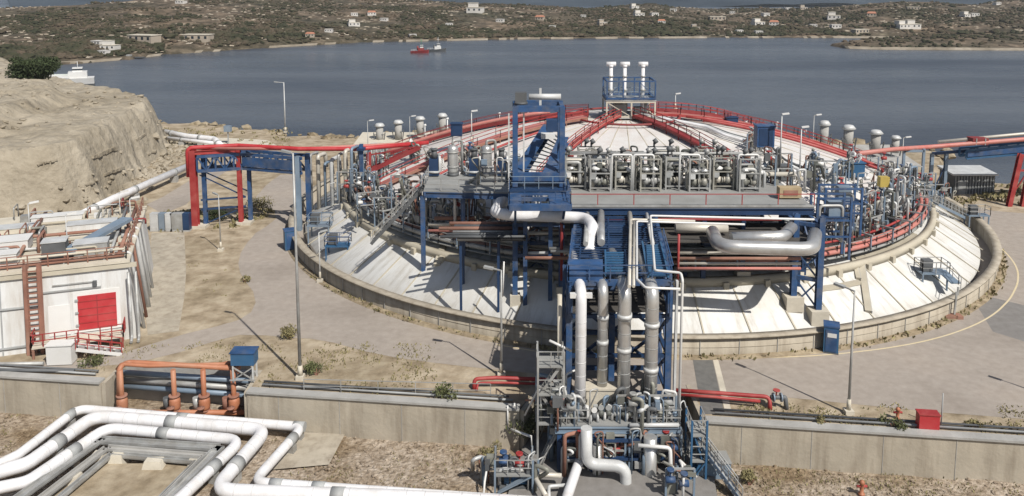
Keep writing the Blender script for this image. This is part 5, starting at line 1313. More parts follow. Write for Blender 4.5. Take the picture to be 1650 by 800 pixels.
# ================================================================ FOREGROUND
def wallseg(t, a, b, th, z0, z1, m_='concrete', cope=True, name='wall'):
    a, b = V((a[0], a[1], 0)), V((b[0], b[1], 0)); d = (b - a).normalized(); nn = V((d.y, -d.x, 0)) * th
    P = [a + nn, b + nn, b, a]
    mb = MB(); mb.hexa([p + V((0, 0, z0)) for p in P] + [p + V((0, 0, z1)) for p in P]); mb.build(name, m_, t)
    if cope:
        e = d * 0.0; P2 = [a + nn * 1.35 - e, b + nn * 1.35 + e, b - nn * .6 + e, a - nn * .6 - e]
        mb = MB(); mb.hexa([p + V((0, 0, z1 + .004)) for p in P2] + [p + V((0, 0, z1 + .16)) for p in P2]); mb.build('coping', 'concrete_grey', t)
    return d, nn
def wl(x): return (x, WY(x))
for lb, xa, xb_ in (('left stretch of the beige concrete retaining wall', -75, NA0), ('middle stretch of the beige concrete retaining wall behind the gravel', NA1, NB0), ('right stretch of the beige concrete retaining wall', NB1, 75)):
    t = thing('retaining_wall', lb, 'wall', (xa, WY(xa), LY))
    d, nn = wallseg(t, wl(xa), wl(xb_), .4, -3.4, .06)
    x = max(xa, -46) + 2.4
    jl = []
    while x < min(xb_, 46):
        jl.append(((x + nn.x * 1.0, WY(x) + nn.y * 1.02, -1.5), (.035, .03, 2.9), math.atan2(d.y, d.x))); x += 4.6
    boxes('joint', 'concrete_grey', t, jl)
t = thing('pit_wall', 'stained concrete walls of the slot behind the orange pipes', 'wall', (NA0, WY(NA0), LY))
wallseg(t, (NA0, WY(NA0) + 3.2), (NA1, WY(NA1) + 3.2), .3, -3.4, -.02, 'concrete_grey', False); wallseg(t, (NA0, WY(NA0) - .3), (NA0, WY(NA0) + 3.2), .3, -3.4, .05, 'concrete', False, 'end_wall'); wallseg(t, (NA1, WY(NA1) + 3.2), (NA1, WY(NA1) - .3), .3, -3.4, .05, 'concrete', False, 'end_wall')
t = thing('pit_wall', 'concrete walls of the slot under the blue tower', 'wall', (NB0, WY(NB0), LY))
wallseg(t, (NB0 + 1.5, 57.6), (NB1, 57.6), .3, -4, -.02, 'concrete_grey', False); wallseg(t, (NB0, WY(NB0) - .3), (NB0 + 1.5, 57.6), .3, -4, .05, 'concrete', False, 'end_wall'); wallseg(t, (NB1, 57.6), (NB1, WY(NB1) - .3), .3, -4, .05, 'concrete', False, 'end_wall')
# pipes and conduits along the wall top
for lb, xa, xb_, off, z, r, m_ in (('grey conduit along the top of the left wall stretch', -70, NA0 - 1, .7, .22, .08, 'grey'), ('dark conduit along the top of the left wall stretch', -70, NA0 - 1, 1.15, .24, .08, 'grey_dark'), ('grey conduit along the top of the middle wall stretch', NA1 + .8, NB0 - .5, .7, .22, .08, 'grey'), ('dark conduit along the top of the middle wall stretch', NA1 + .8, NB0 - .8, 1.15, .24, .08, 'grey_dark'), ('grey conduit along the top of the right wall stretch', NB1 + .8, 75, .7, .22, .08, 'grey'), ('dark conduit along the top of the right wall stretch', NB1 + .8, 75, 1.15, .24, .08, 'grey_dark')):
    pipe(lb, [V((xa, WY(xa) + off, z)), V((xb_, WY(xb_) + off, z))], r, m_, name='conduit', group='conduits along the retaining wall')
mb = MB(); mb.rail([V((G(486, 640).x, G(486, 632).y, 0)), V((G(790, 652).x, G(790, 640).y, 0))], 1.0, 2.6, .05); t = thing('railing', 'thin pale railing behind the middle retaining wall', 'railing', G(486, 632)); mb.build('rails', 'galv', t)
# --- white insulated pipes
YZ = -1.75
def wpipe(label, pts, r, z, bands, bend):
    t = thing('white_pipe', label, 'pipe', G(*pts[0], z), 'white insulated pipes on the gravel')
    P = [G(x, y, z) for x, y in pts]
    mb = MB(); mb.path(P, r, bend, 18); mb.cur = 1
    for a, b in zip(P, P[1:]):
        d = (b - a); L_ = d.length; d.normalize(); k = 1.4
        while k < L_ - 1.4: mb.cyl(a + d * k, a + d * (k + .05), r * 1.015, n=18); k += 1.15
    mb.build('run', ['white_clad', 'white_seam'], t)
    for (i, f) in bands:
        c = P[i].lerp(P[i + 1], f); d = (P[i + 1] - P[i]).normalized()
        mb = MB(); mb.cyl(c - d * .42, c + d * .42, r * 1.09, n=18); mb.build('band', 'grey', t)
        mb = MB(); mb.box((c.x, c.y, (z - r + LY) / 2 - .05), (.5, .5, z - r - LY), math.atan2(d.y, d.x)); mb.build('shoe', 'galv', t)
wpipe('rearmost thinner white pipe in the looping set of three', [(-160, 752), (-8, 751), (30, 733), (126, 659), (300, 674), (488, 688), (408, 778), (560, 789), (900, 812)], .33, -1.75, [(2, .85), (3, .97), (4, .97), (5, .25), (6, .25), (6, .7)], .9)
wpipe('fattest white pipe in the middle of the looping set', [(-160, 762), (-10, 763), (44, 748), (152, 671), (430, 693), (345, 791), (470, 796), (620, 801), (900, 815)], .46, -1.75, [(2, .42), (3, .46), (4, .62), (6, .5)], 1.2)
wpipe('front white pipe of the looping set', [(-160, 788), (-10, 788), (44, 777), (172, 690), (390, 710), (270, 822), (220, 880)], .38, -1.8, [(2, .55), (3, .43), (4, .42)], 1.1)
# grey cable trays beside them on concrete blocks
def tray(label, pts, z, wd, m_):
    P = [G(x, y, z) for x, y in pts]; mb = MB()
    for a, b in zip(P, P[1:]):
        d = (b - a).normalized(); mb.bar(a - d * wd * .45, b + d * wd * .45, wd, .14)
        nn = V((-d.y, d.x, 0)) * wd * .5
        for s in (-1, 1): mb.bar(a + nn * s + V((0, 0, .12)), b + nn * s + V((0, 0, .12)), .07, .2)
    one(mb, 'cable_tray', m_, label, 'cable tray', P[0], 'grey cable trays inside the white pipe loop')
tray('outer grey cable tray inside the white pipe loop', [(20, 812), (160, 711), (352, 724), (246, 830)], -2.0, .62, 'galv')
tray('inner dark cable tray inside the white pipe loop', [(50, 818), (172, 724), (332, 737), (236, 835)], -2.1, .42, 'concrete_grey')
tray('innermost grey cable tray inside the white pipe loop', [(66, 830), (180, 734), (318, 746), (220, 845)], -2.25, .3, 'galv')
blk = ['%s concrete block under the grey cable trays' % s for s in ('leftmost pale', 'second pale', 'third large', 'fourth pale', 'nearest left', 'nearest right')]
for i, (px, py, w_) in enumerate(((160, 746, 1.1), (190, 747, 1.2), (249, 757, 1.7), (318, 753, 1.3), (120, 782, 1.2), (300, 790, 1.2))):
    p = G(px, py, LY); mb = MB(); h = .75
    mb.hexa([p + V((-w_ / 2, -.5, -.3)), p + V((w_ / 2, -.5, -.3)), p + V((w_ / 2, .5, -.3)), p + V((-w_ / 2, .5, -.3)), p + V((-w_ * .32, -.3, h)), p + V((w_ * .32, -.3, h)), p + V((w_ * .32, .3, h)), p + V((-w_ * .32, .3, h))])
    one(mb, 'concrete_block', 'concrete_pale', blk[i], 'concrete block', p, 'concrete blocks under the trays')
sheet('pit_floor', [(150, 752), (330, 752), (250, 830), (40, 830)], .22, 'soil', LY)
# --- orange pump manifold
om = thing('orange_manifold', 'rusty orange manifold of upright pipes and valves in the wall slot', 'manifold', G(285, 660, LY))
HY = 58.3
def o(x, y, dy=0): return D(x, y, HY + dy)
hz = o(290, 596).z
mb = MB(); mb.path([o(192, 640), o(192, 592), o(206, 584, 1.0), V((o(385, 602).x, HY + .2, hz))], .20, .5); mb.build('header', 'orange', om)
mb = MB(); mb.path([o(184, 600, .4) + V((0, .5, 0)), o(196, 587, .4), o(240, 590, .5), V((o(380, 600).x, HY + .75, hz + .1))], .15, .4); mb.build('back_header', 'orange', om)
for i, px in enumerate((195, 280, 328, 376)):
    x = o(px, 620).x
    mb = MB(); mb.cyl((x, HY, hz), (x, HY, LY + .3), .19); v = mb.build('riser', 'orange', om)
    mb = MB(); mb.lathe(V((x, HY, LY + .5)), [(0, 0), (.36, 0), (.42, .25), (.42, .75), (.34, 1.0), (0, 1.02)], 16); b = mb.build('valve_body', 'orange', om)
    mb = MB(); mb.cyl((x, HY - .3, LY + 1.0), (x, HY - .75, LY + 1.0), .05); mb.lathe(V((x, HY - .75, LY + .78)), [(.02, .2), (.3, .2), (.3, .26), (.02, .26)], 14); mb.build('handwheel', 'rust', b)
    for z in (LY + .42, LY + 1.55):
        mb = MB(); mb.cyl((x, HY, z), (x, HY, z + .12), .42); mb.build('flange', 'rust', om)
    if i: mb = MB(); mb.cyl((x - .75, HY + .3, LY + .4), (x - .75, HY + .3, LY + 1.3), .26); mb.path([V((x - .75, HY + .3, LY + 1.1)), V((x - .75, HY + 1.6, LY + 1.1))], .14); mb.build('pump', ['grey_dark', 'galv', 'rust'][i - 1], om)
x0_, x1_ = o(190, 650).x, o(395, 650).x
mb = MB(); mb.cyl((x0_ - .4, HY - .1, LY + .3), (x1_, HY - .1, LY + .3), .2); mb.build('base_header', 'orange', om)
mb = MB(); mb.cyl((x1_ + .1, HY + .1, LY), (x1_ + .1, HY + .1, -.9), .16); mb.cyl((x1_ + .55, HY + .1, LY), (x1_ + .55, HY + .1, -.7), .13); mb.path([V((x1_ + .1, HY + .1, -.9)), V((x1_ + .6, HY + .1, -.8))], .13); mb.build('end_pipe', 'rust', om)
mb = MB(); mb.path([o(385, 600, .3), o(372, 583, 1.5), o(346, 590, .6)], .13); mb.build('strut', 'orange', om)
for i, (z, m_, lb) in enumerate(((-.35, 'steel_blue', 'upper grey blue pipe behind the orange manifold'), (-.95, 'galv', 'middle grey pipe behind the orange manifold'), (-1.5, 'steel_blue', 'lowest grey blue pipe behind the orange manifold'))):
    pipe(lb, [V((NA0 + .4, WY(NA0) + 2.2, z)), V((NA1 - .4, WY(NA1) + 2.2, z))], .22, m_, name='slot_pipe', group='pipes behind the orange manifold')
# blue cabinet on stilts
p = G(394, 614); t = thing('blue_cabinet', 'blue cabinet on grey stilts behind the orange manifold', 'cabinet', p)
mb = MB(); mb.box(p + V((0, .2, 1.85)), (1.75, 1.1, .95)); mb.build('case', 'blue_box', t)
mb = MB(); mb.box(p + V((0, .2, 2.36)), (1.9, 1.25, .07)); mb.build('lid', 'blue', t)
bars('leg', 'galv_light', t, [(p + V((a * .75, .2 + b * .45, 0)), p + V((a * .75, .2 + b * .45, 1.4))) for a in (-1, 1) for b in (-1, 1)], .11)
bars('brace', 'galv', t, [(p + V((-.75, -.25, .2)), p + V((.75, -.25, 1.2))), (p + V((.75, -.25, .2)), p + V((-.75, -.25, 1.2))), (p + V((-.95, -.5, .3)), p + V((.95, -.5, .3)))], .08)
# --- red fire water pipes on the road edge
pipe('red fire main on the road left of the blue tower', [G(764, 628, .05), G(764, 611, .75), G(800, 609, .75), G(905, 613, .75)], .15, 'red', .35, 'ground_main')
pipe('lower red pipe under the left ground main', [G(768, 630, .05), G(770, 617, .4), G(810, 617, .4), G(900, 620, .4)], .09, 'red', .3, 'ground_main')
pipe('red fire main on the road right of the blue tower', [G(1085, 629, .8), G(1160, 634, .8), G(1240, 640, .8), G(1241, 661, .0)], .15, 'red', .4, 'ground_main')
pipe('second red main in front of the right ground main', [G(1085, 636, .55), G(1150, 640, .55), G(1225, 647, .55)], .11, 'red', .4, 'ground_main')
p = G(1256, 660); t = thing('hydrant_valve', 'dark flanged valve at the end of the right red main', 'valve', p)
mb = MB(); mb.cyl(p + V((-.6, .2, .8)), p + V((.3, .2, .8)), .16); mb.path([p + V((.2, .2, .8)), p + V((.45, .2, .8)), p + V((.5, 0, 0))], .16, .3); mb.build('body', 'grey_dark', t)
for xx in (-.45, .1): mb = MB(); mb.cyl(p + V((xx, .2, .8)), p + V((xx + .1, .2, .8)), .32); mb.build('flange', 'steel_blue', t)
mb = MB(); mb.cyl(p + V((-.2, .2, .9)), p + V((-.2, .2, 1.35)), .05); mb.cyl(p + V((-.2, .2, 1.3)), p + V((-.2, .2, 1.36)), .25); mb.build('handwheel', 'red', t)
def hydrant(label, p, s):
    t = thing('fire_hydrant', label, 'hydrant', p)
    mb = MB(); mb.lathe(p, [(0, 0), (.22 * s, 0), (.22 * s, .08), (.13 * s, .1), (.13 * s, .75 * s), (.2 * s, .8 * s), (.15 * s, .98 * s), (0, 1.05 * s)], 12); mb.build('barrel', 'orange', t)
    mb = MB(); mb.cyl(p + V((-.35 * s, 0, .6 * s)), p + V((.35 * s, 0, .6 * s)), .09 * s); mb.build('outlet', 'red', t)
hydrant('red hydrant on the soil strip left of the red box', G(1446, 676), .85)
hydrant('orange hydrant standing on the gravel at the bottom right', G(1388, 797, LY), .95)
p = G(1495, 694); t = thing('fire_box', 'bright red fire hose box on the right retaining wall', 'box', p)
mb = MB(); mb.box(p + V((0, .1, .62)), (1.3, .7, 1.15), R_(-7)); mb.build('case', 'red_bright', t); mb = MB(); mb.box(p + V((.0, .1, 1.22)), (1.4, .8, .06), R_(-7)); mb.build('lid', 'red', t)
boxes('foot', 'grey', t, [(p + V((s, .1, .02)), (.12, .5, .1), R_(-7)) for s in (-.5, .5)])

# --- bottom of the tower: work platform with valves
wp = thing('work_platform', 'grey valve platform at the foot of the blue tower', 'platform', (7, 51.3, 0))
px0, px1, py0, py1, pz = 2.9, 11.4, 51.15, 52.0, .5
mb = MB(); mb.box(((px0 + px1) / 2, (py0 + py1) / 2, pz), (px1 - px0, py1 - py0, .12)); mb.build('deck', 'grating', wp)
mb = MB(); mb.ibeam((px0, py0, pz - .3), (px1, py0, pz - .3), .3, .42); mb.ibeam((px0, py1, pz - .3), (px1, py1, pz - .3), .3, .42)
for k in range(6): x = px0 + .2 + (px1 - px0 - .4) * k / 5; mb.bar((x, py0, pz - .28), (x, py1, pz - .28), .18, .3)
mb.build('beam', 'steel_blue', wp)
for x in (px0 + .3, 5.6, 8.4, px1 - .3):
    mb = MB(); mb.ibeam((x, py0 + .1, -3), (x, py0 + .1, pz - .5), .3, .3); mb.build('column', 'blue', wp)
mb = MB(); mb.rail([(px0, py1, pz), (px0, py0, pz), (px0 + 2.3, py0, pz)], 1.1, .9, .06); mb.build('railing', 'galv', wp); mb = MB(); mb.rail([(px1 - 3.0, py0, pz), (px1, py0, pz), (px1, py1, pz)], 1.1, .9, .06); mb.build('railing', 'galv', wp)
mb = MB(); mb.cyl((px0 + 5, py0 - .1, pz + .1), (px1 - .2, py0 - .1, pz + .1), .14); mb.build('edge_pipe', 'galv_light', wp)
rr = random.Random(9)
vn = ['%s small valve on the platform at the tower foot' % s for s in ('leftmost', 'second', 'third', 'fourth', 'fifth', 'sixth', 'seventh', 'eighth', 'ninth', 'tenth', 'eleventh', 'twelfth', 'thirteenth', 'fourteenth', 'last but one', 'rightmost')]
for i in range(16):
    x = px0 + .4 + i * .5; y = py0 + .2 + rr.uniform(0, .4); p = V((x, y, pz + .06)); t = thing('valve', vn[i], 'valve', p, 'small valves on the tower platform')
    m1 = rr.choice(['galv_light', 'alu', 'white', 'galv'])
    mb = MB(); mb.path([p, p + V((0, 0, .5)), p + V((.5, .1, .5)), p + V((.5, .1, .0))], .10, .2); mb.build('pipework', m1, t)
    mb = MB(); mb.lathe(p + V((.25, .05, .32)), [(0, 0), (.18, .04), (.22, .2), (.14, .36), (0, .38)], 12); mb.build('body', rr.choice(['grey', 'skid_c', 'steel_blue', 'grey_dark', 'skid_a']), t)
    mb = MB(); mb.cyl(p + V((.25, .05, .65)), p + V((.25, .05, 1.05)), .05); mb.cyl(p + V((.25, -.02, .9)), p + V((.25, .03, .9)), .2); mb.box(p + V((-.1, .3, .5)), (.3, .25, .5 + rr.random() * .5)); mb.build('handwheel', rr.choice(['white', 'grey', 'galv_light']), t)
# concrete pier
p = V((6.3, 52.95, 0)); t = thing('concrete_pier', 'squat beige concrete pier between the tower pipes', 'pier', p)
mb = MB(); mb.box(p + V((0, 0, -.2)), (2.4, 1.0, 5.0)); mb.build('block', 'concrete_pale', t); mb = MB(); mb.box(p + V((0, 0, 2.37)), (2.6, 1.15, .12)); mb.build('cap', 'concrete_pale', t)
# tails of the pipes heading to the camera
pipe('white pipe leaving the foot of the tower towards the gravel', [V((xw, 52.0, -1.2)), V((xw, 51.4, -1.9)), G(914, 800, -1.9), G(905, 850, -1.9)], .33, 'white_clad', .7, 'low_pipe', n=16)
pipe('silver elbow pipe bending right at the foot of the tower', [D(945, 690, 50.0), D(945, 748, 50.0), D(1008, 752, 49.7), D(1009, 850, 49.7)], .38, 'galv_light', .75, 'low_pipe', n=16)
pipe('grey lagged pipe low between the white and elbow pipes', [D(962, 716, 50.7), D(961, 840, 50.7)], .30, 'alu', .7, 'low_pipe', n=14)
pipe('fat lagged pipe low at the right of the tower foot', [D(1048, 704, 50.6), D(1046, 845, 50.6)], .44, 'alu', .9, 'low_pipe', n=16)
pipe('small white pipe with a cross branch right of the tower foot', [D(1028, 718, 50.0), D(1080, 722, 50.0), D(1082, 800, 49.0)], .13, 'white', .3, 'low_pipe')
pipe('pale bent pipe left of the white pipe at the tower foot', [G(880, 800, -1.8), G(862, 770, -1.8), G(866, 765, -1.8) + V((.3, 0, 0)), G(905, 767, -1.8)], .16, 'alu_beige', .3, 'low_pipe')
pipe('second bent pipe left of the white pipe', [G(885, 812, -2), G(884, 784, -2), G(912, 782, -2)], .11, 'galv_light', .25, 'low_pipe')
# --- grey access tower left of the blue tower
def access_tower(label, x0, x1, y0, y1, levels, zb, m_='galv', mr='galv'):
    t = thing('access_tower', label, 'access tower', ((x0 + x1) / 2, (y0 + y1) / 2, zb))
    zt = levels[-1] + 1.1
    bars('post', m_, t, [((x, y, zb), (x, y, zt)) for x in (x0, x1) for y in (y0, y1)], .13)
    for z in levels:
        mb = MB(); mb.box(((x0 + x1) / 2, (y0 + y1) / 2, z), (x1 - x0, y1 - y0, .1)); mb.build('landing', 'grating', t)
        mb = MB(); mb.rail([(x0, y1, z), (x0, y0, z), (x1, y0, z), (x1, y1, z)], 1.1, .7, .055); mb.build('railing', mr, t)
    for i, (a, b) in enumerate(zip([zb] + levels, levels)):
        for k in range(1): 
            p, q = (V((x0 + .2, y0 + .25, a)), V((x1 - .2, y0 + .25, b))) if i % 2 == 0 else (V((x1 - .2, y0 + .25, a)), V((x0 + .2, y0 + .25, b)))
            mb = MB()
            for s in (0, .6): mb.bar(p + V((0, s, 0)), q + V((0, s, 0)), .08, .2)
            n = 8
            for j in range(n): c = p.lerp(q, (j + .5) / n); mb.bar(c, c + V((0, .6, 0)), .2, .04)
            mb.build('flight', m_, t)
    bars('brace', m_, t, [((x0, y0, zb), (x1, y0, levels[0]), .08)], .08)
    return t
access_tower('grey access tower with railings left of the blue tower', 1.75, 3.5, 51.6, 53.2, [.3, 2.4, 4.4], LY)
access_tower('low grey access tower at the bottom left of the tower foot', D(798, 740, 49.5).x, D(858, 740, 49.5).x, 48.6, 50.2, [-1.5], LY, 'steel_blue')
access_tower('blue grey access tower on the right of the tower foot', D(1112, 700, 50.5).x, D(1136, 700, 50.5).x, 50.0, 51.8, [-1.4, .4], LY, 'blue_box')
t = thing('stair', 'grey steel stair dropping to the gravel right of the tower foot', 'stairs', G(1160, 760, LY))
A, B = D(1130, 722, 50.6), G(1196, 812, LY)
for s in (0, 1.1): bars('stringer', 'steel_blue', t, [(A + V((0, s, 0)), B + V((0, s, 0)), .1, .28)])
mb = MB()
for k in range(11): c = A.lerp(B, (k + .5) / 11) + V((0, .55, 0)); mb.box(c, (.26, 1.1, .05))
mb.build('treads', 'galv', t); t.children[-1]['kind'] = 'stuff'
for s in (0, 1.1): mb = MB(); mb.rail([A + V((0, s, 0)), B + V((0, s, 0))], 1.05, .7, .055); mb.build('handrail', 'galv', t)
p = G(1150, 770, LY); t = thing('grating_box', 'grey grating box beside the right hand stair', 'box', p); mb = MB(); mb.box(p + V((0, .6, .5)), (2.2, 1.4, 1.1)); mb.build('case', 'steel_blue', t); mb = MB(); mb.box(p + V((0, .6, 1.08)), (2.3, 1.5, .06)); mb.build('top', 'grating', t)
p = G(832, 790, LY); t = thing('pump_skid', 'blue pump skid under the low access tower', 'pump', p); mb = MB(); mb.cyl(p + V((-.8, .3, .7)), p + V((.7, .3, .7)), .42); mb.build('motor', 'blue_box', t); mb = MB(); mb.box(p + V((0, .3, .15)), (2.2, 1.0, .3)); mb.build('base', 'grey_dark', t)
mb = MB(); mb.path([p + V((-1.1, 0, .4)), p + V((-1.1, 0, 1.5)), p + V((.4, 0, 1.5)), p + V((.4, 0, .7))], .12); mb.build('pipework', 'galv_light', t)
# white posts and handrail going down into the slot
t = thing('handrail', 'white handrail stepping down beside the middle wall end', 'railing', D(818, 690, 54))
a, b, c_, d_ = D(818, 654, 53.9), D(818, 690, 53.9), D(856, 704, 52.4), D(858, 735, 52.4)
mb = MB(); mb.path([a, b], .06); mb.build('post', 'white', t); mb = MB(); mb.path([D(829, 650, 54.3), D(829, 690, 54.0)], .06); mb.build('post', 'white', t)
mb = MB(); mb.path([b, c_], .09); mb.build('top_rail', 'white', t); mb = MB(); mb.path([c_, d_], .05); mb.build('post', 'galv', t)
pipe('white bent post at the left of the low access tower', [G(778, 812, LY), G(781, 800, LY) + V((0, 0, 1.0)), D(786, 745, 49.6), D(776, 740, 49.8)], .07, 'white', .2, 'post', cat='post')
pipe('white boom pointing left from the grey access tower', [D(885, 549, 53), D(921, 566, 53)], .09, 'white', name='boom')
# cracks of shadow: nothing here
# clutter in the dark around the tower foot
for i, (px, py, lb) in enumerate(((905, 700, 'tangled manifold in the shade left of the white pipe'), (985, 715, 'tangled manifold in the shade behind the elbow pipe'), (1075, 705, 'manifold at the right end of the tower foot'), (890, 660, 'manifold beside the grey access tower'))):
    p = D(px, py, 52.2); manifold(lb, V((p.x, 52.4, -2.4 if py > 690 else .2)), 300 + i, 2.4, 1.8, 0, 'pipe manifolds at the tower foot')
for i, (px, py, lb) in enumerate(((1095, 790, 'manifold at the bottom edge right of the low pipes'), (845, 775, 'manifold beside the low access tower'), (800, 770, 'manifold left of the low access tower'))):
    p = G(px, py + 15, LY); manifold(lb, p + V((0, 0, .4)), 310 + i, 1.7, 1.8, 0, 'pipe manifolds at the tower foot')

for i, (px, py, lb) in enumerate(((930, 745, 'dark tangle of pipes left of the elbow pipe at the bottom'), (1035, 760, 'dark tangle of pipes right of the elbow pipe at the bottom'), (1075, 760, 'dark tangle at the right of the low lagged pipe'), (985, 785, 'dark tangle inside the elbow pipe at the bottom edge'))):
    p = D(px, py, 51.0); manifold(lb, V((p.x, 51.0, -2.3)), 500 + i, 2.2, 1.8, 0, 'pipe manifolds at the tower foot')
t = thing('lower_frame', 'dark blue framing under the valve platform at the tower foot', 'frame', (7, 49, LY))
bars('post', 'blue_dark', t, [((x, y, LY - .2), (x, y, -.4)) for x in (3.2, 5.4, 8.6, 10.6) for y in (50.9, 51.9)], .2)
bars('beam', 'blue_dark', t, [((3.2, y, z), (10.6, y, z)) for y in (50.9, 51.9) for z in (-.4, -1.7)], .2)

pn = ['%s slim upright on the valve platform, from the left' % s_ for s_ in ('first', 'second', 'third', 'fourth', 'fifth', 'sixth', 'seventh', 'eighth', 'ninth')]
for i in range(9):
    x = px0 + .3 + i * 1.02; h = rr.uniform(1.3, 2.6); y = rr.uniform(51.2, 52.0)
    pipe(pn[i], [V((x, y, pz)), V((x, y, pz + h)), V((x + rr.uniform(-.8, .8), y + .3, pz + h)), V((x + rr.uniform(-.8, .8), y + .4, pz + .4))], rr.choice([.05, .07, .1]), rr.choice(['galv_light', 'white', 'steel_blue', 'galv']), .2, 'upright_pipe', 'slim uprights on the valve platform', n=8)
for i, (x, lb) in enumerate(((3.6, 'grey pipe cluster at the left end of the valve platform'), (8.0, 'grey pipe cluster in the middle of the valve platform'), (10.2, 'grey pipe cluster at the right end of the valve platform'))):
    manifold(lb, V((x, 51.6, pz + .2)), 540 + i, 1.7, 1.8, 0, 'pipe manifolds at the tower foot', 8)
# ================================================================ LEFT SERVICE BUILDING
B0 = G(222, 545); U = V((.9401, .3409, 0)); Wv = V((-.3409, .9401, 0))
HB = 6.6
def bq(a, b, z, tp=0.): return B0 - U * a + Wv * b + V((0, 0, z))
bd = thing('service_building', 'white walled service building with a cluttered flat roof on the left', 'building', B0)
LW, DPT = 26, 18.5; tp = .55
mb = MB(); mb.hexa([bq(0, 0, -.2), bq(0, DPT, -.2), bq(LW, DPT, -.2), bq(LW, 0, -.2), bq(tp, tp, HB), bq(tp, DPT - tp, HB), bq(LW, DPT - tp, HB), bq(LW, tp, HB)]); mb.build('wall', 'white_wall', bd)
mb = MB(); mb.hexa([bq(tp - .25, tp - .25, HB + .01), bq(tp - .25, DPT - tp + .25, HB + .01), bq(LW, DPT - tp + .25, HB + .01), bq(LW, tp - .25, HB + .01), bq(tp - .25, tp - .25, HB + .25), bq(tp - .25, DPT - tp + .25, HB + .25), bq(LW, DPT - tp + .25, HB + .25), bq(LW, tp - .25, HB + .25)])
mb.build('roof', 'concrete_pale', bd)
def front(a, z, out=.03):   # point on the (slightly leaning) front wall
    return bq(a, tp * max(0, z) / HB - out, z)
def fbox(name, m_, a0, a1, z0, z1, th):
    P = []
    mb = MB(); mb.hexa([front(a1, z0, th), front(a0, z0, th), front(a0, z0, -.02), front(a1, z0, -.02), front(a1, z1, th), front(a0, z1, th), front(a0, z1, -.02), front(a1, z1, -.02)]); return mb.build(name, m_, bd)
fbox('door_frame', 'white', 1.2, 4.75, 1.15, 4.55, .08)
dr = fbox('door', 'red_bright', 1.5, 4.4, 1.35, 4.2, .14)
for z in (1.9, 2.5, 3.1, 3.7): fbox('door_rib', 'red', 1.55, 4.35, z, z + .06, .18)
fbox('door_seam', 'red_dark', 2.92, 2.97, 1.4, 4.15, .17)
for z in (1.7, 2.75, 3.8): fbox('hinge', 'grey', 4.35, 4.6, z, z + .15, .2)
for a in (2.5, 5.0, 13.2, 16.1, 19.0, 21.9): fbox('wall_joint', 'white_seam', a, a + .05, 0.3, 6.1, .035)
for z in (2.3, 4.45): fbox('wall_joint', 'white_seam', 10.6, LW, z, z + .05, .04)
fbox('panel', 'white', 5.0, 6.6, 1.1, 3.6, .05)
for z in (3.75, .55):
    fbox('wall_pipe', 'grey', 7.2, LW, z, z + .12, .16)
fbox('wall_pipe', 'grey', 2.6, 6.9, 4.75, 4.85, .14); fbox('wall_pipe', 'galv', 3.2, 6.2, 5.25, 5.33, .12)
fbox('lamp_bracket', 'grey_dark', 2.9, 3.2, 4.9, 5.35, .25)
fbox('wall_joint', 'grey', 10.3, 10.45, 0, 6.5, .05); fbox('wall_joint', 'grey', 9.9, 10.0, 0, 6.5, .06)
fbox('eave_beam', 'cream', -.2, LW, 6.2, 6.55, .22)
# rusty columns on the front with ladders
mb = MB()
for a in (7.0, 8.0): mb.bar(front(a, 0, .5), front(a, 7.4, .5), .28)
for k in range(15): mb.bar(front(7.0, .5 + k * .45, .5), front(8.0, .5 + k * .45, .5), .1)
mb.build('ladder', 'rust', bd)
for a in (.35, .9): mb = MB(); mb.path([bq(a - .5, -.35, 6.0), bq(a - .5, -.4, .3), bq(a - .5, -1.2, .2)], .12); mb.build('downpipe', 'galv', bd)
for b in (2.0, 4.5, 7, 9.5, 12): mb = MB(); mb.path([bq(-.35, b, 0), bq(-.15 + tp, b, HB + .4), bq(1.6, b, HB + .5)], .13 if b != 7 else .2); mb.build('side_pipe', 'galv_light' if b != 4.5 else 'rust', bd)
# roof clutter: each a thing resting on the roof
def roofthing(name, label, cat, a, b): 
    p = bq(a, b, HB + .26); return thing(name, label, cat, p), p
for i, (a, b, w_, d_, h, m_, lb) in enumerate(((3.5, 3, 2.6, 1.6, 1.0, 'galv', 'grey machine on the roof front right corner'), (6.2, 2.6, 1.8, 1.5, 1.5, 'grey_dark', 'dark cooler box near the front edge of the roof'), (10.5, 6.5, 3.4, 2.0, .9, 'white', 'low white box in the middle of the roof'), (4.5, 11, 4.2, 1.5, .55, 'white_wall', 'long white duct at the back right of the roof'), (12, 12, 5.5, 1.6, .5, 'concrete_pale', 'long pale duct at the back of the roof'), (10, 2.4, 2.2, 1.3, .9, 'white', 'white box near the rusty ladder on the roof'), (8, 15, 4.5, 1.3, .5, 'white', 'white duct along the far roof edge'))):
    t, p = roofthing('roof_unit', lb, 'roof unit', a, b); rz = math.atan2(U.y, U.x)
    mb = MB(); mb.box(p + V((0, 0, h / 2 + .15)), (w_, d_, h), rz); mb.build('case', m_, t)
    mb = MB(); mb.box(p + V((0, 0, h + .18)), (w_ + .12, d_ + .12, .06), rz); mb.build('lid', 'galv_light' if m_ != 'white' else 'white', t)
    boxes('foot', 'grey', t, [(p + U * (s * w_ * .35) + V((0, 0, .08)), (.2, d_ * .9, .16), rz) for s in (-1, 1)])
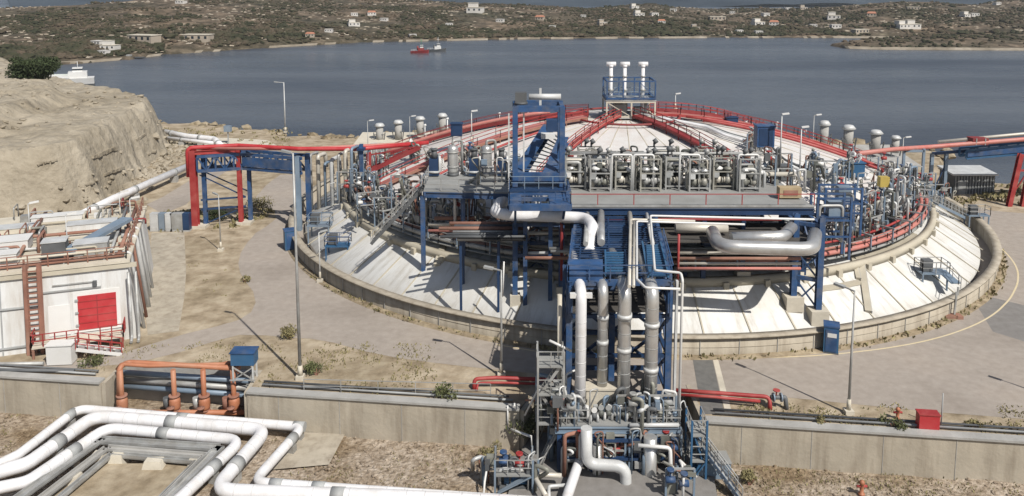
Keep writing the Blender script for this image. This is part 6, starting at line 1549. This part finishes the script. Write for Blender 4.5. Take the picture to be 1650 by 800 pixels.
for i, (a0_, b0_, a1_, b1_, z, r, m_, lb) in enumerate(((.8, 1.0, 25, 1.0, .5, .14, 'rust', 'rusty pipe along the front edge of the roof'), (.8, 1.5, 25, 1.6, .9, .10, 'concrete_pale', 'pale pipe along the front edge of the roof'), (1.2, 1.2, 1.2, 17, .6, .16, 'rust', 'rusty pipe along the right edge of the roof'), (1.8, 1.2, 2.0, 17, .9, .13, 'galv', 'grey pipe along the right edge of the roof'), (2.0, 5.5, 25, 5.5, .5, .12, 'galv_light', 'thin pale pipe crossing the roof'), (2.0, 9, 25, 9.2, .6, .15, 'rust', 'rusty pipe crossing the middle of the roof'), (2.0, 13.6, 25, 13.6, .5, .13, 'cream', 'cream pipe crossing the back of the roof'), (9.0, 1.8, 9.4, 16.8, .8, .16, 'rust', 'rusty pipe running back over the roof'))):
    a, b = bq(a0_, b0_, HB + z), bq(a1_, b1_, HB + z); t = thing('roof_pipe', lb, 'pipe', a, 'pipes on the service building roof')
    mb = MB(); mb.tube([a, b], r, 9); mb.build('run', m_, t)
    n = max(2, int((b - a).length / 3)); bars('stand', 'rust' if i % 2 else 'galv', t, [(a.lerp(b, (k + .5) / n) - V((0, 0, z - .24)), a.lerp(b, (k + .5) / n)) for k in range(n)], .12)
t, p = roofthing('roof_railing', 'rusty railing round the front of the building roof', 'railing', 1, 1)
mb = MB(); mb.rail([bq(.6, 17.6, HB + .26), bq(.6, .75, HB + .26), bq(24, .75, HB + .26)], 1.1, 1.5, .07); mb.build('rails', 'rust', t)
t, p = roofthing('roof_gantry', 'grey sloping cable duct over the right edge of the roof', 'duct', 2, 6)
mb = MB(); mb.bar(bq(5.2, 2.0, HB + 1.0), bq(1.2, 8.6, HB + 1.6), 1.1, .3); mb.build('duct', 'steel_blue', t); bars('leg', 'rust', t, [(bq(1.2, 8.6, HB + .2), bq(1.2, 8.6, HB + 1.6)), (bq(5.2, 2., HB + .2), bq(5.2, 2., HB + 1.0)), (bq(3.2, 5.3, HB + .2), bq(3.2, 5.3, HB + 1.3))], .14)
for i, (a, b, h, lb) in enumerate(((1.0, 9.5, 3.0, 'white mast at the right roof edge nearest the white pipe'), (5.5, 4, 3.4, 'thin mast standing in the middle of the roof'), (2.4, 14, 2.6, 'thin mast at the back right roof corner'), (9.5, 10, 3.2, 'thin mast at the left of the roof middle'))):
    p = bq(a, b, HB + .26); lamp(lb, p, h, (.2, .1), 'galv_light', .045, 'masts on the building roof', 'white', .5)
rz_ = math.atan2(U.y, U.x); rk_ = random.Random(8)
for i in range(16):
    a, b = rk_.uniform(2.5, 19), rk_.uniform(1.8, 16.5); t, p = roofthing('roof_pipework', '%s rusty pipe cluster counted from the right along the building roof' % (side_ + ['thirteenth', 'fourteenth', 'fifteenth', 'sixteenth'])[i], 'pipework', 2.5 + i * 1.1, b)
    t['group'] = 'pipe clusters on the building roof'
    for k in range(4):
        q = p + U * rk_.uniform(-1, 1) + Wv * rk_.uniform(-1, 1); z = rk_.uniform(.3, 1.3); e = (U if rk_.random() < .5 else Wv) * rk_.uniform(.8, 3)
        mb = MB(); mb.path([q - V((0, 0, .1)), q + V((0, 0, z)), q + e + V((0, 0, z)), q + e - V((0, 0, .1))], rk_.choice([.06, .09, .13]), .2, 8); mb.build('pipework', rk_.choice(['rust', 'rust', 'galv', 'cream', 'skid_a', 'red_dark']), t)
    mb = MB(); mb.box(p + V((.2, .2, .3)), (rk_.uniform(.3, 1.2), rk_.uniform(.3, .9), .6), rz_); mb.build('fitting', rk_.choice(['grey_dark', 'galv', 'rust', 'white']), t)
# landing and red railed stairs in front
t = thing('entrance_stair', 'red railed landing and steps below the big red door', 'stairs', front(4, 0, 1.5))
q = lambda a, o_, z: bq(a, -o_, z)
P0 = [q(7.6, 1.6, 1.0), q(1.0, 1.6, 1.0), q(1.0, .05, 1.0), q(7.6, .05, 1.0)]
mb = MB(); mb.hexa([p - V((0, 0, .14)) for p in P0] + P0); mb.build('landing', 'concrete_pale', t)
mb = MB(); mb.rail([q(7.6, .1, 1.0), q(7.6, 1.6, 1.0), q(4.2, 1.6, 1.0)], 1.05, .8, .07); mb.rail([q(2.6, 1.6, 1.0), q(.9, 1.6, 1.0), q(.9, .1, 1.0)], 1.05, .8, .07); mb.build('railing', 'red', t)
bars('leg', 'rust', t, [(q(a, o_, -.1), q(a, o_, .88)) for a in (7.5, 4.2, 1.1) for o_ in (1.5, .3)], .14)
A, Bb = q(4.2, 2.1, 1.0), q(.9, 2.1, .05)
for s in (0, 1.0): bars('stringer', 'white', t, [(A - Wv * s, Bb - Wv * s, .10, .26)])
mb = MB()
for k in range(5): c = A.lerp(Bb, (k + .5) / 5) - Wv * .5; mb.box(c, (.5, 1, .06), math.atan2(U.y, U.x))
mb.build('treads', 'galv', t); t.children[-1]['kind'] = 'stuff'
for s in (0, 1.0): mb = MB(); mb.rail([A - Wv * s, Bb - Wv * s], 1.0, .9, .06); mb.build('handrail', 'red', t)
p = G(97, 588); t = thing('white_box', 'plain white cabinet standing before the service building stairs', 'cabinet', p)
mb = MB(); mb.box(p + V((0, .3, .85)), (1.9, 1.0, 1.55), R_(5)); mb.build('case', 'white', t); mb = MB(); mb.box(p + V((0, .3, 1.66)), (2.05, 1.15, .08), R_(5)); mb.build('lid', 'white', t); mb = MB(); mb.box(p + V((0, .3, .05)), (1.8, .9, .1), R_(5)); mb.build('plinth', 'grey_dark', t)
for i, (x0_, y0_, x1_, y1_, lb) in enumerate(((-60, 596, 120, 598, 'upper dark pipe on the ground before the white cabinet'), (-60, 588, 70, 586, 'pale pipe on the ground left of the white cabinet'))):
    pipe(lb, [G(x0_, y0_, .25), G(x1_, y1_, .25)], .14, ['grey_dark', 'galv'][i], name='ground_pipe')
# electrical cabinets between the building and the red portal
for i, (px, w_, m_, lb) in enumerate(((251, 1.0, 'galv_light', 'pale cabinet nearest the service building corner'), (263, .7, 'steel_blue', 'slim blue grey cabinet second from the building'), (274, .8, 'galv_light', 'light cabinet in the middle of the small row'), (287, 1.5, 'galv', 'wide grey cabinet near the red columns'), (302, .8, 'blue_dark', 'dark blue cabinet against the red columns'))):
    p = G(px, 372); t = thing('electric_cabinet', lb, 'cabinet', p, 'cabinets beside the red portal')
    mb = MB(); mb.box(p + V((0, 0, 1.2)), (w_, .8, 2.1)); mb.build('case', m_, t); mb = MB(); mb.box(p + V((0, 0, .08)), (w_ + .1, .9, .16)); mb.build('plinth', 'concrete_grey', t); mb = MB(); mb.box(p + V((0, -.42, 1.2)), (w_ * .8, .04, 1.7)); mb.build('door', m_, t)
# --- white transfer pipes by the rock face
def line(label, pts, r, n_sup):
    t = thing('transfer_pipe', label, 'pipe', pts[0], 'white transfer pipes beside the rock')
    mb = MB(); mb.path(pts, r, r * 3, 14); mb.build('run', 'white_clad', t)
    for a, b in zip(pts, pts[1:]):
        L_ = (b - a).length
        if L_ < 5: continue
        n = max(1, int(L_ / 7))
        for k in range(n):
            c = a.lerp(b, (k + .5) / n); mb = MB(); mb.box((c.x, c.y, c.z / 2 - r / 2 - .1), (1.0, .8, c.z - r + .2)); mb.build('sleeper', 'concrete_grey', t)
            d = (b - a).normalized(); mb = MB(); mb.cyl(c - d * .3, c + d * .3, r * 1.1); mb.build('band', 'grey', t)
line('fat white transfer pipe running along the foot of the rock face', [G(120, 352, 1.5), G(180, 322, 1.5), G(308, 266, 1.5)], .52, 3)
line('white transfer pipe behind the end of the rock ending in a bend', [G(255, 211, 1.6), G(300, 220, 1.6), G(346, 225, 1.6), G(359, 238, 1.4)], .55, 2)
line('lower white transfer pipe behind the red portal', [G(262, 222, 1.2), G(325, 229, 1.2), G(352, 232, 1.2)], .35, 2)
p = G(368, 232); t = thing('utility_box', 'grey box on a post by the pipe bend far left', 'box', p); bars('post', 'grey', t, [(p, p + V((0, 0, 2.5)))], .2); boxes('case', 'steel_blue', t, [(p + V((0, 0, 2.9)), (1.3, .8, 1.1))])
# ================================================================ BOATS
def hull(mb, c, L, Bm, z0, z1, bow=.35, rz=0., flare=1.15, sheer=.0):
    n = 9; cr, sr = math.cos(rz), math.sin(rz); rows = []
    for k in range(n + 1):
        s = k / n; x = (s - .5) * L; wd = Bm / 2 * (1 if s < 1 - bow else math.sqrt(max(0.0, 1 - ((s - 1 + bow) / bow) ** 2)) * .96 + .04); row = []
        for (f, z) in ((.72, z0), (flare * .95, z1 + sheer * s * s)): 
            for sgn in (-1, 1): row.append((x + (.4 if z > z0 else 0) * s, sgn * wd * f, z))
        rows.append(row)
    base = len(mb.v)
    for row in rows:
        for (x, y, z) in row: mb.v.append(V(c) + V((x * cr - y * sr, x * sr + y * cr, z)))
    for k in range(n):
        a = base + 4 * k; b = a + 4
        mb.face((a, b, b + 2, a + 2)); mb.face((a + 3, b + 3, b + 1, a + 1)); mb.face((a + 2, b + 2, b + 3, a + 3)); mb.face((a + 1, b + 1, b, a))
    mb.face((base, base + 2, base + 3, base + 1)); a = base + 4 * n; mb.face((a + 1, a + 3, a + 2, a))
def tug(label, px, py, L, rz, mh, mc, mast):
    c = G(px, py, SEA); t = thing('tugboat', label, 'boat', c, 'boats moored in the strait')
    mb = MB(); hull(mb, c, L, L * .30, -.4, 1.3, .4, rz, sheer=.9); mb.build('hull', mh, t)
    u = V((math.cos(rz), math.sin(rz), 0))
    mb = MB(); mb.box(c + u * L * .08 + V((0, 0, 2.3)), (L * .34, L * .19, 1.9), rz); mb.build('deckhouse', mc, t)
    mb = MB(); mb.box(c + u * L * .12 + V((0, 0, 4.1)), (L * .18, L * .15, 1.7), rz); w_ = mb.build('wheelhouse', 'white', t)
    mb = MB(); mb.box(c + u * L * .12 + V((0, 0, 4.4)), (L * .185, L * .155, .6), rz); mb.build('window', 'glass', w_)
    mb = MB(); mb.cyl(c + u * L * .1 + V((0, 0, 5)), c + u * L * .1 + V((0, 0, 9)), .16, .1); mb.bar(c + u * L * .1 + V((-.9, 0, 7.6)), c + u * L * .1 + V((.9, 0, 7.6)), .14); mb.build('mast', mast, t)
    mb = MB(); mb.cyl(c - u * L * .1 + V((0, 0, 2)), c - u * L * .1 + V((0, 0, 4.4)), .55, .5); mb.build('funnel', mh, t)
    mb = MB(); mb.rail([c - u * L * .45 + V((0, 0, 1.4)), c - u * L * .15 + V((0, 0, 1.4))], .9, 1.5, .1); mb.build('railing', 'white', t)
tug('red tugboat with a green mast in the middle of the strait', 676, 86, 11, R_(8), 'red_dark', 'red_dark', 'green_paint')
tug('dark hulled tugboat with white wheelhouse beside the red one', 703, 83.5, 12, R_(5), 'grey_dark', 'white', 'white')
c = G(96, 139, SEA); t = thing('ferry', 'white landing ferry with raised bow ramp beside the rock hill', 'boat', c); rz = R_(205)
u = V((math.cos(rz), math.sin(rz), 0)); n_ = V((-u.y, u.x, 0))
mb = MB(); hull(mb, c, 26, 7.8, -.4, 3.2, .25, rz, 1.05, 1.0); mb.build('hull', 'white', t)
mb = MB(); hull(mb, c, 26.2, 7.9, -.5, .7, .25, rz, .85); mb.build('boot_stripe', 'grey_dark', t)
mb = MB(); mb.box(c - u * 7 + V((0, 0, 4.4)), (7, 6.2, 2.8), rz); mb.build('deckhouse', 'white', t)
mb = MB(); mb.box(c - u * 7 + V((0, 0, 6.6)), (3.8, 4.8, 1.8), rz); b = mb.build('bridge', 'white', t)
mb = MB(); mb.box(c - u * 7 + V((0, 0, 6.8)), (3.9, 4.9, .6), rz); mb.build('window', 'glass', b)
mb = MB(); mb.bar(c + u * 12.3 + V((0, 0, 3.0)), c + u * 15 + V((0, 0, 6.6)), 5.6, .5); mb.build('bow_ramp', 'white', t)
mb = MB(); mb.box(c + u * 1.5 + V((0, 0, 3.5)), (10, 5.6, .1), rz); mb.build('car_deck', 'green_paint', t)
mb = MB()
for s in (-1, 1): mb.bar(c - u * 4 + n_ * 3.4 * s + V((0, 0, 4.0)), c + u * 11 + n_ * 3.3 * s + V((0, 0, 4.4)), .2, 1.1)
mb.build('bulwark', 'white', t)
mb = MB(); mb.cyl(c - u * 7 + V((0, 0, 6.6)), c - u * 7 + V((0, 0, 10)), .15, .1); mb.bar(c - u * 7 + n_ * -1 + V((0, 0, 8.6)), c - u * 7 + n_ + V((0, 0, 8.6)), .12); mb.build('mast', 'white', t)
c = G(218, 95, SEA); t = thing('barge', 'flat dark barge moored at the far left shore', 'boat', c); mb = MB(); hull(mb, c, 11, 4, -.3, .9, .15, 0); mb.build('hull', 'grey_dark', t); mb = MB(); mb.box(c + V((-3.5, 0, 1.6)), (2.4, 2.4, 1.5)); mb.build('cabin', 'grey', t)
# ================================================================ HOUSES ON THE FAR SHORE
def land(xp, yp):
    Y = 380.
    while Y < 1400:
        p = D(xp, yp, Y); g = max(mainland(p.x, Y), spit(p.x, Y) if xp > 1340 and Y < 640 else -99)
        if p.z < g: return V((p.x, Y, g))
        Y += 1.5
    return None
def house_kind(kind, wm, rm, L, Wd, h, seed):
    t = bpy.data.objects.new('house', None); C.objects.link(t)
    mb = MB(); mb.box((0, 0, h / 2 - .8), (L, Wd, h + 1.6)); mb.build('wall', wm, t)
    if kind == 'gable':
        mb = MB(); e = .35; a, b = L / 2 + e, Wd / 2 + e
        mb.v = [V(q) for q in ((-a, -b, h), (a, -b, h), (a, b, h), (-a, b, h), (-a * .7, 0, h + Wd * .26), (a * .7, 0, h + Wd * .26))]
        for f in ((0, 1, 5, 4), (2, 3, 4, 5), (3, 0, 4), (1, 2, 5), (3, 2, 1, 0)): mb.face(f)
        mb.build('roof', rm, t)
    else:
        mb = MB(); mb.box((0, 0, h + .17), (L + .5, Wd + .5, .3)); mb.build('roof', rm, t)
        if kind == 'two': 
            mb = MB(); mb.box((-L * .15, Wd * .1, h + 1.75), (L * .55, Wd * .7, 2.9)); mb.build('upper_storey', wm, t)
            mb = MB(); mb.box((-L * .15, Wd * .1, h + 3.3), (L * .6, Wd * .76, .2)); mb.build('upper_roof', rm, t)
    n = max(2, int(L / 3))
    boxes('window', 'glass', t, [((-L / 2 + L * (k + .5) / n, -Wd / 2 - .02, h * .58), (1.2, .08, 1.3)) for k in range(n)])
    return t
kinds = [house_kind('flat', 'house_white', 'house_white', 9, 7, 3.4, 0), house_kind('two', 'house_white', 'concrete_pale', 11, 8, 3.2, 1), house_kind('gable', 'house_white', 'roof_tile', 10, 7.5, 3.6, 2), house_kind('gable', 'house_beige', 'roof_tile', 9, 7, 3.4, 3), house_kind('flat', 'house_beige', 'concrete_pale', 13, 6, 2.8, 4), house_kind('two', 'house_beige', 'house_white', 10, 8, 3.2, 5)]
used = set()
HS = [(292, 6, 1, 1.0, 'large white two storey house alone on the far left hilltop'), (159, 73, 0, 1.0, 'white house nearest the shore behind the ferry'), (178, 81, 1, 1.1, 'white two storey house at the water behind the ferry'), (168, 88, 0, .8, 'small white boathouse at the waterline behind the ferry'), (233, 68, 4, 1.9, 'long low pale building on the far left shore'), (320, 66, 4, 1.8, 'second long low building right of the first on the left shore'), (570, 42, 1, 1.1, 'white house on the slope left of the tugboats'), (571, 26, 0, .9, 'small white house higher above the tugboats on the left'), (599, 25, 2, 1.0, 'red roofed house high on the slope above the tugboats'), (619, 34, 0, .9, 'white flat house up the slope left of the red tugboat mast'), (724, 43, 0, .9, 'white house low on the slope right of the tugboats'), (766, 20, 1, 1.9, 'large prominent white house on the slope right of the tugboats'), (806, 36, 0, 1.0, 'white house just right of and below the large white house'), (870, 33, 3, 1.2, 'beige house with a tiled roof above the middle of the strait'), (890, 46, 0, .8, 'tiny white house near the beach in the middle of the far shore'), (970, 41, 5, 1.0, 'beige two storey house left of the vent stacks'), (1022, 14, 1, 1.1, 'white house on the knoll crest above the vent stacks'), (1029, 26, 1, 1.2, 'white two storey house on the knoll face above the vent stacks'), (1054, 26, 0, 1.1, 'white flat house right side of the knoll above the stacks'), (1085, 19, 0, 1.1, 'white house on the skyline right of the knoll'), (1066, 38, 2, .9, 'red roofed house under the knoll'), (1155, 33, 4, 1.7, 'long beige building halfway up right of the knoll'), (1191, 53, 0, .8, 'small white house on the beach right of the knoll'), (1221, 41, 1, 1.3, 'big white house in the right hand village'), (1233, 26, 0, 1.1, 'white flat house above the big one in the village'), (1247, 41, 2, 1.1, 'red roofed white house beside the big one in the village'), (1222, 55, 0, .9, 'white house at the village waterfront'), (1269, 17, 0, 1.1, 'white house on the skyline above the village'), (1294, 16, 5, 1.1, 'beige house on the skyline right of the village'), (1343, 31, 1, 1.4, 'tall white house standing apart left of the right hill'), (1346, 46, 0, 1.2, 'pale flat house directly below the tall one left of the right hill'), (1404, 27, 3, 1.2, 'tiled beige house on the left flank of the right hill'), (1385, 54, 4, 1.4, 'low beige building behind the headland'), (1453, 46, 1, 1.3, 'left one of the white pair above the headland'), (1469, 46, 1, 1.4, 'right one of the white pair above the headland'), (1471, 16, 4, 1.2, 'low pale house near the top of the right hill'), (1556, 28, 1, 1.1, 'left white house in the saddle of the right hills'), (1569, 27, 0, 1.1, 'right white house in the saddle of the right hills'), (1606, 8, 0, 1.0, 'white house near the crest at the top right'), (665, 60, 0, .8, 'tiny white hut on the beach behind the tugboats'), (500, 60, 3, .9, 'tiled beige hut on the shore below the left hill'), (530, 52, 0, .8, 'small white hut above the shore left of the tugboats'), (1120, 48, 5, .9, 'beige house by the beach left of the long beige building'), (1310, 44, 0, .9, 'small white house between village and the pale flat house'), (1180, 22, 0, .9, 'small white house near the skyline left of the village'), (940, 28, 0, .8, 'small white house on the brown slope left of the knoll')]
rh = random.Random(4)
for (xp, yp, k, s, lb) in HS:
    p = land(xp, yp)
    if p is None: print('no land', xp, yp); continue
    sc = s * .74
    if k not in used:
        o = kinds[k]; used.add(k); o.location = p; o.rotation_euler = (0, 0, rh.uniform(-.4, .4)); o.scale = (sc,) * 3
        tag(o, lb, 'house', 'houses on the far hills')
    else: tag(copy_tree(kinds[k], p, rh.uniform(-.4, .4), lb, sc), None, 'house')
# ================================================================ PLANTS
random.seed(31)
p = V((-95, 160, hill(-95, 160))); t = thing('round_bush', 'big dark round bush on top of the rock hill', 'bush', p)
mb = MB()
for k in range(24): mb.leaves(p + V((random.uniform(-3.6, 3.6), random.uniform(-2, 2), random.uniform(.5, 3.4))), (1.5, 1.3, 1.3), 330, .5)
mb.build('foliage', 'bush', t)
bars('stem', 'rust', t, [(p + V((a, 0, -.4)), p + V((a * 1.6, .2, 1.6))) for a in (-1, 0, 1)], .2)
def shrub(label, p, r, h, n, m_='weed_green', ls=.22):
    t = thing('shrub', label, 'shrub', p)
    mb = MB()
    for k in range(max(3, int(5 * r))): mb.leaves(p + V((random.uniform(-r, r) * .6, random.uniform(-r, r) * .6, h * random.uniform(.3, .65))), (r * .5, r * .5, h * .4), n, ls, 1.)
    mb.build('foliage', m_, t)
    bars('stem', 'rust', t, [(p - V((0, 0, .1)), p + V((a * r * .4, b_ * r * .4, h * .55))) for a, b_ in ((0, .2), (.7, -.3), (-.7, 0))], .06)
for (x, y, z, r, h, n, m_, lb) in ((467, 545, 0, 1.0, 1.1, 90, 'weed', 'brownish shrub left of the tallest lamp post'), (510, 605, 0, 1.0, .9, 80, 'weed_green', 'green shrub right of the tallest lamp post base'), (716, 640, 0, 1.1, 1.0, 100, 'weed_green', 'green spiky shrub on the middle wall top'), (790, 736, LY, .9, .9, 80, 'weed', 'yellowish shrub on the gravel at the wall end'), (845, 700, -2, 1.4, 1.5, 110, 'weed_green', 'dark shrub in the slot beside the blue tower'), (1208, 782, LY, .8, .8, 80, 'weed', 'olive shrub on the gravel right of the stair'), (418, 340, 0, 2.0, 1.8, 120, 'weed', 'olive shrub behind the red portal by the road'), (352, 356, 0, 1.8, 1.5, 130, 'bush', 'dark shrub under the red portal'), (150, 588, 0, .9, 1.0, 80, 'weed_green', 'green shrub beside the white cabinet'), (1325, 545 + 140, 0, .5, .5, 60, 'weed', 'small dry shrub on the soil strip by the slender lamp'), (155, 155, 6, 1.6, 1.4, 80, 'bush', 'dark shrub on the rock shoulder near the ferry'), (395, 455, 0, .7, .6, 60, 'weed', 'small shrub at the edge of the left road'), (1570, 690, 0, .6, .5, 60, 'weed', 'low shrub on the soil strip at the far right'), (1440, 690, 0, .8, .6, 70, 'weed_green', 'dark low shrub left of the red box')):
    shrub(lb, G(x, y, z), r, h, n, m_)
# dry weeds: uncountable
mb = MB(); rw_ = random.Random(77)
def weeds(mb, poly_px, n, z, s=.16, cl=6):
    for _ in range(n):
        x, y = rw_.uniform(*poly_px[0]), rw_.uniform(*poly_px[1]); c = G(x, y, z)
        if fbm(c.x, c.y, 3, .25) < -.05: continue
        if z == 0 and c.y < WY(c.x) + .7: continue
        if z == LY and c.y > WY(c.x) - .6: continue
        if z == 0 and NA0 - .5 < c.x < NA1 + .5 and c.y < WY(c.x) + 3.6: continue
        if z == 0 and NB0 - .5 < c.x < NB1 + .5 and c.y < 58.2: continue
        for k in range(cl):
            p = c + V((rw_.gauss(0, .25), rw_.gauss(0, .25), 0)); d = V((rw_.gauss(0, .5), rw_.gauss(0, .5), 1)).normalized(); e = d.cross(V((rw_.gauss(0, 1), 1, 0))).normalized(); h = s * rw_.uniform(.7, 2.2)
            mb.quad(p - e * h * .25, p + e * h * .25, p + d * h + e * h * .2, p + d * h - e * h * .2)
weeds(mb, ((300, 700), (555, 640)), 520, 0, .09); weeds(mb, ((1160, 1650), (655, 700)), 480, 0, .09); weeds(mb, ((130, 400), (556, 606)), 200, 0, .08)
weeds(mb, ((280, 400), (380, 530)), 25, 0, .08); weeds(mb, ((1150, 1650), (735, 800)), 260, LY, .08); weeds(mb, ((440, 860), (710, 800)), 250, LY, .07); weeds(mb, ((0, 200), (660, 740)), 160, LY, .08); weeds(mb, ((200, 470), (208, 250)), 300, 0, .22); weeds(mb, ((250, 440), (340, 375)), 160, 0, .25); weeds(mb, ((1490, 1650), (300, 335)), 200, 0, .3)
o = mb.build('dry_weeds', 'weed'); tag(o, 'scattered dry olive weeds on the bare ground', 'weeds', None, 'stuff')
for t_ in range(0, 60):
    pass
mb = MB()
for _ in range(150):
    t = rw_.uniform(215, 345); c = pol(43.6 + rw_.uniform(-.2, .3), t, .05)
    for k in range(5):
        p = c + V((rw_.gauss(0, .2), rw_.gauss(0, .2), 0)); d = V((rw_.gauss(0, .5), rw_.gauss(0, .5), 1)).normalized(); e = d.cross(V((1, rw_.gauss(0, 1), 0))).normalized(); h = rw_.uniform(.1, .35); mb.quad(p - e * h * .3, p + e * h * .3, p + d * h + e * h * .2, p + d * h - e * h * .2)
o = mb.build('wall_weeds', 'weed'); tag(o, 'weeds growing along the foot of the ring wall', 'weeds', None, 'stuff')
mb = MB()
for _ in range(3800):
    X = rw_.uniform(-40, 42); Y = WY(X) - rw_.uniform(.4, 12); r = rw_.uniform(.05, .15) * (1.5 if rw_.random() < .06 else 1)
    mb.ico((X, Y, LY + .18 * fbm(X, Y, 4, .35) - .05 + r * .2), r, .35, (1, 1, .6))
o = mb.build('loose_stones', 'gravel'); tag(o, 'loose pale stones scattered over the gravel yard', 'stones', None, 'stuff')
mb = MB()
for _ in range(420):
    i = rw_.randrange(len(coastj)); x, y = coastj[i]; r = rw_.uniform(.3, 1.2); mb.ico((x + rw_.gauss(0, 1.2), y + rw_.gauss(.5, 1.6), rw_.uniform(-.9, .05)), r, .35, (1.2, 1.2, .7))
o = mb.build('shore_rocks', 'coast_rock'); tag(o, 'brown rocks along the island shore', 'rocks', None, 'stuff')
